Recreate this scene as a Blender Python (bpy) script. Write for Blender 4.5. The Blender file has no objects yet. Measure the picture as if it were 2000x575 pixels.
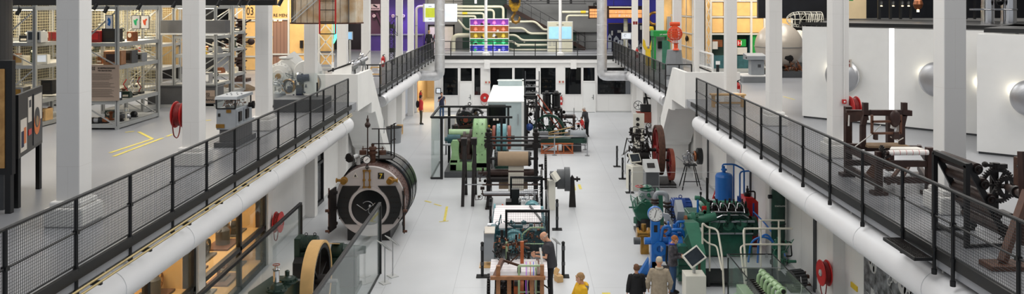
import bpy, math, random
from mathutils import Vector, Matrix, Euler
PI = math.pi
F, CX, CY, H = 1575.0, 1023.0, 4.0, 7.8      # focal length in px (2000 wide), principal lines, eye height
GZ = 4.0                                      # gallery floor level
def G(px, py, z=0.0):
    Y = F * (H - z) / (py - CY); return ((px - CX) * Y / F, Y, z)
def A(px, py, Y): return ((px - CX) * Y / F, Y, H - (py - CY) * Y / F)
def V(*a): return Vector(a if len(a) > 1 else a[0])
rnd = random.Random(7)
COL = bpy.context.scene.collection

# ------------------------------------------------------------ materials
def lin(h):
    h = h.lstrip('#'); c = [int(h[i:i+2], 16) / 255 for i in (0, 2, 4)]
    return [x / 12.92 if x <= .04045 else ((x + .055) / 1.055) ** 2.4 for x in c]
MATS = {}
def mk(name, hexc, rough=.5, metal=0.0, var=.12, scale=3.0, bump=0.0, hex2=None, coat=0.0, emit=0.0, spec=.5):
    m = bpy.data.materials.new(name); m.use_nodes = True
    nt = m.node_tree; b = nt.nodes['Principled BSDF']; L = nt.links.new
    c = lin(hexc); c2 = lin(hex2) if hex2 else [max(0, x * (1 - var)) for x in c]
    tc = nt.nodes.new('ShaderNodeTexCoord'); n = nt.nodes.new('ShaderNodeTexNoise')
    n.inputs['Scale'].default_value = scale; n.inputs['Detail'].default_value = 5
    L(tc.outputs['Object'], n.inputs['Vector'])
    r = nt.nodes.new('ShaderNodeValToRGB'); r.color_ramp.elements[0].position = .35; r.color_ramp.elements[1].position = .68
    r.color_ramp.elements[0].color = (*c2, 1); r.color_ramp.elements[1].color = (*c, 1)
    L(n.outputs['Fac'], r.inputs['Fac']); L(r.outputs['Color'], b.inputs['Base Color'])
    b.inputs['Roughness'].default_value = rough; b.inputs['Metallic'].default_value = metal
    b.inputs['Specular IOR Level'].default_value = spec
    b.inputs['Coat Weight'].default_value = coat
    if bump:
        bp = nt.nodes.new('ShaderNodeBump'); bp.inputs['Strength'].default_value = bump; bp.inputs['Distance'].default_value = .02
        n2 = nt.nodes.new('ShaderNodeTexNoise'); n2.inputs['Scale'].default_value = scale * 9; L(tc.outputs['Object'], n2.inputs['Vector'])
        L(n2.outputs['Fac'], bp.inputs['Height']); L(bp.outputs['Normal'], b.inputs['Normal'])
    if emit:
        L(r.outputs['Color'], b.inputs['Emission Color']); b.inputs['Emission Strength'].default_value = emit
    MATS[name] = m; return m
def glassmat(name, tint, alpha, rough=.02):
    m = bpy.data.materials.new(name); m.use_nodes = True; nt = m.node_tree; nt.nodes.clear(); L = nt.links.new
    o = nt.nodes.new('ShaderNodeOutputMaterial'); t = nt.nodes.new('ShaderNodeBsdfTransparent'); g = nt.nodes.new('ShaderNodeBsdfGlossy')
    d = nt.nodes.new('ShaderNodeBsdfDiffuse'); lw = nt.nodes.new('ShaderNodeLayerWeight'); lw.inputs['Blend'].default_value = .5
    pw = nt.nodes.new('ShaderNodeMath'); pw.operation = 'POWER'; pw.inputs[1].default_value = 3.5; L(lw.outputs['Facing'], pw.inputs[0])
    fr = nt.nodes.new('ShaderNodeMath'); fr.operation = 'MULTIPLY_ADD'; fr.inputs[1].default_value = .3; fr.inputs[2].default_value = .025; L(pw.outputs[0], fr.inputs[0])
    c = lin(tint); t.inputs['Color'].default_value = (*[1 - (1 - x) * .12 for x in c], 1); d.inputs['Color'].default_value = (*c, 1)
    g.inputs['Roughness'].default_value = rough
    a = nt.nodes.new('ShaderNodeMixShader'); a.inputs[0].default_value = alpha; b = nt.nodes.new('ShaderNodeMixShader')
    L(t.outputs[0], a.inputs[1]); L(d.outputs[0], a.inputs[2]); L(fr.outputs[0], b.inputs[0]); L(a.outputs[0], b.inputs[1]); L(g.outputs[0], b.inputs[2])
    L(b.outputs[0], o.inputs['Surface']); MATS[name] = m; return m
def stripemat(name, base, stripe, axis, freq, width, rough=.8, stripe2=None):
    """thin woven stripes across one object axis"""
    m = mk(name, base, rough); nt = m.node_tree; L = nt.links.new; b = nt.nodes['Principled BSDF']
    tc = nt.nodes.new('ShaderNodeTexCoord'); sp = nt.nodes.new('ShaderNodeSeparateXYZ'); L(tc.outputs['Object'], sp.inputs[0])
    mu = nt.nodes.new('ShaderNodeMath'); mu.operation = 'MULTIPLY'; mu.inputs[1].default_value = freq; L(sp.outputs['XYZ'.index(axis)], mu.inputs[0])
    fr = nt.nodes.new('ShaderNodeMath'); fr.operation = 'FRACT'; L(mu.outputs[0], fr.inputs[0])
    lt = nt.nodes.new('ShaderNodeMath'); lt.operation = 'LESS_THAN'; lt.inputs[1].default_value = width; L(fr.outputs[0], lt.inputs[0])
    mx = nt.nodes.new('ShaderNodeMix'); mx.data_type = 'RGBA'; L(lt.outputs[0], mx.inputs['Factor'])
    mx.inputs['A'].default_value = (*lin(base), 1); mx.inputs['B'].default_value = (*lin(stripe), 1)
    L(mx.outputs['Result'], b.inputs['Base Color']); return m
def facadecrack(name, base, line, bw, bh, mort, rough=.5, spec=.5, var=.06, plane='XY'):
    """painted surface with thin joints laid out in rectangular bays"""
    m = mk(name, base, rough, var=var, scale=.7, spec=spec); nt = m.node_tree; L = nt.links.new; b = nt.nodes['Principled BSDF']
    src = b.inputs['Base Color'].links[0].from_socket
    tc = nt.nodes.new('ShaderNodeTexCoord'); sp = nt.nodes.new('ShaderNodeSeparateXYZ'); cb = nt.nodes.new('ShaderNodeCombineXYZ')
    L(tc.outputs['Object'], sp.inputs[0]); L(sp.outputs['XYZ'.index(plane[0])], cb.inputs[0]); L(sp.outputs['XYZ'.index(plane[1])], cb.inputs[1])
    br = nt.nodes.new('ShaderNodeTexBrick'); L(cb.outputs[0], br.inputs['Vector'])
    br.offset = 0.5; br.inputs['Scale'].default_value = 1; br.inputs['Brick Width'].default_value = bw; br.inputs['Row Height'].default_value = bh
    br.inputs['Mortar Size'].default_value = mort; br.inputs['Mortar Smooth'].default_value = .1
    mx = nt.nodes.new('ShaderNodeMix'); mx.data_type = 'RGBA'; L(br.outputs['Fac'], mx.inputs['Factor']); L(src, mx.inputs['A'])
    mx.inputs['B'].default_value = (*lin(line), 1); L(mx.outputs['Result'], b.inputs['Base Color']); return m

facadecrack('floor_paint', 'cacccf', 'aeb0b4', 11, 1.9, .008, .38, plane='YX')
facadecrack('gallery_floor', '97999e', '8c8e93', 9, 3, .008, .35)
facadecrack('white_wall_x', 'ecebe9', 'd0cfcd', 2.4, 9, .008, .6, plane='YZ')
facadecrack('white_wall_y', 'f0efed', 'd8d7d5', 2.4, 9, .008, .6, plane='XZ')
facadecrack('column_white', 'e8e6e3', 'dcd9d5', 9, 1.25, .004, .55, var=.05, plane='XZ')
mk('white', 'efeeec', .5, var=.04); mk('white_gloss', 'f2f2f0', .3, var=.03); mk('stair_white', 'eeedea', .6, var=.06, scale=1)
mk('duct_white', 'e6e6e8', .42, var=.04, scale=1)
mk('silver', 'e2e2e4', .36, .65, .15, 4, .6); mk('steel', 'b9babd', .3, .9, .15); mk('chrome', 'e4e4e6', .12, 1, .05)
mk('black', '161719', .45, var=.3); mk('black_gloss', '0d0e11', .2, var=.2); mk('black_matt', '0c0c0e', .8, var=.2)
mk('iron', '262120', .42, .35, .4, 8, .3); mk('iron_brown', '3d2a24', .45, .3, .4, 8, .3); mk('rusty', '5c3a2a', .6, .2, .4, 9, .4)
mk('mesh_wire', '2a2c2e', .5, var=.1)
mk('rack_grey', 'a7a9a8', .45, .2, .1); mk('rack_dark', '5a5a5c', .5, var=.15); mk('rack_mesh', 'b8b092', .5, var=.1)
mk('grey', '8b8e91', .5, var=.1); mk('dgrey', '4b4d50', .5, var=.15); mk('lgrey', 'c2c3c2', .5, var=.08); mk('mach_grey', '999ea3', .42, var=.12)
mk('gray_teal', 'b3c2c4', .4, var=.08); mk('box_top', 'f3f6f4', .45, var=.03)
mk('green', '1d5d49', .32, var=.3, scale=6, coat=.3); mk('green_dark', '173f33', .4, var=.3, scale=6); mk('green_light', '93b985', .4, var=.2, scale=5)
mk('green_mid', '3e7a62', .35, var=.2); mk('green_pale', 'b2cfa2', .4, var=.15); mk('green_boiler', '22372f', .35, var=.2)
mk('teal', '5d949c', .4, var=.25, scale=5); mk('teal_dark', '34626b', .45, var=.3, scale=5)
mk('blue', '2371c4', .35, var=.2, scale=5); mk('blue_dark', '21458c', .35, var=.25, scale=5); mk('blue_tank', '2668b4', .35, var=.08)
mk('red', 'c32322', .4, var=.15); mk('red_dark', '8d2020', .45, var=.25); mk('red_rust', '93422c', .5, var=.3); mk('orange', 'e5552a', .45, var=.12)
mk('orange_rust', 'b9602f', .55, var=.25); mk('yellow', 'e9c62c', .5, var=.1); mk('yellow_paint', 'e3cf50', .55, var=.25, scale=8)
mk('brass', 'b98c46', .3, .8, .3, 8); mk('copper', 'a76a49', .35, .7, .3, 8); mk('gold_pipe', 'c7b27c', .4, .4, .2)
mk('wood', 'a8734a', .55, var=.3, scale=8); mk('wood_light', 'd9b077', .55, var=.15, scale=6); mk('wood_dark', '3a211b', .5, var=.35, scale=8)
mk('wood_mid', '6a4330', .55, var=.3, scale=8); mk('belt_tan', 'dfb476', .5, var=.1, scale=5); mk('wood_panel', 'e2b878', .6, var=.16, scale=2.2)
mk('cloth', 'e9e5df', .9, var=.06); mk('paper_roll', 'a58e74', .8, var=.12, scale=4); mk('web', 'c9c4b8', .8, var=.06); mk('rope', '9c8266', .9, var=.3)
stripemat('towel', 'ece7e8', 'b9a9b4', 'Y', 5.5, .09); stripemat('towel_red', 'efebe8', 'c96a6a', 'X', 8, .08)
stripemat('planks', 'd9d2c2', 'a3977c', 'X', 6, .05, .6); stripemat('curtain', '8a6a5c', '5d4238', 'X', 5, .12, .6); stripemat('corrug', '9a9c9e', '6d6f72', 'X', 9, .4, .5)
mk('rust_hull', 'd8d0be', .65, hex2='b5936a', scale=1.8, bump=.3)
mk('pale_shell', 'bdb6b4', .45, 0, .06); mk('shell_rivet', '5d443e', .5, .1, .2)
mk('cream', 'e4dfcf', .4, var=.05); mk('console_white', 'e3e0d4', .45, var=.04); mk('clear_plastic', 'd9dcda', .3)
mk('skin', 'd9a384', .55, var=.08); mk('hair_brown', '6e4a32', .8, var=.3, scale=20); mk('hair_grey', 'c9c3bd', .8, var=.15, scale=20); mk('hair_ginger', 'a9683a', .8, var=.3, scale=20); mk('hair_dark', '2c211c', .8, var=.3, scale=20); mk('hair_blond', 'b08a5c', .8, var=.3, scale=20)
mk('cl_red', 'cf2f30', .7, var=.15); mk('cl_navy', '252a44', .8, var=.2); mk('cl_pink', 'cf9aa2', .8); mk('cl_olive', '4f4a3c', .85, var=.2); mk('cl_black', '1b1b1e', .85, var=.25); mk('cl_char', '3d3d42', .85, var=.15)
mk('cl_tan', 'b3a48e', .95, var=.22, scale=14, bump=.6); mk('cl_jean', '2f4f76', .85, var=.2); mk('cl_yellow', 'e9b416', .7, var=.12); mk('cl_grey', '6b6c6e', .85, var=.15); mk('cl_camo', '25262c', .8, hex2='5a565c', scale=9); mk('cl_blue', '3d4fc0', .7); mk('cl_hat', 'cfc3ad', .95, var=.15, scale=20, bump=.6); mk('shoe', '1a1715', .6)
mk('screen_blue', '8fbfe8', .3, emit=.55); mk('screen_white', 'dfe6ee', .3, emit=.35); mk('screen_dark', '3a4148', .1, var=.4); mk('lime', 'c8d23a', .4, emit=.2)
mk('tube_light', 'fff3cf', .3, emit=6, var=0); mk('led', 'ffffff', .3, emit=3.0, var=0); mk('lamp_warm', 'ffd9a0', .3, emit=5, var=0); mk('neon', '3fd0d8', .3, hex2='67e04a', emit=2.0, scale=1)
mk('map_orange', 'd8a868', .6, hex2='b98a50', scale=7); mk('poster_cream', 'd8d0c4', .5, var=.1); mk('poster_orange', 'd9742f', .5); mk('poster_dark', '20242c', .4)
mk('info_taupe', '9c8a7c', .6, var=.04); mk('ink', '1d1a18', .7); mk('letter_white', 'f0efea', .5); mk('soil', '6b5740', .95, var=.4, scale=9, bump=1)
for n_, c_ in (('cube_purple', 'b060dd'), ('cube_orange', 'cf7a4c'), ('cube_yellow', 'a98f3e'), ('cube_green', '27a86a'), ('cube_blue', '3f49cc')): mk(n_, c_, .5, emit=.22, var=.1)
for n_, c_ in (('toy_pink', 'ee84d4'), ('toy_coral', 'f58e70'), ('toy_yellow', 'efcf4c'), ('toy_mint', '5cecac'), ('toy_blue', '8a90ff')): mk(n_, c_, .4, emit=.12, var=.05)
mk('purple_wall', '57418f', .6, var=.25, scale=.6); mk('maroon_wall', '5f4350', .6, var=.2, scale=.6); mk('blue_wall', '2a2ba8', .5, var=.4, scale=.4); mk('deepgreen_wall', '2f4a40', .6, var=.25, scale=.5)
mk('grey_wall', '7d7e7e', .7, var=.12, scale=.8); mk('dark_wall', '2b2a2a', .7, var=.3, scale=.8); mk('night', '14163a', .6, var=.4, scale=.6); mk('house_grey', '8f949e', .6, var=.1)
mk('beige', 'd9c39c', .6, var=.06); mk('vitrine_tan', 'c9a468', .7, var=.12, scale=1); mk('pipe_cream', 'c6c3ae', .4, var=.08)
mk('mural', '0f1012', .4, hex2='8f9296', scale=5); mk('booth', '1e9440', .4, var=.12); mk('crane_yellow', 'e8b01c', .45, hex2='3a2a14', scale=9)
mk('sphere_silver', 'cbc1b4', .3, .2, .08, 1); mk('dome_alu', 'c0c1c4', .35, .85, .06, 2); mk('sky_dark', '14161c', .3, var=.4)
stripemat('barrier_mesh_m', '3a3c3e', '3a3c3e', 'X', 5, .1)
glassmat('glass', 'cfe0de', .05); glassmat('glass_green', 'c4d8d4', .09); glassmat('glass_dark', '14171a', .45); glassmat('glass_warm', 'd8c8a0', .06)

# ------------------------------------------------------------ mesh builder
ORDER = []
class T:
    """a thing: an Empty at its base that parents its parts. Part vertices are world coordinates unless local=True"""
    def __init__(s, name, label, cat, loc=(0, 0, 0), rz=0.0, group=None, local=False, kind=None, rot=None):
        o = bpy.data.objects.new(name, None); COL.objects.link(o); o.location = loc
        o.rotation_euler = rot or (0, 0, rz); o.empty_display_size = .2
        s.o = o; s.off = Vector((0, 0, 0)) if local else Vector(loc)
        if label: o['label'] = label
        if cat: o['category'] = cat
        if group: o['group'] = group
        if kind: o['kind'] = kind
class MB:
    def __init__(s, name, mat, parent=None, label=None, cat=None, group=None, kind=None, loc=None, bev=0.0, local=False, rz=0.0, remesh=0.0, smooth_it=0):
        s.name, s.parent, s.label, s.cat, s.group, s.kind, s.bev, s.remesh, s.smooth_it = name, parent, label, cat, group, kind, bev, remesh, smooth_it
        s.v, s.f, s.sm, s.mi = [], [], [], []; s.mats = [mat]; s.cur = 0; s.rz = rz
        s.loc = Vector(loc) if loc else Vector((0, 0, 0)); s.local = local; s.o = None
        s.off = parent.off if parent is not None else (Vector((0, 0, 0)) if (local or not loc) else Vector(loc))
        ORDER.append(s)
    def mat(s, m):
        if m not in s.mats: s.mats.append(m)
        s.cur = s.mats.index(m); return s
    def add(s, vs, fs, sm=False):
        b = len(s.v); s.v += [tuple(v) for v in vs]
        for f in fs: s.f.append([b + i for i in f]); s.sm.append(sm); s.mi.append(s.cur)
        return s
    def box(s, x0, x1, y0, y1, z0, z1):
        x0, x1 = sorted((x0, x1)); y0, y1 = sorted((y0, y1)); z0, z1 = sorted((z0, z1))
        return s.add([(x, y, z) for z in (z0, z1) for y in (y0, y1) for x in (x0, x1)],
                     [(0, 2, 3, 1), (4, 5, 7, 6), (0, 1, 5, 4), (2, 6, 7, 3), (0, 4, 6, 2), (1, 3, 7, 5)])
    def bx(s, c, size, rot=(0, 0, 0)):
        R = Euler(rot).to_matrix(); c = Vector(c); a, b, d = [q / 2 for q in size]
        return s.add([c + R @ Vector((x, y, z)) for z in (-d, d) for y in (-b, b) for x in (-a, a)],
                     [(0, 2, 3, 1), (4, 5, 7, 6), (0, 1, 5, 4), (2, 6, 7, 3), (0, 4, 6, 2), (1, 3, 7, 5)])
    def beam(s, p0, p1, w=.05, h=None):
        p0, p1 = Vector(p0), Vector(p1); h = h or w; d = (p1 - p0)
        if d.length < 1e-6: return s
        d.normalize(); up = Vector((0, 0, 1)) if abs(d.z) < .95 else Vector((0, 1, 0))
        x = d.cross(up).normalized() * w / 2; y = x.cross(d).normalized() * h / 2
        vs = [p + a * x + b * y for p in (p0, p1) for a, b in ((-1, -1), (1, -1), (1, 1), (-1, 1))]
        return s.add(vs, [(0, 1, 2, 3), (7, 6, 5, 4), (0, 4, 5, 1), (1, 5, 6, 2), (2, 6, 7, 3), (3, 7, 4, 0)])
    def frames(s, d):
        d = Vector(d).normalized(); u = Vector((0, 0, 1)) if abs(d.z) < .9 else Vector((1, 0, 0))
        x = d.cross(u).normalized(); return x, x.cross(d).normalized()
    def lathe(s, p, axis, prof, n=20, caps=True, smooth=True):
        p = Vector(p); ax = {'x': Vector((1, 0, 0)), 'y': Vector((0, 1, 0)), 'z': Vector((0, 0, 1))}.get(axis, axis) if isinstance(axis, str) else Vector(axis).normalized()
        x, y = s.frames(ax); rings = [[p + ax * t + (x * math.cos(2 * PI * k / n) + y * math.sin(2 * PI * k / n)) * max(r, 1e-4) for k in range(n)] for t, r in prof]
        # every segment owns its ring vertices where the profile bends sharply
        for i in range(len(prof) - 1):
            a, b = rings[i], rings[i + 1]
            s.add(a + b, [(k, (k + 1) % n, n + (k + 1) % n, n + k) for k in range(n)], smooth)
        if caps:
            if prof[0][1] > .002: s.add(rings[0], [tuple(range(n))[::-1]])
            if prof[-1][1] > .002: s.add(rings[-1], [tuple(range(n))])
        return s
    def cyl(s, p0, p1, r, r1=None, n=16, caps=True):
        p0, p1 = Vector(p0), Vector(p1); d = p1 - p0
        return s.lathe(p0, d, [(0, r), (d.length, r if r1 is None else r1)], n, caps)
    def loftg(s, rings, caps=True, smooth=True):
        n = len(rings[0]); vs = [v for r in rings for v in r]; fs = []
        for i in range(len(rings) - 1):
            fs += [(i * n + k, i * n + (k + 1) % n, (i + 1) * n + (k + 1) % n, (i + 1) * n + k) for k in range(n)]
        s.add(vs, fs, smooth)
        if caps: s.add(rings[0], [tuple(range(n))[::-1]]); s.add(rings[-1], [tuple(range(n))])
        return s
    def tube(s, pts, r, n=8, caps=True, fillet=0.0, closed=False):
        pts = [Vector(p) for p in pts]
        if fillet:
            q = [pts[0]]
            for i in range(1, len(pts) - 1):
                a, b, c = pts[i - 1], pts[i], pts[i + 1]; u, w = (a - b), (c - b); f = min(fillet, u.length * .49, w.length * .49)
                u.normalize(); w.normalize()
                for k in range(5):
                    t = k / 4; q.append((1 - t) ** 2 * (b + u * f) + 2 * t * (1 - t) * b + t * t * (b + w * f))
            q.append(pts[-1]); pts = q
        rs = r if isinstance(r, (list, tuple)) else [r] * len(pts)
        N = len(pts); rings = []; x = None
        if len(rs) != N: q0 = rs; rs = [q0[min(int(i / (N - 1) * (len(q0) - 1)), len(q0) - 2)] * (1 - (i / (N - 1) * (len(q0) - 1)) % 1) + q0[min(int(i / (N - 1) * (len(q0) - 1)) + 1, len(q0) - 1)] * ((i / (N - 1) * (len(q0) - 1)) % 1) if i < N - 1 else q0[-1] for i in range(N)]
        for i in range(N):
            a = pts[(i - 1) % N] if (closed or i > 0) else pts[i]; b = pts[(i + 1) % N] if (closed or i < N - 1) else pts[i]
            d = (b - a); d = d.normalized() if d.length > 1e-7 else Vector((0, 0, 1))
            if x is None: x, y = s.frames(d)
            else:
                x = (x - d * x.dot(d)); x = x.normalized() if x.length > 1e-5 else s.frames(d)[0]
                y = x.cross(d).normalized()
            rings.append([pts[i] + (x * math.cos(2 * PI * k / n) + y * math.sin(2 * PI * k / n)) * rs[i] for k in range(n)])
        if closed: rings.append(rings[0]); return s.loftg(rings, False)
        return s.loftg(rings, caps)
    def torus(s, c, axis, R, r, n=28, m=8, a0=0, a1=2 * PI):
        c = Vector(c); ax = {'x': Vector((1, 0, 0)), 'y': Vector((0, 1, 0)), 'z': Vector((0, 0, 1))}[axis] if isinstance(axis, str) else Vector(axis)
        x, y = s.frames(ax); full = abs(a1 - a0 - 2 * PI) < 1e-3; k_ = n if full else n + 1
        return s.tube([c + (x * math.cos(a0 + (a1 - a0) * k / n) + y * math.sin(a0 + (a1 - a0) * k / n)) * R for k in range(k_)], r, m, closed=full)
    def sph(s, c, r, n=16, m=10, z0=-1.0, z1=1.0):
        r = (r, r, r) if isinstance(r, (int, float)) else r; c = Vector(c); rings = []
        t0, t1 = math.asin(z0), math.asin(z1)
        for i in range(m + 1):
            t = t0 + (t1 - t0) * i / m; rr = max(math.cos(t), 1e-3)
            rings.append([c + Vector((r[0] * rr * math.cos(2 * PI * k / n), r[1] * rr * math.sin(2 * PI * k / n), r[2] * math.sin(t))) for k in range(n)])
        return s.loftg(rings, True)
    def prism(s, poly, axis, a, b, smooth=False):
        """poly: 2-D outline; axis 'x' -> (y,z), 'y' -> (x,z), 'z' -> (x,y)"""
        def q(p, t): return {'x': (t, p[0], p[1]), 'y': (p[0], t, p[1]), 'z': (p[0], p[1], t)}[axis]
        n = len(poly); A_ = [q(p, a) for p in poly]; B_ = [q(p, b) for p in poly]
        s.add(A_ + B_, [(k, (k + 1) % n, n + (k + 1) % n, n + k) for k in range(n)], smooth)
        s.add(A_, [tuple(range(n))[::-1]]); return s.add(B_, [tuple(range(n))])
    def poly(s, pts): return s.add(pts, [tuple(range(len(pts)))])
    def annulus(s, c, axis, r0, r1, w, n=32):
        """solid ring with rectangular section, centred on c"""
        return s.lathe(Vector(c) - s.axv(axis) * w / 2, s.axv(axis), [(0, r0), (0, r1), (w, r1), (w, r0), (0, r0)], n, False)
    def axv(s, axis): return {'x': Vector((1, 0, 0)), 'y': Vector((0, 1, 0)), 'z': Vector((0, 0, 1))}[axis] if isinstance(axis, str) else Vector(axis).normalized()
    def wheel(s, c, axis, R, w, rim=.08, spokes=6, hub=None, sp=.04, n=36):
        c = Vector(c); ax = s.axv(axis); x, y = s.frames(ax); hub = hub or R * .16
        s.annulus(c, axis, R - rim, R, w, n); s.cyl(c - ax * w * .6, c + ax * w * .6, hub, n=14)
        for k in range(spokes):
            a = 2 * PI * k / spokes; d = x * math.cos(a) + y * math.sin(a); s.beam(c + d * hub * .8, c + d * (R - rim * .6), sp, sp)
        return s
    def gear(s, c, axis, R, w, teeth=32, th=.03, spokes=6, rim=.06, n=36):
        s.wheel(c, axis, R, w, rim, spokes, n=n); c = Vector(c); ax = s.axv(axis); x, y = s.frames(ax)
        for k in range(teeth):
            a = 2 * PI * k / teeth; d = x * math.cos(a) + y * math.sin(a); t_ = -x * math.sin(a) + y * math.cos(a)
            p = c + d * (R + th / 2); q = PI * R / teeth * .45
            vs = [p + d * i * th / 2 + t_ * j * q + ax * k_ * w / 2 for k_ in (-1, 1) for j in (-1, 1) for i in (-1, 1)]
            s.add(vs, [(0, 2, 3, 1), (4, 5, 7, 6), (0, 1, 5, 4), (2, 6, 7, 3), (0, 4, 6, 2), (1, 3, 7, 5)])
        return s
    def bolts(s, c, axis, R, n, r=.015, h=.02):
        c = Vector(c); ax = s.axv(axis); x, y = s.frames(ax)
        for k in range(n):
            a = 2 * PI * k / n; p = c + (x * math.cos(a) + y * math.sin(a)) * R; s.cyl(p, p + ax * h, r, n=6)
        return s
    def build(s):
        me = bpy.data.meshes.new(s.name)
        off = s.off
        me.from_pydata([(v[0] - off.x, v[1] - off.y, v[2] - off.z) for v in s.v], [], s.f)
        for m in s.mats: me.materials.append(MATS[m])
        me.polygons.foreach_set('use_smooth', s.sm); me.polygons.foreach_set('material_index', s.mi)
        me.validate(); me.update()
        o = bpy.data.objects.new(s.name, me); COL.objects.link(o); s.o = o
        if s.parent is not None: o.parent = s.parent.o
        else: o.location = s.loc; o.rotation_euler = (0, 0, s.rz)
        if s.label: o['label'] = s.label
        if s.cat: o['category'] = s.cat
        if s.group: o['group'] = s.group
        if s.kind: o['kind'] = s.kind
        if s.remesh:
            m = o.modifiers.new('fuse', 'REMESH'); m.mode = 'VOXEL'; m.voxel_size = s.remesh; m.use_smooth_shade = True
            if s.smooth_it: q = o.modifiers.new('soften', 'SMOOTH'); q.iterations = s.smooth_it; q.factor = .5
        if s.bev:
            m = o.modifiers.new('edge', 'BEVEL'); m.width = s.bev; m.segments = 2; m.limit_method = 'ANGLE'; m.angle_limit = .6
def _seg(fn):
    def w(s, *a, **k):
        top = not getattr(s, '_in', False)
        if top: s._in = True; s.segs = getattr(s, 'segs', []); s.segs.append(len(s.f))
        try: return fn(s, *a, **k)
        finally:
            if top: s._in = False
    return w
for _n in ('add', 'box', 'bx', 'beam', 'lathe', 'cyl', 'loftg', 'tube', 'torus', 'sph', 'prism', 'poly', 'annulus', 'wheel', 'gear', 'bolts'): setattr(MB, _n, _seg(getattr(MB, _n)))
PLURAL = {'legs': 'leg', 'uprights': 'upright', 'rods': 'rod', 'levers': 'lever', 'balls': 'ball', 'deck_legs': 'leg', 'steel_legs': 'leg', 'hood_posts': 'hood_post', 'treadles': 'treadle', 'flange': 'flange',
          'pipes': 'pipe', 'meters': 'meter', 'skids': 'skid', 'bearing_blocks': 'bearing_block', 'tie_rods': 'tie_rod', 'pulley_blocks': 'pulley_block', 'lit_boxes': 'lit_box', 'rods_': 'rod', 'branch': 'branch', 'brace': 'brace', 'baluster': 'baluster',
          'uprights_': 'upright', 'cords': 'cord', 'hose': 'hose', 'injector_pipe': 'injector_pipe', 'cross_shaft': 'cross_shaft', 'ladder_rung': 'ladder_rung', 'hanger': 'hanger', 'valves': 'valve', 'joint_band': 'joint_band', 'rails': 'rail', 'wedges': 'wedge', 'foot': 'foot', 'cap': 'cap', 'side_rail': 'side_rail'}
KEEP = ('text_lines', 'small_text', 'plank_seams', 'printed_shapes', 'parts', 'lid_bolts', 'footer_text', 'stored_parts', 'body', 'jacket', 'shirt', 'trousers', 'hair', 'wire_mesh', 'wire_back')
def pieces(s):
    seg = getattr(s, 'segs', [])
    if len(seg) < 2 or s.remesh or s.kind == 'stuff' or s.name in KEEP or any(m.parent is s for m in ORDER) or s.cat: return None
    bounds = list(zip(seg, seg[1:] + [len(s.f)])); bb = []
    for a, b in bounds:
        vs = [s.v[i] for f in s.f[a:b] for i in f]
        if not vs: bb.append(None); continue
        bb.append(([min(v[k] for v in vs) for k in range(3)], [max(v[k] for v in vs) for k in range(3)]))
    idx = [i for i in range(len(bounds)) if bb[i]]; par = {i: i for i in idx}
    def find(i):
        while par[i] != i: i = par[i]
        return i
    each = s.name in PLURAL
    if len(idx) > 90: return None
    for q, i in enumerate(idx):
        for j in idx[q + 1:]:
            g = math.sqrt(sum(max(0, bb[i][0][k] - bb[j][1][k], bb[j][0][k] - bb[i][1][k]) ** 2 for k in range(3)))
            sz = max(max(b_[1][k] - b_[0][k] for k in range(3)) for b_ in (bb[i], bb[j]))
            if g <= (.004 if each else max(.02, .45 * sz)): par[find(i)] = find(j)
    out = {}
    for i in idx: out.setdefault(find(i), []).append(bounds[i])
    return list(out.values()) if 1 < len(out) <= 24 else None
def P(t, name, mat, label=None, **k): return MB(name, mat, t, label, **k)
def O(name, mat, label, cat, loc=None, group=None, **k): return MB(name, mat, None, label, cat, group, loc=loc, **k)
def S(name, mat, parent=None, **k): return MB(name, mat, parent, kind=None if parent is not None else 'structure', **k)
def flush():
    for m in ORDER:
        if m.o is not None or not m.v: continue
        pc = pieces(m) if m.parent is not None else None
        if pc is None: m.build(); continue
        for grp in pc:
            c = MB.__new__(MB); c.__dict__.update(m.__dict__); c.name = PLURAL.get(m.name, m.name); c.v, c.f, c.sm, c.mi = [], [], [], []; mp = {}
            for a, b in grp:
                for k in range(a, b):
                    c.f.append([mp.setdefault(i, len(mp)) for i in m.f[k]]); c.sm.append(m.sm[k]); c.mi.append(m.mi[k])
            inv = sorted(mp, key=mp.get); c.v = [m.v[i] for i in inv]; c.build()
        m.o = c.o
    ORDER.clear()
def kids(o): return [c for c in bpy.data.objects if c.parent == o]
def dup(t, loc, rz=None, label=None, group=None):
    """copy a built thing with its parts and sub-parts"""
    flush(); src = t.o if hasattr(t, 'o') else t
    def cp(o, par):
        c = o.copy(); COL.objects.link(c)
        if par is not None: c.parent = par
        for ch in kids(o): cp(ch, c)
        return c
    c = cp(src, None); c.location = loc
    if rz is not None: c.rotation_euler = (0, 0, rz)
    if label: c['label'] = label
    if group: c['group'] = group
    return c
def text(parent, name, s, mat, loc, size, rot=(PI / 2, 0, 0), align='LEFT', label=None, ext=.004, cat=None, sx=1.0):
    """lettering as a mesh child (loc in world coordinates)"""
    flush(); cu = bpy.data.curves.new('tmp', 'FONT'); cu.body = s; cu.size = size; cu.extrude = ext; cu.align_x = align; cu.resolution_u = 2
    to = bpy.data.objects.new('tmp', cu); me = bpy.data.meshes.new_from_object(to); me.name = name; bpy.data.objects.remove(to)
    me.materials.clear(); me.materials.append(MATS[mat]); o = bpy.data.objects.new(name, me); COL.objects.link(o)
    off = parent.off if parent is not None else Vector((0, 0, 0)); o.rotation_euler = rot; o.location = Vector(loc) - off; o.scale = (sx, 1, 1)
    if parent is not None: o.parent = parent.o
    if label: o['label'] = label
    return o
def light(name, kind, loc, energy, size=1.0, size_y=None, rot=(0, 0, 0), color=(1, 1, 1), spot=None, blend=.5):
    d = bpy.data.lights.new(name, kind); d.energy = energy; d.color = color
    if kind == 'AREA':
        d.size = size
        if size_y: d.shape = 'RECTANGLE'; d.size_y = size_y
    else: d.shadow_soft_size = size
    if kind == 'SPOT': d.spot_size = spot; d.spot_blend = blend
    o = bpy.data.objects.new(name, d); COL.objects.link(o); o.location = loc; o.rotation_euler = rot; return o
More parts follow.
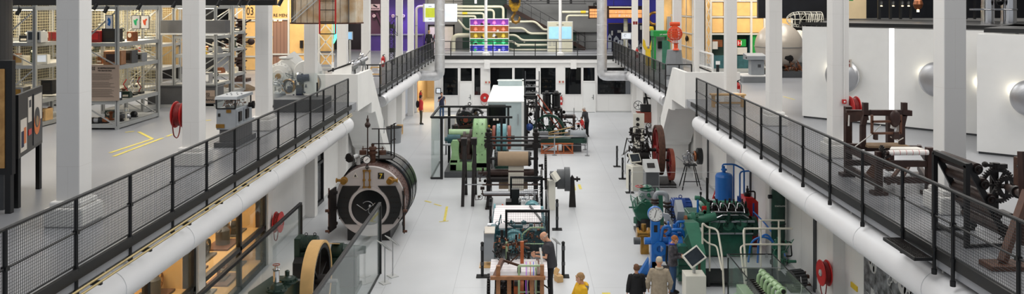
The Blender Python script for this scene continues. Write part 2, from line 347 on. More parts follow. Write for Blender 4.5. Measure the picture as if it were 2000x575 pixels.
ORD = ['nearest', 'second', 'third', 'fourth', 'fifth', 'sixth', 'seventh', 'eighth', 'ninth', 'tenth', 'eleventh', 'twelfth']
# ============================================================ SETTING
S('floor', 'floor_paint').box(-8.2, 8.2, 4, 64, -.2, 0)
for sgn, nm in ((-1, 'left'), (1, 'right')):
    y1 = 30.7 if sgn < 0 else 31.6
    m = S('floor_' + nm, 'gallery_floor')
    a, b = (-24, -7.7) if sgn < 0 else (7.7, 24)
    m.box(a, b, 4, 72, 3.72, 4.0)
    a, b = (-7.7, -6.36) if sgn < 0 else (6.36, 7.7)
    m.box(a, b, 4, y1, 3.72, 4.0); m.box(a, b, 35.6, 56.9, 3.72, 4.0)
    # black steel edge channel under the railing, with its flange
    m = S('trim_%d' % (1 if sgn < 0 else 2), 'black')
    for ya, yb in ((4, y1 - 1.1), (35.6, 56.9)):
        m.box(sgn * 6.31, sgn * 6.36, ya, yb, 3.86, 4.02)
    m = S('trim_%d' % (3 if sgn < 0 else 4), 'white')     # beam that carries the slab edge
    for ya, yb in ((4, y1), (35.6, 56.9)): m.box(sgn * 6.9, sgn * 7.1, ya, yb, 3.35, 3.72)
S('floor_back', 'gallery_floor').box(-7.7, 7.7, 56.9, 72, 3.72, 4.0)
S('trim_5', 'black').box(-6.3, 6.3, 56.82, 56.9, 3.76, 4.02)
S('trim_6', 'white').box(-7.85, 7.85, 56.86, 57.0, 3.5, 3.76)
S('ceiling', 'grey_wall').box(-24, 24, 6, 72, 13.4, 13.6)
S('gallery_ceiling', 'dark_wall').box(-12, 12, 62, 72, 9.5, 9.7)
# side walls of the hall at ground level
W = S('wall_left', 'white_wall_x')
W.box(-8.05, -7.9, 4, 14, 0, 3.72)
W.box(-8.05, -7.9, 24.25, 29.2, 0, 3.72); W.box(-8.05, -7.9, 31.6, 53.8, 0, 3.72)
W.box(-8.05, -7.9, 53.8, 56.9, 2.35, 3.72)
for ya, yb in ((14.2, 18.8), (19.15, 24.0)): W.box(-7.95, -7.62, ya, yb, 3.1, 3.72)
W = S('wall_right', 'white_wall_x'); W.box(7.85, 8.0, 4, 57, 0, 3.72)
S('trim_7', 'dgrey').box(7.79, 7.85, 21.6, 21.72, 0, 3.3).box(7.79, 7.85, 34.2, 34.3, 0, 3.3).box(7.79, 7.85, 27.8, 27.85, 0, 3.3)
S('baseboard_right', 'lgrey').box(7.82, 7.86, 4, 57, 0, .1)
S('baseboard_left', 'lgrey').box(-7.9, -7.87, 24.3, 29.1, 0, .1).box(-7.9, -7.87, 31.7, 53.7, 0, .1)
# back wall under the gallery
wins = [(-5.74, -4.62, 1.21, 3.17), (-4.51, -3.63, 2.17, 3.17), (-3.53, -3.02, 1.21, 3.17), (-2.41, -.78, .9, 3.19), (-.69, .89, .9, 3.19),
        (1.15, 2.29, 1.27, 3.19), (2.89, 4.09, 1.27, 3.2), (4.17, 5.05, 2.22, 3.2), (5.17, 7.59, 1.27, 3.2)]
W = S('wall_back', 'white_wall_y'); x = -6.33
W.box(-7.9, -6.33, 57, 57.15, 2.4, 3.5).box(-7.9, -7.55, 57, 57.15, 0, 2.4)
for x0, x1, z0, z1 in wins:
    W.box(x, x0, 57, 57.15, 0, 3.5); x = x1
    W.box(x0, x1, 57, 57.15, z1, 3.5)
    if z0 > 2: continue
    W.box(x0, x1, 57, 57.15, 0, z0)
W.box(x, 7.85, 57, 57.15, 0, 3.5)
for i, (x0, x1, z0, z1) in enumerate(wins):
    w = S('window_%d' % (i + 1), 'white')
    for a in (x0, x1 - .04): w.box(a, a + .04, 56.96, 57.1, z0, z1)
    w.box(x0, x1, 56.96, 57.1, z0 - .04, z0).box(x0, x1, 56.96, 57.1, z1 - .04, z1)
    P(w, 'pane', 'glass_dark').box(x0 + .04, x1 - .04, 57.04, 57.06, z0, z1 - .04)
for i, (x0, x1) in enumerate(((-4.51, -3.63), (4.17, 5.05))):
    d = S('door_%d' % (i + 1), 'white_gloss', bev=.01); d.box(x0 + .02, x1 - .02, 56.95, 57.05, .02, 2.12)
    P(d, 'door_handle', 'black').cyl((x1 - .14, 56.95, 1.05), (x1 - .14, 56.9, 1.05), .015).box(x1 - .26, x1 - .12, 56.89, 56.91, 1.035, 1.065).box(x1 - .16, x1 - .12, 56.94, 56.955, .9, 1.25)
    P(d, 'door_frame', 'white').box(x0 - .05, x0 + .02, 56.93, 57.06, 0, 2.2).box(x1 - .02, x1 + .05, 56.93, 57.06, 0, 2.2).box(x0, x1, 56.93, 57.06, 2.12, 2.2)
S('baseboard_back', 'lgrey').box(-6.33, -4.6, 56.96, 57, 0, .1).box(-3.58, 4.1, 56.96, 57, 0, .1).box(5.1, 7.85, 56.96, 57, 0, .1)
# workshop behind the glass
S('workshop_wall', 'dark_wall').box(-6.2, 7.85, 63, 63.2, 0, 3.7).box(-6.25, -6.1, 57.15, 63, 0, 3.7)
# corridor behind the passage at the far left
S('corridor_wall', 'beige').box(-8.0, -7.9, 57.15, 66, 0, 3.5).box(-6.33, -6.26, 57.15, 66, 0, 3.5).box(-8, -6.2, 66, 66.1, 0, 3.5)
S('door_3', 'wood').box(-7.88, -7.84, 58.6, 59.7, 0, 2.1)
S('corridor_floor', 'beige').box(-8, -6.2, 57.0, 66, .0, .01)
# black glazing between two columns on the left wall
w = S('window_10', 'black'); 
for y in (29.3, 30.45, 31.5): w.box(-7.95, -7.83, y, y + .09, 0, 3.72)
w.box(-7.95, -7.83, 29.3, 31.6, 0, .12).box(-7.95, -7.83, 29.3, 31.6, 1.55, 1.65).box(-7.95, -7.83, 29.3, 31.6, 3.1, 3.2)
P(w, 'pane', 'glass_dark').box(-7.9, -7.88, 29.38, 31.5, .12, 3.72)
S('store_wall', 'grey_wall').box(-9.6, -9.5, 29, 32, 0, 3.7)
# lit display cases set into the left wall
VS = {}
for i, (ya, yb, ym) in enumerate(((14.15, 18.75, 16.4), (19.2, 23.85, 21.75))):
    w = S('window_%d' % (11 + i), 'black')
    X0, X1 = -7.74, -7.62
    for y in (ya, ym - .06, yb - .12): w.box(X0, X1, y, y + .12, 0, 3.1)
    for z0, z1 in ((0, .14), (1.08, 1.2), (3.02, 3.1)): w.box(X0, X1, ya, yb, z0, z1)
    P(w, 'pane', 'glass_warm').box(-7.69, -7.68, ya + .1, yb - .1, .12, 3.05)
    c = S('display_case_wall', 'vitrine_tan')
    c.box(-9.6, -9.5, ya, yb, 0, 3.1).box(-9.5, -7.75, ya - .06, ya, 0, 3.1).box(-9.5, -7.75, yb, yb + .06, 0, 3.1).box(-9.5, -7.75, ya, yb, 3.05, 3.1)
    c.box(-9.5, -7.75, ya, yb, 0, .16).box(-9.1, -7.75, ya, yb, 1.06, 1.12)
    VS[i] = (ya, yb)
    for k, z in enumerate((2.98, .98)):
        light('case_light', 'AREA', (-8.5, (ya + yb) / 2, z), 85 if k == 0 else 42, .5, yb - ya - .6, color=(1, .87, .68))

# dark rear walls of the galleries
S('gallery_wall_left', 'dark_wall').box(-24.2, -24, 10, 72, 4, 13.4)
S('gallery_wall_right', 'grey_wall').box(24, 24.2, 10, 72, 4, 13.4)
seg = [(-24, -15.7, 'dark_wall', 'far_left'), (-15.7, -12.4, 'dark_wall', 'dark_bay'), (-12.4, -11.05, 'maroon_wall', 'maroon_bay'), (-11.05, -7.9, 'purple_wall', 'purple_bay'),
       (-7.9, -4.9, 'grey_wall', 'left_bay'), (-4.9, 4.2, 'deepgreen_wall', 'green_bay'), (4.2, 6.2, 'grey_wall', 'right_bay'), (6.2, 12.0, 'blue_wall', 'blue_bay'), (12.0, 24, 'dark_wall', 'far_right')]
for a, b, mt, nm in seg: S(nm + '_wall', mt).box(a, b, 64.5, 64.7, 4, 13.4)

# ------------------------------------------------------------ columns
def column(x, y, label, group):
    t = T('column', label, 'column', (x, y, 0), group=group)
    P(t, 'shaft', 'column_white', bev=.015).box(x - .2, x + .2, y - .2, y + .2, 0, 13.4)
    P(t, 'gallery_plinth', 'column_white', bev=.03).box(x - .33, x + .33, y - .36, y + .33, 4.0, 4.32).box(x - .27, x + .27, y - .29, y + .27, 4.32, 4.42)
    return t
LY = [13.9, 18.95, 24.05, 29.35, 34.5, 39.6, 45, 50.2, 55.3]; RY = [14.68, 19.9, 25.0, 30.25, 35.7, 40.8, 45.9, 51.2, 56.3]
for side, ys in ((-1, LY), (1, RY)):
    for i, y in enumerate(ys):
        sd = 'left' if side < 0 else 'right'
        column(side * 7.75, y, 'white square concrete column in the %s gallery row, %s' % (sd, ['nearest to the camera', 'second from the camera', 'third from the camera', 'fourth from the camera, beside the stair head', 'fifth from the camera, just past the stair', 'sixth from the camera', 'seventh from the camera', 'eighth from the camera', 'the farthest one'][i]), 'columns in the %s gallery row' % sd)
for x, nm in ((-2.7, 'left, behind the coloured light cabinet'), (2.6, 'right, in front of the screen cabinet')):
    t = T('pole', 'slim white steel pole on the back gallery, ' + nm, 'pole', (x, 57.5, 4)); P(t, 'shaft', 'white_gloss').cyl((x, 57.5, 4.1), (x, 57.5, 9.6), .11)
    P(t, 'base', 'white_gloss').lathe((x, 57.5, 4.0), 'z', [(0, .32), (.12, .3), (.22, .16)], 8, smooth=False)
S('trim_16', 'black').box(-6.5, -6.47, 4, 29.6, 3.66, 3.86)  # black strip paints the shaded gap between left slab edge and duct
S('trim_17', 'white').box(6.47, 6.5, 4, 30, 3.66, 3.86)
# concrete corbels that carry the back gallery
for x in (-3.6 + 1.02, 3.5): S('trim_%d' % (8 + (x > 0)), 'white').box(x - .2, x + .2, 56.6, 57, 3.1, 3.7)

# ------------------------------------------------------------ railings
def railing(name, label, pts_y, X, post_z=3.72, mesh=True, group='black gallery railings'):
    s = 1 if X > 0 else -1
    t = T(name, label, 'railing', (X, pts_y[0], 4.0), group=group)
    P(t, 'top_rail', 'black').tube([(X, pts_y[0], 5.02), (X, pts_y[-1], 5.02)], .027, 8)
    P(t, 'mid_rail', 'black').tube([(X, pts_y[0], 4.53), (X, pts_y[-1], 4.53)], .017, 8)
    for y in pts_y:
        P(t, 'post', 'black').tube([(X, y, 3.68), (X, y, 5.03)], .03, 8).cyl((X, y, 3.62), (X, y, 3.7), .042, n=8).cyl((X, y, 3.98), (X, y, 4.03), .045, n=8).box(X - .035, X + .035, y - .035, y + .035, 4.5, 4.56)
    if mesh:
        for a, b in zip(pts_y[:-1], pts_y[1:]):
            m = P(t, 'wire_mesh', 'mesh_wire'); x = X - s * -.02; n = int((b - a - .08) / .042)
            for k in range(n + 1):
                y = a + .04 + (b - a - .08) * k / n; m.beam((x, y, 4.06), (x, y, 4.98), .0042)
            for k in range(23): m.beam((x, a + .03, 4.06 + .0418 * k), (x, b - .03, 4.06 + .0418 * k), .0042)
            m.beam((x, a, 4.05), (x, b, 4.05), .02); 
    return t
yl = [6.73 + 1.57 * k for k in range(14)] + [29.15]
railing('railing', 'black mesh railing along the near left gallery edge', yl, -6.35)
yr = [7.13 + 1.57 * k for k in range(4)] + [12.38, 13.42] + [15.0 + 1.6 * k for k in range(10)]
railing('railing', 'black mesh railing along the near right gallery edge', yr, 6.3)
railing('railing', 'black mesh railing along the far left gallery edge, beyond the stair', [35.6 + 1.63 * k for k in range(14)], -6.35)
railing('railing', 'black mesh railing along the far right gallery edge, beyond the stair', [35.8 + 1.62 * k for k in range(14)], 6.3)
t = T('railing', 'black two-bar railing along the back gallery edge', 'railing', (0, 56.95, 4), group='black gallery railings')
P(t, 'top_rail', 'black').tube([(-6.35, 56.9, 5.02), (6.3, 56.9, 5.02)], .03); P(t, 'mid_rail', 'black').tube([(-6.35, 56.9, 4.5), (6.3, 56.9, 4.5)], .02); P(t, 'toe_rail', 'black').tube([(-6.35, 56.9, 4.15), (6.3, 56.9, 4.15)], .015)
for k in range(9):
    x = -5.05 + 1.49 * k - .1
    P(t, 'post', 'black').beam((x, 56.9, 3.8), (x, 56.9, 5.02), .06)
for s_, Y in ((-1, 35.6), (1, 35.8)):
    t = T('railing', 'short black railing across the head of the %s stair' % ('left' if s_ < 0 else 'right'), 'railing', (s_ * 6.35, Y, 4), group='black gallery railings')
    P(t, 'top_rail', 'black').tube([(s_ * 6.35, Y, 5.02), (s_ * 7.45, Y, 5.02)], .027); P(t, 'mid_rail', 'black').tube([(s_ * 6.35, Y, 4.53), (s_ * 7.45, Y, 4.53)], .017)
    for x in (6.9, 7.45): P(t, 'post', 'black').tube([(s_ * x, Y, 4), (s_ * x, Y, 5.03)], .03)
# brass-coloured conduits clipped along the left edge channel
t = T('conduit', 'pair of brass-coloured conduits along the left gallery edge', 'conduit', (-6.25, 6, 3.7))
for dx, dz in ((0, 0), (.03, -.06)): P(t, 'pipe', 'gold_pipe').tube([(-6.18 + dx, 5, 3.79 + dz), (-6.18 + dx, 28.9, 3.79 + dz)], .018, 6)
for k in range(14): P(t, 'bracket', 'black').box(-6.3, -6.14, 7.0 + 1.57 * k, 7.05 + 1.57 * k, 3.68, 3.74)
t = T('service_platform', 'small grated step fixed outside the right gallery railing', 'platform', (6.1, 12.9, 3.78))
g = P(t, 'grating', 'iron'); 
for k in range(9): g.beam((6.02 + .03 * k, 12.38, 3.86), (6.02 + .03 * k, 13.42, 3.86), .008, .03)
for k in range(18): g.beam((6.02, 12.4 + .06 * k, 3.86), (6.28, 12.4 + .06 * k, 3.86), .006, .02)
P(t, 'frame', 'black').beam((6.0, 12.36, 3.85), (6.0, 13.44, 3.85), .03, .05).beam((6.0, 12.38, 3.85), (6.3, 12.38, 3.85), .03, .05).beam((6.0, 13.42, 3.85), (6.3, 13.42, 3.85), .03, .05)

# ------------------------------------------------------------ concrete stairs
def stair(sg, Y0, label):
    t = T('staircase', label, 'staircase', (sg * 6.9, Y0, 0), group='white stairs between hall and gallery')
    q = lambda pr: [(y + Y0, z) for y, z in pr]
    P(t, 'side_wall', 'stair_white').prism(q([(0, 5.05), (2.7, 5.02), (7.35, .97), (8.4, 0), (6.4, 0), (6.3, 1.1), (5.7, 1.35), (3.6, 3.16), (2.8, 3.2), (2.8, 3.65), (0, 3.65)]), 'x', sg * 6.3, sg * 6.44)
    P(t, 'flight', 'stair_white').prism(q([(2.8, 3.65), (4.2, 3.65), (8.1, .17), (8.4, 0), (6.4, 0), (6.3, 1.1), (5.7, 1.35), (5.62, 1.48), (3.6, 3.22), (2.8, 3.25)]), 'x', sg * 6.44, sg * 7.72)
    P(t, 'landing', 'stair_white').box(sg * 6.44, sg * 7.72, Y0, Y0 + 2.8, 3.66, 3.98)
    P(t, 'front_wall', 'stair_white').box(sg * 6.44, sg * 8.45, Y0, Y0 + .15, 3.66, 5.05)
    st = P(t, 'steps', 'grey')
    for k in range(13): st.box(sg * 6.45, sg * 7.7, Y0 + 4.2 + .3 * k, Y0 + 4.5 + .3 * k, 3.6 - .27 * (k + 1), 3.62 - .27 * k + .05)
    P(t, 'handrail', 'grey').tube([(sg * 6.27, Y0 + 5.6, 1.9), (sg * 6.27, Y0 + 5.6, 2.5)], .015)
stair(-1, 30.6, 'white concrete stair with solid parapet descending at the left gallery')
stair(1, 31.5, 'white concrete stair with solid parapet descending at the right gallery')

# ------------------------------------------------------------ air ducts
def duct(sg, y1):
    nm = 'left' if sg < 0 else 'right'; X, Z, R = sg * 6.5, 3.3, .295
    t = T('air_duct', 'long white air duct under the near %s gallery edge' % nm, 'duct', (X, 5, Z), group='white air ducts')
    d = P(t, 'tube', 'duct_white'); d.lathe((X, 5, Z), 'y', [(0, R), (y1 - 5.15, R), (y1 - 5.05, R * .93), (y1 - 5, R * .8)], 32)
    for k in range(9):
        y = 7.4 + 2.6 * k
        if y < y1 - .5: P(t, 'joint_ring', 'duct_white').torus((X, y, Z), 'y', R + .002, .008, 32, 6)
    for k in range(6): P(t, 'hanger', 'white').beam((X, 9 + 3.5 * k, Z + R), (X, 9 + 3.5 * k, 3.72), .02)
    t = T('air_duct', 'white and silver air duct rising at the far %s corner' % nm, 'duct', (X, 36.5, Z), group='silver-ended air ducts')
    xe = sg * (5.13 if sg < 0 else 4.77)
    P(t, 'tube', 'duct_white').lathe((X, 36.9, Z), 'y', [(0, R), (11.1, R)], 28)
    P(t, 'cuff', 'silver').lathe((X, 36.55, Z), 'y', [(0, R * .85), (.05, R * .97), (.4, R * 1.03)], 28)
    P(t, 'elbow', 'silver').tube([(X, 47.9, Z), (X, 49.0, Z), (X, 49.2, Z), (X * .5 + xe * .5, 49.2, Z), (xe, 49.2, Z), (xe, 49.2, Z + .6), (xe, 49.2, Z + 1.2)], R * 1.04, 24, fillet=.55)
    P(t, 'riser', 'silver').cyl((xe, 49.2, Z + 1.15), (xe, 49.2, 12.5), R * 1.04, n=28)
    for k in range(7): P(t, 'joint_ring', 'silver').torus((xe, 49.2, Z + 1.3 + .9 * k), 'z', R * 1.05, .015, 28, 6)
duct(-1, 29.6); duct(1, 29.9)

# ------------------------------------------------------------ light
for y, e in ((14, 680), (27, 680), (40, 760), (53, 1050)): light('skylight', 'AREA', (0, y, 13.2), e, 9, 9, color=(1, .995, .975))
for sg in (-1, 1):
    for y in (16, 28, 40, 52):
        light('gallery_fill', 'AREA', (sg * 13.5, y, 12.8), 720, 6, 9, color=(1, .96, .9))  # added fill light to brighten the side galleries, no real fitting
light('back_gallery_fill', 'AREA', (0, 60, 9.2), 360, 12, 2, color=(1, .95, .88))  # added fill that lifts the back gallery, not a real lamp
light('workshop_lamp', 'AREA', (2, 60, 3.5), 25, 8, .4, color=(1, .97, .9))
light('corridor_lamp', 'AREA', (-7.1, 61, 3.3), 120, 1, 5, color=(1, .9, .7))
wd = bpy.data.worlds.new('world'); bpy.context.scene.world = wd; wd.use_nodes = True
nt = wd.node_tree; bg = nt.nodes['Background']; bg.inputs['Color'].default_value = (.9, .94, 1, 1); bg.inputs['Strength'].default_value = .32
cam = bpy.data.cameras.new('camera'); co = bpy.data.objects.new('camera', cam); COL.objects.link(co)
co.location = (0, 0, H); co.rotation_euler = (PI / 2, 0, 0); cam.sensor_fit = 'HORIZONTAL'; cam.sensor_width = 36; cam.lens = F / 2000 * 36
cam.shift_x = -(CX - 1000) / 2000; cam.shift_y = -(287.5 - CY) / 2000; cam.clip_end = 200
sc = bpy.context.scene; sc.camera = co; sc.view_settings.view_transform = 'Standard'; sc.view_settings.look = 'None'; sc.view_settings.gamma = 1; sc.view_settings.use_curve_mapping = False
sc.view_settings.exposure = 0.24
# ============================================================ HALL, LEFT AND SMALL FITTINGS
def hose_reel(c, axis, label, R=.3, w=.16, wall=1, hose=True):
    """round red hose reel; axis 'x' or 'y'; wall = side of the wall it hangs on"""
    c = Vector(c); t = T('fire_hose_reel', label, 'hose reel', c, group=None)
    ax = Vector((1, 0, 0)) if axis == 'x' else Vector((0, 1, 0))
    P(t, 'drum', 'red_dark').cyl(c - ax * w * .45, c + ax * w * .45, R * .82, n=28)
    P(t, 'rim', 'red').annulus(c - ax * w * .5, axis, R * .3, R, .02, 32).annulus(c + ax * w * .5, axis, R * .3, R, .02, 32).torus(c - ax * w * .5, axis, R, .014, 32, 6).torus(c + ax * w * .5, axis, R, .014, 32, 6)
    P(t, 'hub', 'lgrey').cyl(c - ax * (w * .5 + .03), c + ax * (w * .5 + .03), R * .26, n=18).cyl(c - ax * (w * .5 + .05), c + ax * (w * .5 + .05), R * .1, n=12)
    h = P(t, 'hose', 'red_dark')
    for k in range(4): h.torus(c + ax * (-.05 + .033 * k), axis, R * .84, .016, 28, 6)
    if hose:
        y = s_ = Vector((0, -1, 0)) if axis == 'x' else Vector((-1, 0, 0))
        o = c - ax * w * .3
        h.tube([o + y * R * .8, o + y * R * .95 + Vector((0, 0, -R * .6)), o + y * R * .7 + Vector((0, 0, -R * 1.6)), o + Vector((0, 0, -R * 1.9)), o - y * R * .4 + Vector((0, 0, -R * 1.4)), o - y * R * .5 + Vector((0, 0, -R * .9))], .014, 6, fillet=.1)
    P(t, 'bracket', 'dgrey').beam(c, c + ax * wall * (w * .5 + .12), .05)
    return t
hose_reel((-7.4, 24.3, 1.16), 'x', 'red fire hose reel hanging on the left hall column behind the display cases', wall=-1)
hose_reel((7.36, 19.75, 1.16), 'x', 'red fire hose reel on the right hall column beside a yellow notice')
hose_reel((-2.75, 56.85, 1.05), 'y', 'red fire hose reel on the back wall between door and white cabinet', R=.3, w=.12)
hose_reel((-8.12, 19.05, 5.14), 'x', 'red fire hose reel on the second left gallery column', R=.3, w=.2)
hose_reel((7.95 + .12, 19.75, 5.2), 'x', 'red fire hose reel on the right gallery column beside the wooden loom', R=.28, wall=-1, hose=False)
def extinguisher(c, label):
    c = Vector(c); t = T('fire_extinguisher', label, 'fire extinguisher', c)
    P(t, 'cylinder', 'red').lathe(c, 'z', [(0, .09), (.02, .1), (.48, .1), (.56, .05), (.6, .03)], 14)
    P(t, 'valve', 'black').cyl(c + V(0, 0, .58), c + V(0, 0, .66), .03, n=8).beam(c + V(0, 0, .66), c + V(.1, -.05, .7), .03)
    P(t, 'hose', 'black').tube([c + V(.02, 0, .62), c + V(.14, -.02, .5), c + V(.12, -.02, .2)], .012, 6, fillet=.06)
    P(t, 'label_plate', 'white').box(c.x - .05, c.x + .05, c.y - .105, c.y - .095, c.z + .2, c.z + .35)
extinguisher((2.63, 56.8, .55), 'small red fire extinguisher on the white back wall')
extinguisher((-7.25, 56.6, .9), 'small red fire extinguisher beside the lit corridor opening')
extinguisher((7.2, 51.3, 4.25), 'red fire extinguisher against a slim right gallery column near the black mesh railing')
extinguisher((8.12, 30.6, 4.15), 'red fire extinguisher behind the white stair-head column, right gallery')
extinguisher((-7.8, 44.7, 4.2), 'red fire extinguisher at a left gallery column near the purple exhibits')
def post(x, y, h, label, group='black barrier posts', r=.045):
    t = T('barrier_post', label, 'post', (x, y, 0), group=group)
    P(t, 'shaft', 'black').cyl((x, y, .02), (x, y, h), r, n=10).sph((x, y, h), r * 1.15, 10, 6)
    P(t, 'foot', 'black_matt', bev=.005).box(x - .17, x + .17, y - .14, y + .14, 0, .025)
    P(t, 'belt_clip', 'dgrey').box(x - .05, x + .05, y - .06, y - .03, h * .8, h * .92).box(x - .05, x + .05, y - .06, y - .03, h * .35, h * .45)
for (px, pb, pt, lb) in ((942, 541, 476, 'black barrier post left of the operated loom'), (1100, 541, 475, 'black barrier post right of the bald man'),
                         (958, 449, 390, 'black barrier post left of the striped cloth loom'), (1088, 449, 392, 'black barrier post right of the striped cloth loom'),
                         (1205, 326, 287, 'thin black post left of the tilted sign, right of the hall'), (1216, 350, 310, 'thin black post in front of the silver sign stand'),
                         (1230, 377, 333, 'thin black post left of the white screen kiosk by the red wheels')):
    g = G(px, pb); post(g[0], g[1], 7.8 - (pt - CY) * g[1] / F, lb)
def sign_stand(x, y, h, label, w=.3, d=.42, tilt=-.75, yaw=.5, face='screen_dark'):
    t = T('sign_stand', label, 'sign', (x, y, 0), rz=yaw, local=True)
    P(t, 'pole', 'steel').cyl((0, 0, .02), (0, 0, h), .016, n=8)
    P(t, 'foot', 'lgrey').box(-.14, .14, -.12, .12, 0, .02)
    P(t, 'panel', 'lgrey').bx((0, -.02, h + .02), (w, d, .02), (tilt, 0, 0))
    R = Euler((tilt, 0, 0)).to_matrix(); pp = P(t, 'printed_face', face)
    for k in range(2): pp.bx(Vector((0, -.02, h + .02)) + R @ V(0, -d * .24 + k * d * .48, .014), (w * .86, d * .42, .006), (tilt, 0, 0))
sign_stand(-3.85, 22.35, 1.02, 'grey tilted sign on a steel pole right of the glass wall, nearer of two', yaw=-.9)
sign_stand(-3.72, 22.9, 1.0, 'grey tilted sign on a steel pole right of the glass wall, farther of two', yaw=-.9)
sign_stand(4.6, 36.6, .95, 'silver tilted sign on a pole between thin black posts, right hall floor', yaw=.9)
sign_stand(.93, 22.85, 1.0, 'slim sign pole with a dark tilted plate right of the bald man', w=.14, d=.3, yaw=-.9)

# floor tape
def tape(label, segs, z=0.0):
    m = O('floor_marking', 'yellow_paint', label, 'floor marking', loc=(*segs[0][0][:2], z), group='yellow floor markings')
    for a, b, w in segs:
        a, b = Vector((*a[:2], 0)), Vector((*b[:2], 0)); d = (b - a).normalized(); n = V(-d.y, d.x, 0) * w / 2
        m.add([(p.x, p.y, z + h) for h in (.003, .006) for p in (a - n, a + n, b + n, b - n)], [(4, 5, 6, 7), (0, 1, 5, 4), (1, 2, 6, 5), (2, 3, 7, 6), (3, 0, 4, 7)])
g = lambda x, y: G(x, y); g4 = lambda x, y: G(x, y, 4)
tape('yellow angled tape line on the hall floor left of the looms', [(g(873, 404), g(868, 432), .09), (g(858, 434), g(876, 432), .07), (g(830, 393), g(842, 396), .1), (g(848, 399), g(862, 403), .08)])
tape('yellow tape patches on the hall floor right of the stepped pulley', [(g(1119, 360), g(1122, 372), .14), (g(1131, 361), g(1134, 370), .12)])
tape('short yellow tape patch on the hall floor behind the woman in yellow', [(g(1176, 574), g(1192, 574), .12)])
tape('long double yellow line on the left gallery floor', [(g4(215, 299), g4(298, 272), .09), (g4(222, 306), g4(318, 270), .09), (g4(298, 272), g4(271, 258), .09), (g4(326, 267), g4(336, 263), .08)], 4.0)
tape('faded yellow line on the left gallery floor behind the grey console', [(g4(402, 236), g4(412, 235), .1), (g4(245, 259), g4(262, 257), .08)], 4.0)
tape('faint yellow line on the right gallery floor below the silver sphere', [(g4(1530, 189), g4(1552, 195), .07)], 4.0)

# ------------------------------------------------------------ boiler
Yb = 26.3; bc = V(-5.01, Yb, 1.30)
t = T('steam_boiler', 'large round riveted steam boiler with pale front plate and open doors', 'boiler', (-5.01, 27.4, 0))
P(t, 'shell', 'shell_rivet').lathe(bc + V(0, .03, 0), 'y', [(0, 1.14), (.1, 1.155), (.8, 1.155)], 56).bolts(bc + V(0, .25, 0), 'y', 1.165, 60, .014, .03).bolts(bc + V(0, .6, 0), 'y', 1.165, 60, .014, .03)
P(t, 'cladding', 'black_gloss').lathe(bc + V(0, .8, 0), 'y', [(0, 1.16), (.03, 1.23), (1.5, 1.23), (1.55, 1.18)], 56)
P(t, 'cladding_band', 'black_gloss').lathe(bc + V(0, 1.15, 0), 'y', [(0, 1.22), (0, 1.245), (.06, 1.245), (.06, 1.22)], 56, caps=False).lathe(bc + V(0, 1.9, 0), 'y', [(0, 1.22), (0, 1.245), (.1, 1.245), (.1, 1.22)], 56, caps=False)
fp = P(t, 'front_plate', 'pale_shell'); fp.lathe(bc - V(0, .05, 0), 'y', [(0, 1.1), (0, 1.13), (.03, 1.145), (.1, 1.145)], 56); fp.bolts(bc - V(0, .05, 0), 'y', 1.1, 44, .012, -.015)
oc = V(-5.03, Yb - .05, 1.11)
P(t, 'flue_opening', 'black_gloss').cyl(oc + V(0, .01, 0), oc - V(0, .02, 0), .575, n=40).torus(oc - V(0, .02, 0), 'y', .57, .018, 40, 6)  # solid black disc paints the dark inside of the flue
f2 = P(t, 'flue_pipes', 'steel'); f2.torus(oc - V(.05, .03, 0), 'y', .2, .012, 24, 6, .3, 2.4).torus(oc - V(-.12, .03, .1), 'y', .14, .01, 20, 6, 2, 4.5).tube([oc + V(-.4, -.03, .1), oc + V(-.1, -.04, -.1), oc + V(.2, -.04, .15)], .012, 6)
f2.sph(oc + V(.02, -.03, .05), .05, 8, 6)
R_ = P(t, 'flue_ring', 'pale_shell'); R_.annulus(oc + V(0, -.02, 0), 'y', .575, .66, .05, 40)
def arcp(c, r, a0, a1, n=10): return [(c[0] + r * math.cos(a0 + (a1 - a0) * k / n), c[1] + r * math.sin(a0 + (a1 - a0) * k / n)) for k in range(n + 1)]
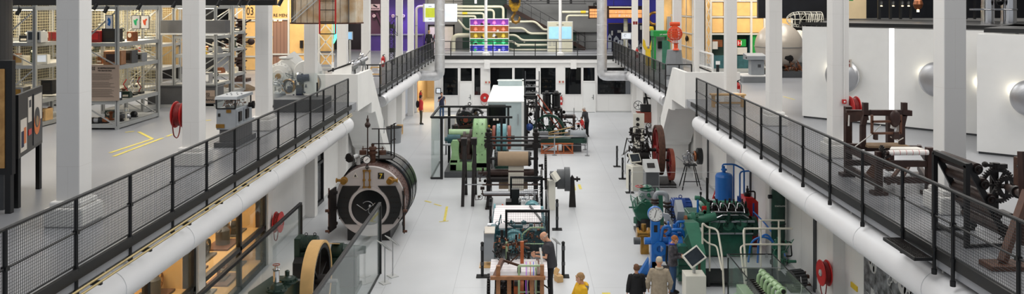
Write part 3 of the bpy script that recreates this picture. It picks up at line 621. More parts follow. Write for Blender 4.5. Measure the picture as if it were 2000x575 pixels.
for s_ in (-1, 1):
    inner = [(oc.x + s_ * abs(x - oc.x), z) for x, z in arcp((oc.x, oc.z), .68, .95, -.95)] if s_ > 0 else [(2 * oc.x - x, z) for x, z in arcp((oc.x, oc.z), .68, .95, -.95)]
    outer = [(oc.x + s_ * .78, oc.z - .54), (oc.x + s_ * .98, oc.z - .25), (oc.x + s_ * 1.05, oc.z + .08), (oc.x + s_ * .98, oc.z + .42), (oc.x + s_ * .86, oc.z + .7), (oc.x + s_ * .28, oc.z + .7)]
    P(t, 'smokebox_opening', 'black').prism(inner + outer, 'y', Yb - .075, Yb - .04)  # thin black plate, the shade of the recess is put in as colour
    tb = P(t, 'tube_ends', 'iron')
    for i in range(4):
        for j in range(5): tb.cyl((oc.x + s_ * (.72 + .08 * i), Yb - .07, oc.z - .35 + .17 * j), (oc.x + s_ * (.72 + .08 * i), Yb - .085, oc.z - .35 + .17 * j), .026, n=8)
    hx = bc.x + s_ * 1.08
    d = P(t, 'door', 'iron'); d.prism([(hx, Yb - .06), (hx + s_ * .05, Yb - .05), (hx + s_ * .12, Yb - .62), (hx + s_ * .07, Yb - .63)], 'z', .45, 1.78)
    for z in (.6, 1.1, 1.6): d.beam((hx - s_ * .02, Yb - .05, z), (hx + s_ * .13, Yb - .66, z), .035, .09)
    P(d, 'door_latch', 'rusty').beam((hx + s_ * .12, Yb - .6, .42), (hx + s_ * .12, Yb - .6, 1.86), .04).cyl((hx + s_ * .1, Yb - .65, 1.15), (hx + s_ * .22, Yb - .65, 1.15), .05, n=8).cyl((hx + s_ * .1, Yb - .65, .5), (hx + s_ * .22, Yb - .65, .5), .04, n=8)
    c = Vector(A(668 if s_ < 0 else 767, 353, Yb - .1))
    P(t, 'stop_valve', 'brass').lathe(c + V(s_ * -.06, .06, 0), (s_ * -.1, -1, 0), [(0, .12), (.04, .12), (.05, .07), (.2, .06), (.21, .1), (.25, .1)], 14).cyl(c + V(-.14, -.08, .02), c + V(.14, -.08, .02), .045, n=10).torus(c + V(s_ * .16, -.08, .02), 'x', .07, .015, 14, 6)
wg = P(t, 'water_gauge', 'brass')
for px in (711, 722):
    wg.cyl(A(px, 366, Yb - .12), A(px, 334, Yb - .12), .022, n=8)
    for py in (366, 352, 334): wg.cyl(Vector(A(px, py, Yb - .12)) - V(0, 0, .03), Vector(A(px, py, Yb - .12)) + V(0, 0, .03), .045, n=10)
    wg.beam(A(px, 334, Yb - .12), A(px, 334, Yb - .04), .04).beam(A(px, 366, Yb - .12), A(px, 366, Yb - .04), .04)
wg.beam(A(711, 334, Yb - .12), A(722, 334, Yb - .12), .03); wg.beam(A(711, 366, Yb - .12), A(722, 366, Yb - .12), .03)
P(t, 'gauge_hook', 'iron').cyl(A(717, 333, Yb - .1), A(717, 320, Yb - .1), .015, n=6).torus(A(717, 327, Yb - .1), 'y', .05, .012, 14, 6)
dg = P(t, 'pressure_dial', 'black'); c = Vector(A(717, 312, Yb - .08)); dg.cyl(c, c - V(0, .06, 0), .13, n=22); dg.mat('white'); dg.cyl(c - V(0, .06, 0), c - V(0, .065, 0), .11, n=22); dg.mat('ink'); dg.beam(c + V(-.05, -.07, -.03), c + V(.05, -.07, .05), .012)
m = P(t, 'warning_triangle', 'poster_cream'); c = A(694, 343, Yb - .07); m.prism([(c[0] - .09, c[2] - .07), (c[0] + .09, c[2] - .07), (c[0], c[2] + .1)], 'y', Yb - .07, Yb - .055); m.mat('ink').prism([(c[0] - .04, c[2] - .045), (c[0] + .04, c[2] - .045), (c[0], c[2] + .04)], 'y', Yb - .074, Yb - .07)
c = A(744, 344, Yb - .07); np_ = P(t, 'number_plate', 'ink'); np_.box(c[0] - .1, c[0] + .1, Yb - .07, Yb - .055, c[2] - .1, c[2] + .1); text(t, 'number', '7', 'yellow', (c[0] - .06, Yb - .076, c[2] - .08), .22)
tp = 26.9
P(t, 'elbow_pipe', 'lgrey').tube([A(700, 322, tp), A(699, 304, tp), Vector(A(697, 303, tp)) + V(0, -.25, 0), Vector(A(684, 307, tp)) + V(0, -.5, 0)], .07, 12, fillet=.15)
c = Vector(A(681, 309, tp - .6)); P(t, 'flange', 'iron').cyl(c, c + V(.05, .08, 0), .15, n=20).bolts(c - V(0, .01, 0), 'y', .11, 8, .015, -.02)
P(t, 'finial_rod', 'iron_brown').cyl(A(718, 320, tp), A(718, 250, tp), .02, n=8).lathe(A(718, 250, tp), 'z', [(0, .03), (.05, .09), (.12, .1), (.2, .04), (.3, .05), (.33, .02), (.42, .012)], 12)
sv = P(t, 'safety_valve', 'rusty'); sv.cyl(A(728, 322, tp), A(728, 288, tp), .1, n=14).cyl(A(728, 300, tp), A(728, 296, tp), .15, n=14).beam(A(707, 291, tp), A(750, 290, tp), .03).lathe(A(728, 292, tp), 'z', [(0, .14), (.08, .12), (.1, .04), (.16, .06), (.2, .03)], 12)
for px in (709, 747): sv.cyl(A(px, 302, tp), A(px, 294, tp), .12, n=14).cyl(A(px, 294, tp), A(px, 286, tp), .015, n=6)
pl = P(t, 'platform', 'iron'); c0, c1 = Vector(A(737, 309, 26.9)), Vector(A(768, 309, 26.9)); pl.box(c0.x, c1.x, 26.8, 27.4, c0.z - .04, c0.z)
for px, py, yy in ((740, 252, 26.85), (764, 244, 27.3), (770, 241, 26.95)): pl.cyl((A(px, py, yy)[0], yy, c0.z), A(px, py, yy), .022, n=8)
for py in (252, 281): pl.cyl(A(726, py, 26.85), A(764, py, 26.85), .018, n=8)
pl.cyl(A(764, 246, 27.3), A(773, 241, 26.95), .018, n=8); pl.cyl(A(763, 275, 27.3), A(772, 272, 26.95), .018, n=8)
for x in (-5.62, -4.5): P(t, 'foot', 'black').box(x - .14, x + .14, 26.35, 28.3, 0, .42)
# ------------------------------------------------------------ grey bin by the stair and its wooden stool
t = T('round_bin', 'grey round bin on the hall floor behind the boiler', 'bin', G(770, 279)); c = V(*G(770, 279))
P(t, 'body', 'grey').lathe(c, 'z', [(0, .36), (.85, .42)], 24); P(t, 'rim', 'black').lathe(c + V(0, 0, .84), 'z', [(0, .43), (.04, .44), (.05, .4)], 24)
t = T('wooden_stool', 'small light wooden stool behind the grey bin', 'stool', G(781, 262)); c = V(*G(781, 262))
P(t, 'seat', 'wood_light').box(c.x - .18, c.x + .18, c.y - .18, c.y + .18, .5, .54)
for a in (-1, 1):
    for b in (-1, 1): P(t, 'leg', 'wood_light').beam((c.x + a * .15, c.y + b * .15, 0), (c.x + a * .15, c.y + b * .15, .5), .04)
P(t, 'stretcher', 'wood_light').beam((c.x - .15, c.y - .15, .2), (c.x + .15, c.y - .15, .2), .03)

# ------------------------------------------------------------ glass enclosure, near left
X0, X1, Ye, Zt = -6.4, -4.13, 23.15, 2.05
for x, lb in ((X0, 'left glass barrier with black top rail in front of the display cases'), (X1, 'right glass barrier with black top rail beside the yellow flywheel')):
    t = T('glass_barrier', lb, 'glass barrier', (x, Ye, 0))
    P(t, 'top_rail', 'black', bev=.008).box(x - .04, x + .04, 9, Ye, Zt - .08, Zt)
    P(t, 'end_post', 'black').box(x - .06, x + .05, Ye - .06, Ye, 0, Zt - .08)
    for a, b in ((9, 12.5), (12.55, 16.1), (16.15, 19.6), (19.65, Ye - .08)): P(t, 'glass_pane', 'glass').box(x - .008, x + .008, a, b, .02, Zt - .08)
    P(t, 'floor_track', 'black').box(x - .03, x + .03, 9, Ye, 0, .03)
# ------------------------------------------------------------ belt machine inside it
t = T('flywheel_machine', 'large yellow-rimmed flywheel with belt, near lower left', 'machine', (-5.06, 19.7, 0))
wc = V(-5.06, 19.7, .98)
P(t, 'rim', 'belt_tan').annulus(wc, 'x', .9, .965, .3, 64)
w_ = P(t, 'wheel', 'iron'); w_.annulus(wc, 'x', .78, .9, .26, 56)
for k in range(6):
    a = PI / 3 * k + .3; w_.beam(wc + V(0, math.cos(a) * .12, math.sin(a) * .12), wc + V(0, math.cos(a) * .8, math.sin(a) * .8), .12, .05)
P(t, 'wheel_hub', 'iron').cyl(wc - V(.22, 0, 0), wc + V(.22, 0, 0), .16, n=18)
P(t, 'wheel_teeth', 'dgrey').gear(wc + V(.12, 0, 0), 'x', .86, .04, 60, -.06, 0, .05)
P(t, 'coil_spring', 'dgrey').tube([wc + V(-.02 + .0 * k, .25 + .07 * math.cos(k * 1.05), .1 + .0105 * k + .07 * math.sin(k * 1.05) * .2) for k in range(60)], .012, 5)
P(t, 'axle', 'steel').cyl(wc - V(.6, 0, 0), wc + V(.5, 0, 0), .05, n=12)
P(t, 'belt', 'belt_tan').add([(x, y, z) for x in (-5.16, -4.98) for y, z in ((20.2, 1.76), (21.85, 1.25), (21.85, 1.23), (20.2, 1.74))], [(0, 1, 5, 4), (2, 3, 7, 6), (0, 4, 7, 3), (1, 2, 6, 5), (0, 3, 2, 1), (4, 5, 6, 7)])
P(t, 'small_pulley', 'green_boiler').cyl((-5.2, 21.9, 1.05), (-4.9, 21.9, 1.05), .2, n=24).cyl((-4.9, 21.9, 1.05), (-4.3, 21.95, 1.05), .17, .1, n=20)
P(t, 'pulley_stand', 'green_boiler').box(-5.3, -4.5, 21.7, 22.1, 0, .9)
for x in (-5.55, -4.6): P(t, 'bearing_stand', 'green_boiler').prism([(19.4, 0), (20.0, 0), (19.85, .95), (19.55, .95)], 'x', x - .06, x + .06)
P(t, 'bed', 'green_boiler').box(-5.8, -4.45, 18.9, 22.2, 0, .12)
t = T('electric_motor', 'dark green ribbed motor on a tall bracket beside the yellow flywheel', 'motor', (-5.75, 21.6, 0)); c = V(*A(609, 476, 21.6))
mm = P(t, 'housing', 'green_boiler'); mm.cyl(c - V(.3, 0, 0), c + V(.16, 0, 0), .2, n=24)
for k in range(9): mm.cyl(c + V(-.26 + .045 * k, 0, 0), c + V(-.24 + .045 * k, 0, 0), .215, n=24)
P(t, 'bracket', 'green_boiler', bev=.01).box(c.x - .42, c.x - .27, 21.4, 21.85, 0, c.z + .18).box(c.x - .3, c.x + .1, 21.45, 21.8, c.z - .32, c.z - .2)
P(t, 'lifting_eye', 'iron').torus(c + V(-.15, 0, .25), 'y', .035, .01, 12, 6).torus(c + V(.08, 0, .25), 'y', .035, .01, 12, 6)
P(t, 'guard', 'black').prism([(21.1, 0), (21.5, 0), (21.5, 1.0), (21.3, 1.05), (21.1, .95)], 'x', -6.05, -5.6)
t = T('compressor_vessel', 'green domed vessel with chrome valve in the near lower left corner', 'vessel', (-5.7, 18.5, 0))
P(t, 'body', 'green_boiler', bev=.03).prism([(-6.15, 18.0), (-5.95, 19.05), (-5.45, 19.1), (-5.3, 18.9), (-5.35, 17.2), (-5.95, 17.2)], 'z', 0, 1.32)
c = V(*A(561, 549, 18.65)); fl = P(t, 'flange', 'green_boiler'); fl.lathe((c.x, c.y, 1.32), 'z', [(0, .24), (.04, .24), (.04, .19), (.09, .19), (.11, .1), (.14, .05), (.25, .055), (.27, .03)], 24); fl.bolts((c.x, c.y, 1.36), 'z', .21, 8, .02, .035)
c2 = V(*A(541, 571, 18.1)); fl.lathe((c2.x, c2.y, 1.32), 'z', [(0, .24), (.04, .24), (.05, .15), (.14, .12), (.16, .05)], 24); fl.bolts((c2.x, c2.y, 1.36), 'z', .2, 8, .02, .03)
P(t, 'chrome_valve', 'chrome').lathe((c2.x - .03, c2.y + .05, 1.45), 'z', [(0, .05), (.05, .07), (.3, .07), (.33, .09), (.35, .04), (.42, .03)], 16); P(t, 'valve_wheel', 'red_rust').torus((c2.x - .03, c2.y + .05, 1.88), 'z', .075, .01, 16, 6)
P(t, 'oil_cup', 'brass').lathe((c.x - .03, c.y - .45, 1.3), 'z', [(0, .03), (.08, .04), (.14, .02), (.18, .035)], 10)
# ------------------------------------------------------------ small machine models in the lit display cases
def model_machine(x, y, z, s, kind, label, mat='iron'):
    t = T('model_machine', label, 'machine model', (x, y, z), group='machine models in the display cases')
    P(t, 'base', 'wood_mid' if kind % 2 else 'dgrey').box(x - .25 * s, x + .25 * s, y - .4 * s, y + .4 * s, z, z + .05)
    b = P(t, 'body', mat)
    if kind == 0: b.cyl((x, y - .3 * s, z + .2 * s), (x, y + .1 * s, z + .2 * s), .12 * s, n=14).box(x - .1 * s, x + .1 * s, y - .25 * s, y + .1 * s, z + .05, z + .15 * s); P(t, 'wheel', 'iron').wheel((x + .05, y + .25 * s, z + .25 * s), 'x', .2 * s, .05, .04, 6, sp=.02, n=20)
    elif kind == 1: b.lathe((x, y, z + .05), 'z', [(0, .15 * s), (.3 * s, .15 * s), (.38 * s, .06 * s), (.5 * s, .05 * s)], 14).beam((x, y - .3 * s, z + .35 * s), (x, y + .3 * s, z + .4 * s), .05); P(t, 'wheel', 'brass').wheel((x, y + .3 * s, z + .22 * s), 'x', .15 * s, .04, .03, 5, sp=.02, n=18)
    elif kind == 2: b.box(x - .15 * s, x + .15 * s, y - .3 * s, y + .2 * s, z + .05, z + .22 * s).sph((x, y, z + .26 * s), (.12 * s, .2 * s, .1 * s), 12, 8); P(t, 'handle', 'steel').tube([(x, y - .3 * s, z + .2 * s), (x, y - .2 * s, z + .42 * s), (x, y + .1 * s, z + .42 * s)], .02, 6, fillet=.05)
    else: b.wheel((x, y, z + .3 * s), 'x', .26 * s, .08, .06, 0, n=24).box(x - .12, x + .12, y - .2 * s, y + .2 * s, z + .05, z + .1)
desc = ['dark model steam engine', 'small upright boiler model', 'low dark press model', 'round wheel-shaped model']
k_ = 0
for i, (ya, yb) in VS.items():
    n = 4
    for lev, z in ((0, .16), (1, 1.12)):
        for j in range(n):
            y = ya + .6 + (yb - ya - 1.2) * j / (n - 1); kd = (j + lev * 2 + i) % 4
            model_machine(-8.25 - .12 * (j % 2), y, z, 1.0 + .25 * ((j + i) % 2), kd, '%s on the %s of the %s display case, %s along' % (desc[kd], ['bottom deck', 'middle shelf'][lev], ['nearer', 'farther'][i], ORD[j]), ['iron', 'dgrey', 'iron', 'rusty'][kd])
# ============================================================ HALL, CENTRE
# ---- glass screen frame around the green machine
t = T('glass_screen', 'black framed glass screen around the light green machine', 'glass screen', (-3.9, 35.5, 0))
def fr(mb, p, q, w=.09): return mb.beam(p, q, w)
zt = 2.72
f1 = P(t, 'near_frame', 'black'); f1.beam((-4.08, 35.5, zt), (-.5, 35.5, zt), .09); f1.beam((-3.62, 35.5, 0), (-3.62, 35.5, zt), .12); f1.beam((-4.08, 35.5, .04), (-3.62, 35.5, .04), .08); f1.beam((-.98, 35.5, 1.2), (-.98, 35.5, zt), .1)
f2 = P(t, 'far_frame', 'black'); f2.beam((-4.08, 39.1, zt), (-.6, 39.1, zt), .09); f2.beam((-3.62, 39.1, 0), (-3.62, 39.1, zt), .12); f2.beam((-.75, 39.1, 1.5), (-.75, 39.1, zt), .1)
P(t, 'side_rail', 'black').beam((-4.08, 35.5, zt), (-4.08, 39.1, zt), .08).beam((-4.08, 35.5, .04), (-4.08, 39.1, .04), .06)
P(t, 'side_pane', 'glass_green').box(-4.09, -4.07, 35.55, 39.05, .06, zt - .05); P(t, 'front_pane', 'glass_green').box(-4.05, -3.7, 35.49, 35.51, .08, zt - .05)
t = T('metal_frame_stand', 'low black metal frame behind the light green machine', 'frame', (-2.7, 41.5, 0))
P(t, 'uprights', 'black').beam((-3.25, 41.5, 0), (-3.25, 41.5, 2.35), .1).beam((-1.85, 41.5, 0), (-1.85, 41.5, 2.35), .1); P(t, 'crossbar', 'black').beam((-3.3, 41.5, 2.35), (-1.8, 41.5, 2.35), .09)
for px, lb in ((885, 'left'), (892, 'right')):
    c = G(px, 330); post(c[0], c[1], 2.0, 'tall thin black post %s of the pair beside the cream cabinet' % lb, r=.06)
t = T('control_cabinet', 'cream control cabinet behind the glass screen', 'cabinet', (-3.75, 41, .0))
P(t, 'body', 'cream', bev=.01).box(-4.05, -3.45, 41, 41.4, .75, 2.0); P(t, 'legs', 'dgrey').box(-4.0, -3.94, 41.1, 41.3, 0, .75).box(-3.56, -3.5, 41.1, 41.3, 0, .75); P(t, 'door_seam', 'lgrey').box(-4.0, -3.5, 40.99, 41.0, .8, 1.95)
# ---- light green machine
t = T('green_generator', 'light green generator with tall round casing on a dark plinth', 'machine', (-2.5, 36.5, 0))
P(t, 'plinth', 'dgrey', bev=.01).box(-3.52, -1.3, 35.75, 39.3, 0, .26)
b = P(t, 'base', 'green_light', bev=.02); b.box(-3.3, -1.55, 36.0, 36.3, .26, .62).box(-3.3, -3.0, 36.0, 38.6, .26, .55).box(-3.3, -2.95, 36.0, 36.3, .6, .75)
P(t, 'pedestal', 'green_light', bev=.03).prism([(-3.28, .6), (-2.86, .6), (-2.92, 1.1), (-2.9, 1.45), (-2.98, 1.6), (-3.2, 1.6), (-3.27, 1.45), (-3.22, 1.1)], 'y', 36.0, 36.3)
cz = V(-2.0, 37.0, 1.45)
P(t, 'round_casing', 'green_light', bev=.02).lathe(cz - V(.3, 0, 0), 'x', [(0, .98), (.05, 1.05), (.28, 1.08), (.55, 1.05), (.6, .98)], 48)
P(t, 'casing_foot', 'green_light', bev=.02).prism([(-2.33, .4), (-1.62, .4), (-1.68, 1.2), (-2.28, 1.2)], 'y', 36.0, 37.8)
P(t, 'casing_bolts', 'iron').bolts(cz + V(-.12, 0, 0), 'x', 1.1, 14, .03, .03).bolts(cz + V(.12, 0, 0), 'x', 1.1, 14, .03, .03)
P(t, 'lifting_ring', 'iron').torus((-2.0, 37.0, 2.6), 'y', .09, .025, 14, 6)
P(t, 'rotor', 'iron_brown').lathe((-2.35, 37.0, 1.35), (-1, 0, 0), [(0, .62), (.12, .62), (.12, .4), (.3, .4), (.3, .5), (.42, .5), (.42, .3), (.7, .3)], 28)
P(t, 'coil_covers', 'green_pale').cyl((-3.45, 37.2, 1.75), (-2.35, 37.2, 1.75), .18, n=16).bolts((-3.4, 37.2, 1.75), 'x', .19, 10, .02, .02)
P(t, 'teal_coil', 'teal_dark').cyl((-3.5, 37.0, 1.5), (-2.9, 37.0, 1.5), .22, n=16).cyl((-3.62, 37, 1.5), (-3.5, 37, 1.5), .1, n=12)
br = P(t, 'bearing_blocks', 'iron_brown'); 
for x in (-2.75, -2.5): br.box(x - .07, x + .07, 36.2, 36.6, .9, 1.5).cyl((x - .09, 36.4, 1.5), (x + .09, 36.4, 1.5), .13, n=14)
br.box(-2.9, -2.35, 36.15, 36.6, .75, .95).cyl((-3.1, 36.4, 1.5), (-2.35, 36.4, 1.5), .05, n=10)
P(t, 'shaft', 'steel').cyl((-3.75, 36.15, 1.4), (-3.2, 36.15, 1.4), .05, n=12)
P(t, 'red_flange', 'red_rust').cyl((-1.62, 37.0, 1.35), (-1.52, 37.0, 1.35), .5, n=28)
# ---- black motors behind
t = T('black_dynamo', 'glossy black round dynamo with lifting ring behind the green generator', 'motor', (-2.85, 38.6, 0)); c = V(-2.78, 38.6, 2.15)
P(t, 'housing', 'black_gloss').lathe(c, 'y', [(0, .3), (0, .42), (.06, .46), (.35, .46), (.4, .4), (.5, .4), (.9, .55), (1.3, .55), (1.35, .45)], 36)
P(t, 'end_spokes', 'red_rust').cyl(c - V(0, .02, 0), c + V(0, .02, 0), .12, n=14).bolts(c - V(0, .01, 0), 'y', .22, 6, .03, -.01); P(t, 'outer_ring', 'black').annulus(c - V(0, .03, 0), 'y', .3, .42, .06, 32)
P(t, 'pedestal', 'black').prism([(-3.4, .26), (-2.2, .26), (-2.5, 1.8), (-3.1, 1.8)], 'y', 38.6, 39.9)
P(t, 'cable_loop', 'black').tube([(-2.6, 39.5, 2.5), (-2.2, 39.4, 2.55), (-2.0, 39.2, 2.4)], .07, 8, fillet=.1); P(t, 'lifting_ring', 'iron').torus((-2.65, 39.4, 2.82), 'y', .07, .02, 14, 6)
P(t, 'lever', 'iron_brown').beam((-3.3, 38.2, 1.75), (-2.3, 38.3, 2.0), .1, .14).sph((-3.2, 38.2, 1.85), .18, 10, 8)
# ---- teal / red pulley
t = T('teal_pulley', 'teal pulley wheel between two orange-red discs in front of the cabinet', 'machine', (-1.0, 37.3, 0)); c = V(-1.02, 37.2, 1.55)
P(t, 'drum', 'teal').cyl(c - V(.22, 0, 0), c + V(.22, 0, 0), .62, n=36).bolts(c - V(.1, 0, 0), 'x', .63, 12, .03, .03)
for x, nm in ((-.34, 'l'), (.34, 'r')): P(t, 'disc', 'red_rust').annulus(c + V(x, 0, 0), 'x', .3, .55, .12, 32).torus(c + V(x * 1.15, 0, 0), 'x', .5, .04, 28, 8)
P(t, 'axle', 'iron').cyl(c - V(.7, 0, 0), c + V(.6, 0, 0), .09, n=12)
P(t, 'stand', 'green_dark').box(-1.35, -.7, 36.9, 37.6, 0, .95).box(-1.55, -.5, 36.8, 37.7, 0, .2)
t = T('governor', 'dark valve gear with brass balls left of the teal pulley', 'machine', (-1.55, 36.2, 0))
P(t, 'column', 'iron').lathe((-1.5, 36.0, 0), 'z', [(0, .18), (.1, .12), (.9, .09), (1.35, .16), (1.5, .16), (1.6, .08), (1.75, .05)], 14); P(t, 'balls', 'brass').sph((-1.5, 36.3, 2.0), .09, 10, 8).sph((-1.56, 36.3, 2.2), .06, 10, 8)
# ---- white cabinet
t = T('machine_enclosure', 'tall white and pale teal enclosure with black front doors', 'enclosure', (-1.0, 42.5, 0))
P(t, 'body', 'gray_teal', bev=.02).box(-1.9, -.12, 42.55, 50.7, 0, 2.5)
P(t, 'roof', 'box_top', bev=.02).box(-1.93, -.08, 42.5, 50.8, 2.5, 2.57)
P(t, 'side_panel', 'box_top', bev=.01).box(-.12, .02, 42.5, 50.8, 0, 2.55)
P(t, 'rear_hood', 'gray_teal', bev=.01).box(-1.6, -.1, 50.2, 50.8, 2.55, 2.93); P(t, 'hood_trim', 'box_top').box(-1.65, -.0, 50.15, 50.2, 2.88, 2.95).box(-.1, 0, 50.15, 50.8, 2.5, 2.95)
P(t, 'black_door', 'black_gloss', bev=.01).box(-1.86, -.95, 42.5, 42.56, .3, 2.38); P(t, 'meters', 'poster_cream').box(-1.62, -1.5, 42.47, 42.5, 1.55, 1.72).box(-1.44, -1.32, 42.47, 42.5, 1.55, 1.72)
P(t, 'handle', 'steel').box(-.32, -.28, 42.45, 42.5, 1.3, 1.9)
# ---- steel shelves against the back wall
t = T('parts_shelf', 'steel shelf unit with small metal parts right of the white cabinet', 'shelf', (.55, 52, 0))
for x in (.1, 1.0): P(t, 'upright', 'dgrey').beam((x, 52, 0), (x, 52, 3.3), .06).beam((x, 52.5, 0), (x, 52.5, 3.3), .06)
for z in (.5, 1.2, 1.9, 2.3, 2.7): P(t, 'shelf', 'steel').box(.08, 1.02, 51.95, 52.55, z, z + .04)
pp = P(t, 'stored_parts', 'steel')
for k in range(26): x, z = rnd.uniform(.18, .92), rnd.choice((1.24, 1.94, 2.34)); pp.bx((x, 52.1, z + .07), (rnd.uniform(.05, .15), .12, rnd.uniform(.05, .18)), (0, rnd.uniform(-.5, .5), 0))
# ---- tall black frame
t = T('black_gantry', 'tall black rectangular frame in front of the vertical engine', 'frame', (.3, 42.5, 0))
for x in (0.08, .66): P(t, 'upright', 'black').beam((x, 42.4, 0), (x, 42.4, 2.83), .12)
P(t, 'top_bar', 'black').beam((0, 42.4, 2.83), (.72, 42.4, 2.83), .12); P(t, 'bottom_bar', 'black').beam((.08, 42.4, .06), (.66, 42.4, .06), .1)
# ---- beam machine behind the gantry (dark, many levers)
def clutter(mb, x0, x1, y0, y1, z0, z1, n, s=.12, seed=1):
    """rods, bosses, levers and small wheels that fill an engine's valve gear"""
    r = random.Random(seed)
    for k in range(n):
        c = V(r.uniform(x0, x1), r.uniform(y0, y1), r.uniform(z0, z1)); k_ = k % 5; q = s * r.uniform(.5, 1.2); ax = r.choice('xyz')
        if k_ == 0: mb.cyl(c, c + mb.axv(ax) * q * 2, q * .35, n=10).cyl(c, c + mb.axv(ax) * q * .3, q * .55, n=10)
        elif k_ == 1: mb.tube([c, c + V(r.uniform(-1, 1), r.uniform(-1, 1), r.uniform(-1, 1)) * q * 2.2, c + V(r.uniform(-1, 1), 0, r.uniform(-1.5, 1.5)) * q * 2.5], q * .14, 6)
        elif k_ == 2: mb.bx(c, (q, q * .8, q * .7), (0, 0, r.choice((0, .3))))
        elif k_ == 3: mb.torus(c, r.choice('xy'), q * .8, q * .12, 14, 5)
        else: mb.lathe(c, 'z', [(0, q * .4), (q * .3, q * .45), (q * .4, q * .2), (q, q * .2), (q * 1.1, q * .35), (q * 1.3, q * .1)], 10)
    return mb
t = T('lever_machine', 'dark lever machine standing behind the tall black frame', 'machine', (.5, 43.5, 0))
P(t, 'frame', 'iron').beam((.15, 43.2, 0), (.2, 43.2, 2.3), .12).beam((.9, 43.2, 0), (.75, 43.2, 2.2), .12).beam((.1, 43.2, 1.2), (1.0, 43.2, 1.2), .1).beam((.1, 43.2, 2.2), (.9, 43.2, 2.2), .1)
clutter(P(t, 'linkage', 'iron'), .15, .9, 43, 43.8, .4, 2.4, 34, .16, 3); P(t, 'hand_wheel', 'iron').wheel((.45, 43.0, 2.35), 'y', .25, .04, .03, 5, sp=.03, n=22)
P(t, 'blue_ball', 'blue_dark').sph((.3, 43.0, 1.12), .2, 18, 12); P(t, 'base', 'iron').box(0.05, 1.05, 43.0, 44.0, 0, .15)
# ---- vertical engine
t = T('vertical_engine', 'tall black twin-cylinder vertical steam engine near the back wall', 'steam engine', (1.9, 46.5, 0)); e = 46.3
for x in (1.32, 1.86): P(t, 'cylinder', 'black_gloss').lathe((x, e, 1.7), 'z', [(0, .2), (.05, .26), (.12, .24), (.75, .24), (.8, .29), (.88, .29), (.9, .15), (1.0, .1)], 20)
P(t, 'entablature', 'iron').box(1.0, 2.2, e - .35, e + .35, 1.58, 1.7)
for x in (1.05, 1.6, 2.15): P(t, 'leg', 'iron').beam((x - .1, e - .4, .2), (x, e - .2, 1.6), .12).beam((x + .1, e + .4, .2), (x, e + .2, 1.6), .12)
clutter(P(t, 'valve_gear', 'iron'), 1.0, 2.4, e - .5, e + .1, .4, 1.6, 34, .2, 5); P(t, 'base', 'iron').box(.9, 2.9, e - .6, e + .6, 0, .25)
P(t, 'side_table', 'iron_brown').box(2.2, 2.95, e - .5, e + .3, 1.18, 1.3).beam((2.85, e - .4, 0), (2.85, e - .4, 1.2), .14)
P(t, 'diagonal_rod', 'red_rust').beam((.75, 44, 2.75), (2.2, 43.6, .8), .06).beam((.72, 43.6, 2.4), (1.9, 43.2, .95), .05)
# ---- horizontal engine with green flywheel on orange trestle
t = T('horizontal_engine', 'long green horizontal engine with spoked flywheel on an orange trestle', 'steam engine', (2.2, 42.4, 0))
wc = V(1.35, 43.0, .95); w_ = P(t, 'flywheel', 'green_dark'); w_.annulus(wc, (.25, 1, 0), .74, .86, .16, 48)
for k in range(8):
    a = PI / 4 * k; x_, y_ = w_.frames(Vector((.25, 1, 0))); d = x_ * math.cos(a) + y_ * math.sin(a); w_.beam(wc + d * .1, wc + d * .78, .06)
w_.cyl(wc - V(.03, .12, 0), wc + V(.03, .12, 0), .13, n=14)
P(t, 'bed', 'green_dark', bev=.01).box(.75, 3.1, 41.6, 42.2, .5, .75).box(.7, 1.4, 41.9, 42.6, .4, .62)
P(t, 'cylinder', 'mach_grey').cyl((2.45, 41.8, .95), (3.15, 41.8, .95), .2, n=22).cyl((2.4, 41.8, .95), (2.46, 41.8, .95), .24, n=22).cyl((3.15, 41.8, .95), (3.2, 41.8, .95), .24, n=22)
P(t, 'receiver', 'dgrey').cyl((.78, 41.3, .98), (1.25, 41.3, .98), .2, n=22)
P(t, 'rods', 'wood_light').beam((1.3, 42.0, 1.0), (2.6, 41.8, 1.35), .035).beam((1.0, 42.2, .85), (2.3, 42.0, 1.0), .035).beam((.9, 41.5, .75), (2.5, 41.6, .9), .03)
clutter(P(t, 'valve_gear', 'iron'), 2.3, 2.9, 41.7, 42.1, 1.1, 1.8, 14, .13, 8)
P(t, 'end_flange', 'green_dark').cyl((3.0, 41.8, .62), (3.3, 41.8, .62), .16, n=16)
tr = P(t, 'trestle', 'orange_rust')
for z in (.03, .52): tr.beam((.87, 41.4, z), (2.55, 41.4, z), .06).beam((.87, 41.9, z), (2.55, 41.9, z), .06)
for y in (41.4, 41.9):
    for x in (.93, 1.75, 2.05, 2.5): tr.beam((x, y, 0), (x, y, .55), .055)
    tr.beam((.95, y, .05), (1.7, y, .5), .05).beam((2.1, y, .5), (2.5, y, .06), .05)
P(t, 'block', 'dgrey').box(2.0, 3.0, 42.0, 42.6, 0, .42)
# ---- stanchions and rails
t = T('stanchion_rail', 'low steel stanchion rail in front of the horizontal engine', 'railing', (2.2, 41.0, 0))
for px, py, pt in ((1083, 304, 263), (1147, 305, 268), (1143, 293, 255), (1139, 284, 245), (1121, 254, 211)):
    c = V(*G(px, py)); z = 7.8 - (pt - CY) * c.y / F; P(t, 'stanchion', 'steel').cyl(c, (c.x, c.y, z), .03, n=8).cyl(c, c + V(0, 0, .03), .12, n=12)
a, b, c, d = [Vector((G(px, py)[0], G(px, py)[1], .98)) for px, py in ((1050, 304), (1147, 305), (1121, 253), (1060, 253))]
P(t, 'rail', 'steel').tube([a, b, c, d], .02, 8).tube([p - V(0, 0, .45) for p in (a, b, c, d)], .012, 6)

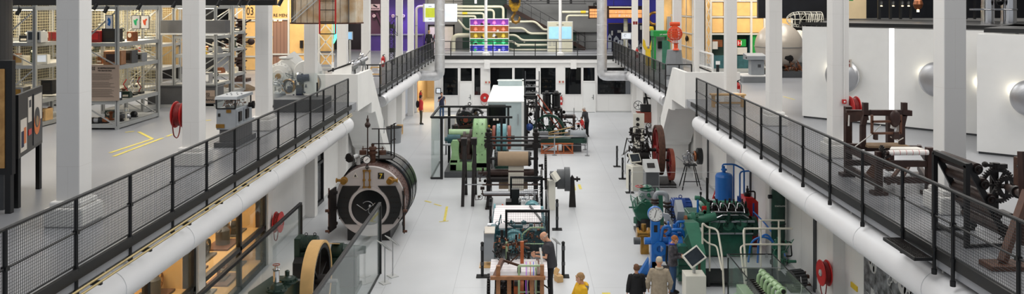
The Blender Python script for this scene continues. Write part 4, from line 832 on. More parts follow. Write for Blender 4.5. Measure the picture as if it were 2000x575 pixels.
# ---- paper / cloth calender
t = T('calender_machine', 'dark iron rolling machine with a big brown roll, centre of the hall', 'machine', (-.5, 31.0, 0)); y0, y1 = 30.4, 31.7
for x, yb in ((-2.33, 30.7), (-1.95, 30.75)):
    fr_ = P(t, 'a_frame', 'iron'); fr_.beam((x, yb, 0), (x + .03, yb + .6, 2.35), .12, .09).beam((x, yb + 1.9, 0), (x + .03, yb + .7, 2.35), .12, .09).box(x - .1, x + .12, yb + .5, yb + .85, 2.25, 2.5).beam((x, yb + .2, .8), (x, yb + 1.6, .8), .06)
P(t, 'tie_bar', 'steel').beam((-2.33, 30.9, .8), (-1.4, 30.9, .8), .035)
for x in (-1.33, .46):
    for y in (y0, y1): P(t, 'upright', 'iron').beam((x, y, 0), (x, y, 2.75), .15, .11)
    P(t, 'side_frame', 'iron').beam((x, y0, 1.4), (x, y1, 1.4), .12).beam((x, y0, .5), (x, y1, .5), .12).box(x - .12, x + .12, y0 - .15, y1 + .15, 0, .07); 
    P(t, 'cap', 'iron').lathe((x, y0, 2.75), 'z', [(0, .13), (.12, .13), (.15, .07), (.25, .09), (.3, .03)], 12).box(x - .14, x + .14, y0 - .1, y0 + .1, 2.3, 2.5)
for z, r in ((2.55, .045), (2.38, .05), (2.68, .03)): P(t, 'cross_shaft', 'iron').cyl((-1.5, y0 + .1, z), (.65, y0 + .1, z), r, n=10)
def roll(mat, z, r, x0=-1.0, x1=.15, yy=y0 + .1, name='roll'):
    m = P(t, name, mat); m.cyl((x0, yy, z), (x1, yy, z), r, n=28); return m
roll('paper_roll', 1.87, .27, -.98, .17, name='brown_roll'); P(t, 'roll_end', 'iron').cyl((-1.06, y0 + .1, 1.87), (-.98, y0 + .1, 1.87), .29, n=20).cyl((.17, y0 + .1, 1.87), (.25, y0 + .1, 1.87), .29, n=20).cyl((-1.4, y0 + .1, 1.87), (.55, y0 + .1, 1.87), .05, n=10).bolts((.25, y0 + .1, 1.87), 'x', .22, 8, .03, .04).bolts((-1.06, y0 + .1, 1.87), 'x', .22, 8, .03, -.04)
roll('iron_brown', 1.35, .13, -1.3, .45); roll('iron', 1.1, .12, -1.3, .45); roll('paper_roll', .85, .22, -.95, .15, y0 + .5, 'lower_brown_roll'); roll('steel', .62, .07, -1.5, .5, y0 - .1)
P(t, 'paper_web', 'web').add([(x, y, z) for x in (-.58, .0) for y, z in ((y0 + .1, 1.62), (y0 - .04, 1.35), (y0 - .03, 1.1), (y0 - .1, .65), (y0 - .08, .65), (y0 - .01, 1.1), (y0 - .02, 1.35), (y0 + .12, 1.62))], [(0, 1, 9, 8), (1, 2, 10, 9), (2, 3, 11, 10), (3, 4, 12, 11), (4, 5, 13, 12), (5, 6, 14, 13), (6, 7, 15, 14), (7, 0, 8, 15)])
P(t, 'shaft', 'iron_brown').cyl((-1.55, y0 - .2, .95), (.55, y0 - .2, .95), .03, n=10).cyl((-1.55, y0 - .1, .55), (.5, y0 - .1, .55), .05, n=10)
clutter(P(t, 'left_gearing', 'iron_brown'), -1.75, -1.3, y0 - .2, y0 + .3, .3, 1.4, 18, .13, 11); clutter(P(t, 'right_gearing', 'iron'), .45, .7, y0 - .2, y0 + .3, .4, 1.6, 14, .12, 12)
P(t, 'spur_gear', 'iron').gear((.83, y0 + .2, 1.35), 'x', .62, .07, 40, .05, 5, .07, 40)
pu = P(t, 'stepped_pulley', 'dgrey')
for x0, x1, r in ((1.0, 1.27, .3), (1.27, 1.55, .37), (1.55, 1.75, .45)): pu.cyl((x0, y0 + .3, 1.05), (x1, y0 + .3, 1.05), r, n=32)
P(t, 'pulley_shaft', 'iron').cyl((.5, y0 + .3, 1.05), (2.15, y0 + .3, 1.05), .045, n=10).cyl((2.0, y0 + .3, 1.05), (2.06, y0 + .3, 1.05), .1, n=12)
P(t, 'pulley_stand', 'iron').prism([(1.72, 0), (1.98, 0), (1.92, 1.1), (1.85, 1.2), (1.78, 1.1)], 'y', y0 + .2, y0 + .4)
# ---- info kiosks
def kiosk(x, y, w, d, h, label, screen_yaw=0.0, mat='console_white', tilt=1.0, roll=0):
    t = T('info_kiosk', label, 'kiosk', (x, y, 0), rz=screen_yaw, local=True)
    P(t, 'pedestal', mat, bev=.01).box(-w / 2, w / 2, -d / 2, d / 2, 0, h)
    P(t, 'neck', 'lgrey').cyl((0, 0, h), (0, 0, h + .12), .04, n=10).sph((0, 0, h + .12), .05, 10, 6)
    c = V(0, -.02, h + .3); s_ = P(t, 'monitor', 'console_white', bev=.01); R = Matrix.Rotation(tilt, 3, 'X') @ Matrix.Rotation(roll, 3, 'Z'); e_ = tuple(R.to_euler()); c.z += .12 * (roll != 0); s_.bx(c, (.5, .4, .07), e_)
    P(s_, 'screen', 'screen_dark').bx(c + R @ V(0, 0, .038), (.42, .32, .006), e_)
    return t
k = T('info_kiosk', 'tall cream kiosk panel with tilted screen beside the stepped pulley', 'kiosk', (1.35, 29.3, 0))
c = V(*G(1078, 411)); P(k, 'pedestal', 'console_white', bev=.01).bx((c.x - .05, c.y + .2, .55), (.26, .45, 1.1), (0, 0, .25)); s_ = P(k, 'monitor', 'console_white', bev=.01); s_.bx((c.x + .12, c.y - .1, 1.28), (.12, .5, .36), (0, -.6, -.3)); P(s_, 'screen', 'screen_dark').bx((c.x + .03, c.y - .13, 1.3), (.02, .4, .28), (0, -.6, -.3))
# ---- black mesh guards (two frames)
def guard(x0, x1, y, z, label, depth=1.6, mesh=True):
    t = T('machine_guard', label, 'guard', ((x0 + x1) / 2, y, 0), group='black machine guards')
    P(t, 'frame', 'black_gloss', bev=.006).beam((x0, y, 0), (x0, y, z), .07).beam((x1, y, 0), (x1, y, z), .07).beam((x0 - .035, y, z), (x1 + .035, y, z), .08).beam((x1, y, z), (x1 + .02, y + depth, z), .06).beam((x1, y + depth, 0), (x1, y + depth, z), .06)
    m = P(t, 'wire_mesh', 'mesh_wire'); n = int((x1 - x0) / .07)
    for k in range(1, n): m.beam((x0 + (x1 - x0) * k / n, y, .05), (x0 + (x1 - x0) * k / n, y, z), .005)
    for k in range(int(z / .07)): m.beam((x0, y, .07 * (k + 1)), (x1, y, .07 * (k + 1)), .005)
    return t
guard(-.45, .64, 28.4, 1.62, 'black mesh guard frame in front of the rolling machine', 1.2)
guard(-.52, .74, 24.05, 1.56, 'black mesh guard frame in front of the striped cloth loom', 2.6)
# ---- winding machine between the guards
t = T('winding_machine', 'teal motor winding machine with orange cone between the guards', 'machine', (.1, 27.5, 0)); 
P(t, 'bed', 'teal_dark', bev=.01).box(-.75, .8, 26.9, 27.5, 0, .5); P(t, 'column', 'black').box(-.62, -.1, 27.6, 28.1, 0, .95).box(-.42, -.15, 27.5, 27.7, .5, 1.4)
P(t, 'belt_guard', 'teal').lathe((.28, 27.1, .78), 'y', [(0, .24), (.1, .27), (.35, .27), (.4, .2)], 26); P(t, 'guard_plate', 'dgrey').prism([(.3, .5), (.62, .5), (.34, 1.1)], 'y', 26.8, 26.86)
P(t, 'cone', 'orange').lathe((-.72, 27.3, .5), 'z', [(0, .13), (.45, .02)], 16); clutter(P(t, 'yarn_guides', 'steel'), -.2, .6, 27.3, 27.9, .6, 1.3, 20, .1, 21)
P(t, 'thread_bars', 'steel').cyl((-.3, 27.8, 1.25), (.5, 27.9, 1.3), .015, n=6).cyl((-.3, 27.6, .95), (.55, 27.7, .9), .015, n=6)
# ---- power loom with striped cloth
t = T('power_loom', 'teal power loom carrying white striped cloth, middle of the row', 'loom', (0, 25.5, 0))
P(t, 'frame', 'teal_dark', bev=.015).box(-1.0, -.85, 24.3, 26.4, .1, .95).box(.54, .66, 24.3, 26.4, .1, .95).box(-1.0, .6, 24.7, 24.85, .35, .8).box(-1.0, .6, 26.2, 26.4, .2, .8)
P(t, 'rear_beam', 'teal').cyl((-.95, 26.35, 1.0), (.64, 26.35, 1.0), .12, n=18).cyl((-.98, 26.35, 1.0), (-.92, 26.35, 1.0), .2, n=20)
def sheet(mb, x0, x1, prof, th=.02):
    n = len(prof); vs = [(x, y, z + d) for d in (0, th) for x in (x0, x1) for y, z in prof]; fs = []
    for k in range(n - 1):
        fs += [(2 * n + k, 2 * n + k + 1, 3 * n + k + 1, 3 * n + k), (k, n + k, n + k + 1, k + 1), (k, k + 1, 2 * n + k + 1, 2 * n + k), (n + k, 3 * n + k, 3 * n + k + 1, n + k + 1)]
    fs += [(0, 2 * n, 3 * n, n), (n - 1, 2 * n - 1, 4 * n - 1, 3 * n - 1)]
    return mb.add(vs, fs, False)
sheet(P(t, 'cloth', 'towel'), -.95, .55, [(24.85, .8), (24.95, .93), (25.2, 1.0), (26.2, 1.08), (26.35, 1.13)])
P(t, 'front_roller', 'steel').cyl((-1.12, 24.9, .88), (-.8, 24.9, .88), .085, n=18); P(t, 'breast_beam', 'black').beam((-.55, 24.85, .98), (.55, 24.85, .98), .05).beam((.2, 26.3, 1.15), (.58, 24.9, 1.0), .05)
P(t, 'motor', 'teal').lathe((-.29, 24.45, .68), (0.0, -1, -.25), [(0, .26), (.1, .28), (.18, .28), (.2, .22), (.45, .21), (.47, .17)], 28); P(t, 'motor_fins', 'teal_dark').bolts((-.29, 24.1, .6), (0, -1, -.25), .215, 16, .012, .22)
P(t, 'side_gear', 'iron').wheel((-1.1, 24.4, .55), 'x', .42, .06, .05, 8, sp=.03, n=36); P(t, 'control_box', 'mach_grey', bev=.01).box(-1.18, -.88, 23.75, 24.0, .15, 1.05); P(t, 'box_lid', 'poster_cream').bx((-1.0, 23.73, 1.08), (.3, .3, .03), (.4, 0, 0)); P(t, 'floor_board', 'wood_light').box(-1.3, -.75, 23.6, 24.1, 0, .03)
clutter(P(t, 'heddle_gear', 'teal_dark'), -.85, .65, 24.4, 24.8, .4, 1.1, 40, .12, 31); clutter(P(t, 'shuttle_gear', 'copper'), -.1, .65, 24.35, 24.7, .45, 1.05, 16, .07, 33)
P(t, 'tie_rods', 'green_pale').tube([(-.05, 24.2, .5), (-.05, 24.1, .85), (.2, 24.1, 1.05), (.6, 24.1, 1.05)], .022, 6, fillet=.08).tube([(.05, 24.15, .55), (.65, 24.15, .55)], .015, 6)
# ---- hand-operated loom in front
t = T('ribbon_loom', 'wooden framed loom worked by the bald man, with striped cloth and ribbons', 'loom', (-.1, 21.9, 0))
sheet(P(t, 'cloth', 'towel'), -.85, .6, [(21.7, .85), (21.8, 1.0), (22.6, 1.06), (22.7, 1.0)])
P(t, 'front_rail', 'wood').box(-.82, .53, 21.3, 21.4, .98, 1.06); P(t, 'lower_rail', 'wood').box(-.8, .5, 21.3, 21.38, .3, .38)
for x, h in ((-.63, 1.3), (-.36, 1.0), (.2, 1.0), (.45, 1.32)): P(t, 'post', 'wood').box(x - .05, x + .05, 21.36, 21.46, 0, h)
P(t, 'side_frame', 'wood_mid').beam((-.72, 21.4, 1.0), (-.55, 22.0, 1.25), .09, .12).beam((.36, 21.4, 1.05), (.36, 22.6, 1.05), .08)
P(t, 'upright_slat', 'orange_rust').box(-.09, .0, 22.3, 22.38, .95, 1.62); P(t, 'upright_slat', 'green_pale').box(-.47, -.41, 22.5, 22.56, .9, 1.55)
P(t, 'heald_frame', 'green_pale').beam((-.12, 21.55, 1.25), (.4, 21.55, 1.25), .04).beam((-.12, 21.55, .4), (-.12, 21.55, 1.25), .05).beam((.3, 21.55, .4), (.3, 21.55, 1.2), .05).beam((-.12, 21.55, .6), (.4, 21.55, .6), .03)
P(t, 'levers', 'rusty').beam((-.5, 21.8, 1.3), (-.1, 21.7, 1.2), .05).beam((-.45, 22.4, 1.5), (.1, 22.4, 1.62), .05).beam((-.2, 22.4, 1.55), (.15, 22.3, 1.45), .04).beam((-.4, 22.0, 1.15), (-.12, 21.8, 1.45), .03)
clutter(P(t, 'loom_gear', 'iron'), -.75, .15, 22.3, 22.8, 1.0, 1.6, 40, .1, 41); clutter(P(t, 'copper_gear', 'copper'), -.7, .1, 22.3, 22.7, 1.4, 1.65, 12, .08, 42)
clutter(P(t, 'under_gear', 'iron'), -.6, .4, 21.5, 22.2, .2, .9, 30, .14, 43); P(t, 'ribbon_spool', 'orange_rust').cyl((-.25, 21.8, .6), (.0, 21.8, .6), .25, n=22)
gw = P(t, 'ratchet_gear', 'iron'); gw.gear((-.88, 21.7, .62), 'x', .32, .06, 36, .05, 5, .05, 36)
for k, (x, mt) in enumerate(((.06, 'cube_purple'), (.1, 'cloth'), (.16, 'orange'), (.2, 'cloth'), (.24, 'cube_blue'), (.28, 'cloth'))):
    P(t, 'ribbon', mt).tube([(x, 21.7, 1.3), (x + .005, 21.5, 1.1), (x - .01, 21.48, .8), (x + .01, 21.5, .45)], .011, 5)
P(t, 'yarn_skein', 'cloth').tube([(.42, 22.2, 1.5), (.45, 22.1, 1.3), (.47, 22.0, 1.1), (.5, 22.0, .8)], .03, 6).tube([(.32, 22.1, 1.2), (.35, 22.0, 1.0)], .035, 6)
P(t, 'under_frame', 'iron').box(-.75, .5, 22.4, 22.5, 0, .85).box(-.75, -.65, 21.6, 22.5, .3, .4)
flush(); t.o.location.y -= 1.55
# ---- wooden box beside sign pole
t = T('wooden_box', 'small open light brown box at the foot of the slim sign pole', 'box', (.97, 22.5, 0)); P(t, 'body', 'wood_light', bev=.005).bx((.97, 22.5, .09), (.17, .26, .18), (0, 0, .4)); P(t, 'lid', 'wood_light').bx((.91, 22.6, .24), (.02, .24, .2), (0, .5, .4))
# ---- crane hook
t = T('crane_hook', 'yellow and black crane block with a large hook hanging over the hall', 'crane hook', A(1006, 0, 20)); c = V(*A(1006, 20, 20))
b = P(t, 'block', 'crane_yellow', bev=.01); b.prism([(c.x - .16, c.z + .6), (c.x - .15, c.z + .12), (c.x - .07, c.z - .03), (c.x + .05, c.z - .03), (c.x + .13, c.z + .12), (c.x + .15, c.z + .6)], 'y', 19.9, 20.1)
P(t, 'sheave', 'black').cyl((c.x, 19.86, c.z + .3), (c.x, 20.14, c.z + .3), .11, n=24)
P(t, 'shank', 'brass').cyl((c.x - .01, 20, c.z - .02), (c.x - .01, 20, c.z - .1), .035, n=12)
hk = [(-.01, -.08), (-.045, -.14), (-.075, -.2), (-.05, -.28), (.02, -.31), (.09, -.28), (.115, -.21), (.1, -.16)]
P(t, 'hook', 'brass').tube([(c.x + a, 20, c.z + b_) for a, b_ in hk], [.03, .035, .04, .042, .042, .036, .028, .014], 10)
P(t, 'cable', 'iron').cyl((c.x - .08, 20, c.z + .6), (c.x - .08, 20, 13.2), .01, n=6).cyl((c.x + .08, 20, c.z + .6), (c.x + .08, 20, 13.2), .01, n=6)
# ============================================================ PEOPLE
def person(label, loc, rz, h=1.75, top='cl_black', legs='cl_jean', hair='hair_brown', hair_len=.0, elbows=None, wrists=None, lean=0.0, coat=.0, sleeve=1.0,
           stance=(.0, .0), turn=0.0, nod=0.0, vox=.010, group=None, bald=False, hat=None, hands=True, bulk=1.0):
    """front of the figure looks along local -Y. elbows / wrists: ((l),(r)) in metres for a 1.75 m figure; lean tips the upper body forward"""
    s = h / 1.75
    t = T('person', label, 'person', loc, rz, group=group, local=True)
    hz = .93
    def U(p):                                    # upper-body lean about the hips
        p = Vector(p); q = p - V(0, 0, hz); c, sn = math.cos(lean), math.sin(lean)
        return V(q.x, q.y * c - q.z * sn, q.y * sn + q.z * c + hz) * s
    def Lg(p): return Vector(p) * s
    eb = elbows or ((.25, .04, 1.14), (-.25, .04, 1.14)); wr = wrists or ((.26, -.06, .9), (-.26, -.06, .9))
    sh = ((.175, 0, 1.41), (-.175, 0, 1.41))
    def ell(c, rx, ry, f, n=20): return [f((c[0] + rx * math.cos(2 * PI * k / n), c[1] + ry * math.sin(2 * PI * k / n), c[2])) for k in range(n)]
    yf = stance
    ank = ((.10, yf[0], .08), (-.10, yf[1], .08)); kn = ((.10, yf[0] * .5 - .02, .5), (-.10, yf[1] * .5 - .02, .5)); hp = ((.085, 0, .9), (-.085, 0, .9))
    hc = V(0, -.02, 1.635)
    def Hd(p):                                   # head turn and nod
        q = Vector(p) - V(0, 0, 1.52); q = Matrix.Rotation(turn, 3, 'Z') @ Matrix.Rotation(nod, 3, 'X') @ q; return U(q + V(0, 0, 1.52))
    b = P(t, 'body', 'skin', remesh=vox * s, smooth_it=2)
    b.loftg([ell(c, rx, ry, U) for c, rx, ry in (((0, 0, .9), .15, .1), ((0, 0, 1.1), .125, .09), ((0, 0, 1.3), .15, .1), ((0, .01, 1.42), .14, .075), ((0, .01, 1.47), .06, .055))])
    b.loftg([ell(c, rx, ry, Hd) for c, rx, ry in (((0, .01, 1.44), .056, .056), ((0, 0, 1.56), .05, .054))])
    # head with jaw, nose, brow, ears
    rings = []
    for z, rx, ry, dy in ((1.525, .03, .03, -.045), (1.54, .048, .055, -.03), (1.565, .06, .078, -.012), (1.6, .068, .09, 0), (1.64, .074, .096, .004), (1.68, .075, .098, .006), (1.71, .069, .09, .008), (1.735, .052, .07, .01), (1.75, .02, .03, .01)):
        rings.append(ell((0, dy - .012, z), rx, ry, Hd, 20))
    b.loftg(rings)
    b.tube([Hd((0, -.098, 1.655)), Hd((0, -.118, 1.615)), Hd((0, -.104, 1.605))], [.008 * s, .014 * s, .012 * s], 8)
    b.tube([Hd((-.04, -.098, 1.672)), Hd((0, -.104, 1.67)), Hd((.04, -.098, 1.672))], .009 * s, 6)
    for q in (-1, 1):
        b.tube([Hd((q * .072, .0, 1.665)), Hd((q * .085, .012, 1.655)), Hd((q * .076, .006, 1.62))], .012 * s, 6)
        b.tube([Hd((q * .018, -.1, 1.573)), Hd((0, -.106, 1.572))], .008 * s, 6)
    for i in (0, 1):
        b.tube([Lg(hp[i]), Lg(kn[i]), Lg(ank[i])], [.078 * s, .05 * s, .036 * s], 12)
        S_, E_, W_ = U(sh[i]), U(eb[i]), U(wr[i])
        b.tube([S_, E_, W_], [.046 * s, .038 * s, .026 * s], 10)
        if hands:
            d = (W_ - E_).normalized(); out = V(1 if i == 0 else -1, 0, 0); nrm = d.cross(out).cross(d).normalized() * -1   # palm faces the body
            side = d.cross(nrm).normalized()
            if side.y > 0: side = -side
            pc = W_ + d * .045 * s
            for k in range(5): b.sph(pc + side * (k - 2) * .015 * s, (.018 * s, .018 * s, .034 * s) if abs(d.z) > .6 else (.02 * s, .034 * s, .02 * s), 8, 6)
            for k, ln in enumerate((.07, .08, .075, .06)):
                r0 = W_ + d * .075 * s + side * (.027 - .018 * k) * s; b.tube([r0 - d * .02 * s, r0 + d * ln * .5 * s, r0 + (d * ln * .85 + nrm * .022) * s], [.0095 * s, .009 * s, .007 * s], 7)
            r0 = W_ + (d * .02 + side * .03) * s; b.tube([r0, r0 + (d * .03 + side * .022) * s, r0 + (d * .06 + side * .026 + nrm * .012) * s], [.011 * s, .010 * s, .008 * s], 7)
    # face details
    for q in (-1, 1):
        P(t, 'eye', 'white').sph(Hd((q * .03, -.099, 1.648)), .0105 * s, 8, 6).mat('ink').sph(Hd((q * .03, -.107, 1.648)), .0055 * s, 8, 6)
    P(t, 'mouth', 'cl_pink').tube([Hd((-.022, -.1, 1.574)), Hd((0, -.112, 1.572)), Hd((.022, -.1, 1.574))], .0045 * s, 6)
    # clothes
    j = P(t, 'jacket' if coat or sleeve > .9 else 'shirt', top, remesh=.013 * s, smooth_it=3); hem = .86 - coat; w = bulk
    j.loftg([ell(c, rx * w, ry * w, U if c[2] > .9 else Lg) for c, rx, ry in (((0, 0, hem), .19, .135), ((0, 0, .95), .178, .125), ((0, 0, 1.1), .165, .12), ((0, -.01, 1.28), .185, .13), ((0, 0, 1.38), .185, .12), ((0, .01, 1.44), .13, .09), ((0, .01, 1.485), .072, .068))])
    for i in (0, 1):
        S_, E_, W_ = U(sh[i]), U(eb[i]), U(wr[i])
        if sleeve > .9: j.tube([U((sh[i][0] * .7, 0, 1.42)), S_, S_.lerp(E_, .3), E_, E_.lerp(W_, .92)], [.07 * s, .072 * s * w, .066 * s * w, .056 * s * w, .045 * s * w], 12)
        else: j.tube([U((sh[i][0] * .7, 0, 1.42)), S_, S_.lerp(E_, .3), S_.lerp(E_, sleeve * 1.6)], [.065 * s, .07 * s, .066 * s, .066 * s], 12)
    P(j, 'collar', top).tube([U((.062 * math.cos(a), .01 + .06 * math.sin(a), 1.48)) for a in [2 * PI * k / 14 for k in range(14)]], .016 * s, 7, closed=True)
    l = P(t, 'trousers', legs, remesh=.013 * s, smooth_it=3)
    l.loftg([ell(c, rx, ry, Lg) for c, rx, ry in (((0, 0, .82), .14, .105), ((0, 0, .9), .165, .118), ((0, 0, .99), .155, .11))])
    for i in (0, 1): l.tube([Lg(hp[i]), Lg(Vector(hp[i]).lerp(Vector(kn[i]), .5)), Lg(kn[i]), Lg(Vector(ank[i]) + V(0, 0, .0))], [.092 * s, .082 * s, .066 * s, .056 * s], 14)
    for i in (0, 1):
        a = ank[i]; P(t, 'shoe', 'shoe', bev=.012).prism([(a[1] + .07, 0), (a[1] + .075, .07), (a[1] + .03, .1), (a[1] - .05, .085), (a[1] - .15, .05), (a[1] - .17, .02), (a[1] - .165, 0)] if s > .99 else [(p * s, q * s) for p, q in ((a[1] + .07, 0), (a[1] + .075, .07), (a[1] + .03, .1), (a[1] - .05, .085), (a[1] - .15, .05), (a[1] - .17, .02), (a[1] - .165, 0))], 'x', (a[0] - .042) * s, (a[0] + .042) * s)
    if hat:
        m = P(t, 'hat', hat, remesh=.01 * s, smooth_it=2); m.loftg([ell((0, -.006, z), rx, ry, Hd, 20) for z, rx, ry in ((1.655, .08, .104), (1.69, .086, .108), (1.72, .08, .1), (1.755, .062, .078), (1.775, .025, .03))])
    else:
        m = P(t, 'hair', hair, remesh=.008 * s, smooth_it=1)
        if bald:
            for q in range(9):
                a = math.radians(-10 + 25 * q); m.sph(Hd((.077 * math.cos(a), .0 + .092 * math.sin(a), 1.63)), (.012 * s, .014 * s, .03 * s), 8, 6)
        else:
            m.loftg([ell((0, .012, z), rx, ry, Hd, 20) for z, rx, ry in ((1.668, .08, .096), (1.7, .082, .1), (1.735, .07, .085), (1.76, .045, .055), (1.77, .015, .02))])
            for q in range(14):
                a = math.radians(-15 + 210 * q / 13); m.sph(Hd((.074 * math.cos(a), .01 + .088 * math.sin(a), 1.64 - hair_len * .5)), (.02 * s, .02 * s, (.045 + hair_len) * s), 8, 6)
            for q in range(6): m.sph(Hd((-.05 + .02 * q, -.085, 1.7)), (.017 * s, .014 * s, .018 * s), 8, 6)
    t.U, t.Hd, t.s = U, Hd, s
    return t
# face directions: rz = 0 looks at the camera, pi looks away
p = person('bald man in dark grey T-shirt leaning over the wooden ribbon loom', (.71, 21.12, 0), -PI / 2 - .1, 1.80, 'cl_char', 'cl_black', 'hair_grey', bald=True, lean=.16, nod=.5, sleeve=.42,
           elbows=((.27, -.07, 1.16), (-.26, -.09, 1.14)), wrists=((.14, -.34, 1.2), (-.12, -.36, 1.2)), vox=.008, bulk=1.25)
P(p, 'shirt_print', 'letter_white').sph(p.U((.1, .105, 1.38)), (.03, .012, .018), 8, 6).sph(p.U((-.02, .115, 1.39)), (.03, .012, .014), 8, 6)
c = G(1288, 640)
p = person('person in a tan wool coat and knitted hat seen from behind', (3.25, 19.35, 0), PI - .1, 1.66, 'cl_tan', 'cl_jean', hat='cl_hat', coat=.16, bulk=1.18, elbows=((.29, .03, 1.14), (-.29, .03, 1.14)), wrists=((.27, -.1, .92), (-.27, -.1, .92)))
P(p, 'scarf', 'cl_hat').tube([p.U((.075 * math.cos(a), .01 + .075 * math.sin(a), 1.5)) for a in [2 * PI * k / 14 for k in range(14)]], .032 * p.s, 8, closed=True)
p = person('boy in a black hooded jacket seen from behind, left of the tan coat', (2.73, 19.55, 0), PI + .1, 1.43, 'cl_black', 'cl_jean', 'hair_brown', bulk=1.12, elbows=((.25, .02, 1.14), (-.25, .02, 1.14)))
P(p, 'hood', 'cl_black').sph(p.U((0, .1, 1.44)), (.1 * p.s, .06 * p.s, .06 * p.s), 12, 8)
p = person('boy with ginger hair in a camouflage jacket looking at a phone by the blue pump', (3.98, 21.55, 0), PI * .37, 1.56, 'cl_camo', 'cl_jean', 'hair_ginger', nod=.5, bulk=1.12,
           elbows=((.24, -.04, 1.14), (-.24, -.04, 1.14)), wrists=((.1, -.27, 1.16), (-.08, -.27, 1.16)), vox=.008)
P(p, 'hood_lining', 'cl_blue').tube([p.U((.085 * math.cos(a), .02 + .08 * math.sin(a), 1.5)) for a in [2 * PI * k / 14 for k in range(14)]], .025 * p.s, 8, closed=True)
q = p.U((.01, -.37, 1.2)); ph = T('phone', 'small dark phone held by the boy beside the blue pump', 'phone', Matrix.Rotation(PI * .37, 3, 'Z') @ q + V(3.98, 21.55, 0)); cc = ph.off
P(ph, 'case', 'black_gloss').bx(cc, (.07, .13, .01), (.5, 0, PI * .37)); P(ph, 'screen', 'screen_dark').bx(cc + V(0, 0, .007), (.06, .115, .004), (.5, 0, PI * .37))
P(p, 'phone_grip', 'skin').sph(q + V(0, .02, -.02), (.03, .03, .02), 8, 6)
p = person('woman with short blond hair in a yellow jacket at the bottom edge', (1.31, 18.3, 0), -PI / 2 + .35, 1.64, 'cl_yellow', 'cl_jean', 'hair_blond', turn=-.15, nod=.25, bulk=1.16,
           elbows=((.27, -.06, 1.14), (-.26, -.1, 1.12)), wrists=((.2, -.34, .98), (-.16, -.36, .98)), vox=.008)
P(p, 'shoulder_yoke', 'cl_grey').tube([p.U((-.15, .05, 1.4)), p.U((-.08, .1, 1.43)), p.U((.08, .1, 1.43)), p.U((.15, .05, 1.4))], .055, 10)
P(p, 'hood', 'cl_yellow').sph(p.U((0, .1, 1.46)), (.12, .07, .06), 12, 8)
c = G(822, 243); p = person('man in a bright red jacket with black backpack near the corridor opening', c, PI / 2 + .2, 1.84, 'cl_red', 'cl_olive', 'hair_dark', vox=.012, bulk=1.1)
P(p, 'backpack', 'cl_black', remesh=.014).sph(p.U((0, .2, 1.22)), (.15, .11, .24), 14, 10)
c = G(861, 234); person('man in a navy vest over pink sleeves standing by the back wall', (c[0], 53.9, 0), .5, 1.76, 'cl_navy', 'cl_jean', 'hair_dark', vox=.012, sleeve=.25, elbows=((.27, 0, 1.14), (-.25, .0, 1.14)), wrists=((.2, -.16, .98), (-.1, -.2, 1.4)))
c = G(1146, 267); p = person('grey-haired man in a dark suit jacket bending over a child', c, PI / 2 + .5 - PI, 1.74, 'cl_char', 'cl_black', 'hair_grey', lean=.22, nod=.35, vox=.012, elbows=((.26, -.08, 1.15), (-.26, -.08, 1.15)), wrists=((.18, -.28, .98), (-.18, -.28, .98)))
c = G(1138, 268); person('child in a red vest reaching over the stanchion rail', (c[0] - .02, 46.0, 0), -PI * .4, 1.25, 'cl_red', 'cl_black', 'hair_dark', lean=.15, vox=.014, elbows=((.26, -.14, 1.22), (-.24, -.14, 1.22)), wrists=((.2, -.42, 1.26), (-.18, -.42, 1.26)))
person('visitor in black seen from behind on the far left gallery corner', (-7.05, 60.0, 4), PI, 1.68, 'cl_black', 'cl_black', 'hair_blond', vox=.014)
p = person('visitor in jeans with a red backpack on the far left gallery', (-6.35, 59.0, 4), PI - .3, 1.74, 'cl_navy', 'cl_jean', 'hair_ginger', vox=.014)
P(p, 'backpack', 'cl_red', remesh=.014).sph(p.U((0, .18, 1.25)), (.14, .09, .22), 14, 10)
person('visitor in a red top half hidden behind the far left railing', (-8.25, 58.8, 4), PI, 1.35, 'cl_red', 'cl_black', 'hair_dark', vox=.014)
# ============================================================ HALL, RIGHT
# ---- dial gauge stand + blue pump
t = T('blue_pump', 'bright blue test pump with a large white dial on a post', 'pump', (3.5, 23.1, 0)); y = 23.0; c = V(*A(1280, 419, y))
P(t, 'dial', 'blue').cyl(c + V(0, .1, 0), c - V(0, .03, 0), .215, n=32); d = P(t, 'dial_face', 'white_gloss'); d.cyl(c - V(0, .03, 0), c - V(0, .036, 0), .19, n=32).mat('chrome').annulus(c - V(0, .035, 0), 'y', .185, .205, .03, 32)
d.mat('ink').beam(c + V(-.03, -.042, -.09), c + V(.03, -.042, .13), .012)
for k in range(12): a = 2 * PI * k / 12; d.bx(c + V(.155 * math.cos(a), -.04, .155 * math.sin(a)), (.035, .006, .01), (0, -a, 0))
px, pz = c.x, c.z
P(t, 'post', 'blue', bev=.015).box(px - .13, px + .13, y - .05, y + .12, .9, pz - .2); P(t, 'post_slot', 'ink').box(px - .05, px + .05, y - .055, y - .045, pz - .5, pz - .3)
b = P(t, 'pump_body', 'blue', bev=.015); b.box(px - .12, px + .14, y - .06, y + .2, .05, .9); b.prism([(px - .22, .0), (px + .3, 0), (px + .14, .4), (px - .1, .4)], 'y', y - .06, y + .2); b.annulus((px + .12, y - .08, .78), 'y', .1, .2, .08, 24); b.cyl((px - .3, y + .1, .95), (px + .35, y + .1, .95), .1, n=18); b.cyl((px + .35, y, .9), (px + .75, y, .9), .2, n=20)
b.cyl((px + .55, y + .1, .3), (px + .55, y + .1, 1.2), .15, n=18).box(px + .2, px + .85, y - .05, y + .35, .4, .75)
pp = P(t, 'pipework', 'blue'); pp.tube([(px + .15, y - .05, 1.0), (px + .2, y - .08, 1.4), (px + .4, y - .08, 1.42), (px + .4, y - .08, 1.25)], .045, 8, fillet=.1).tube([(px + .3, y, 1.15), (px + .45, y - .05, 1.3), (px + .75, y - .05, 1.32), (px + .85, y, 1.1)], .05, 8, fillet=.1).tube([(px + .6, y + .1, 1.1), (px + .62, y + .1, 1.5), (px + .85, y + .1, 1.5)], .04, 8, fillet=.1)
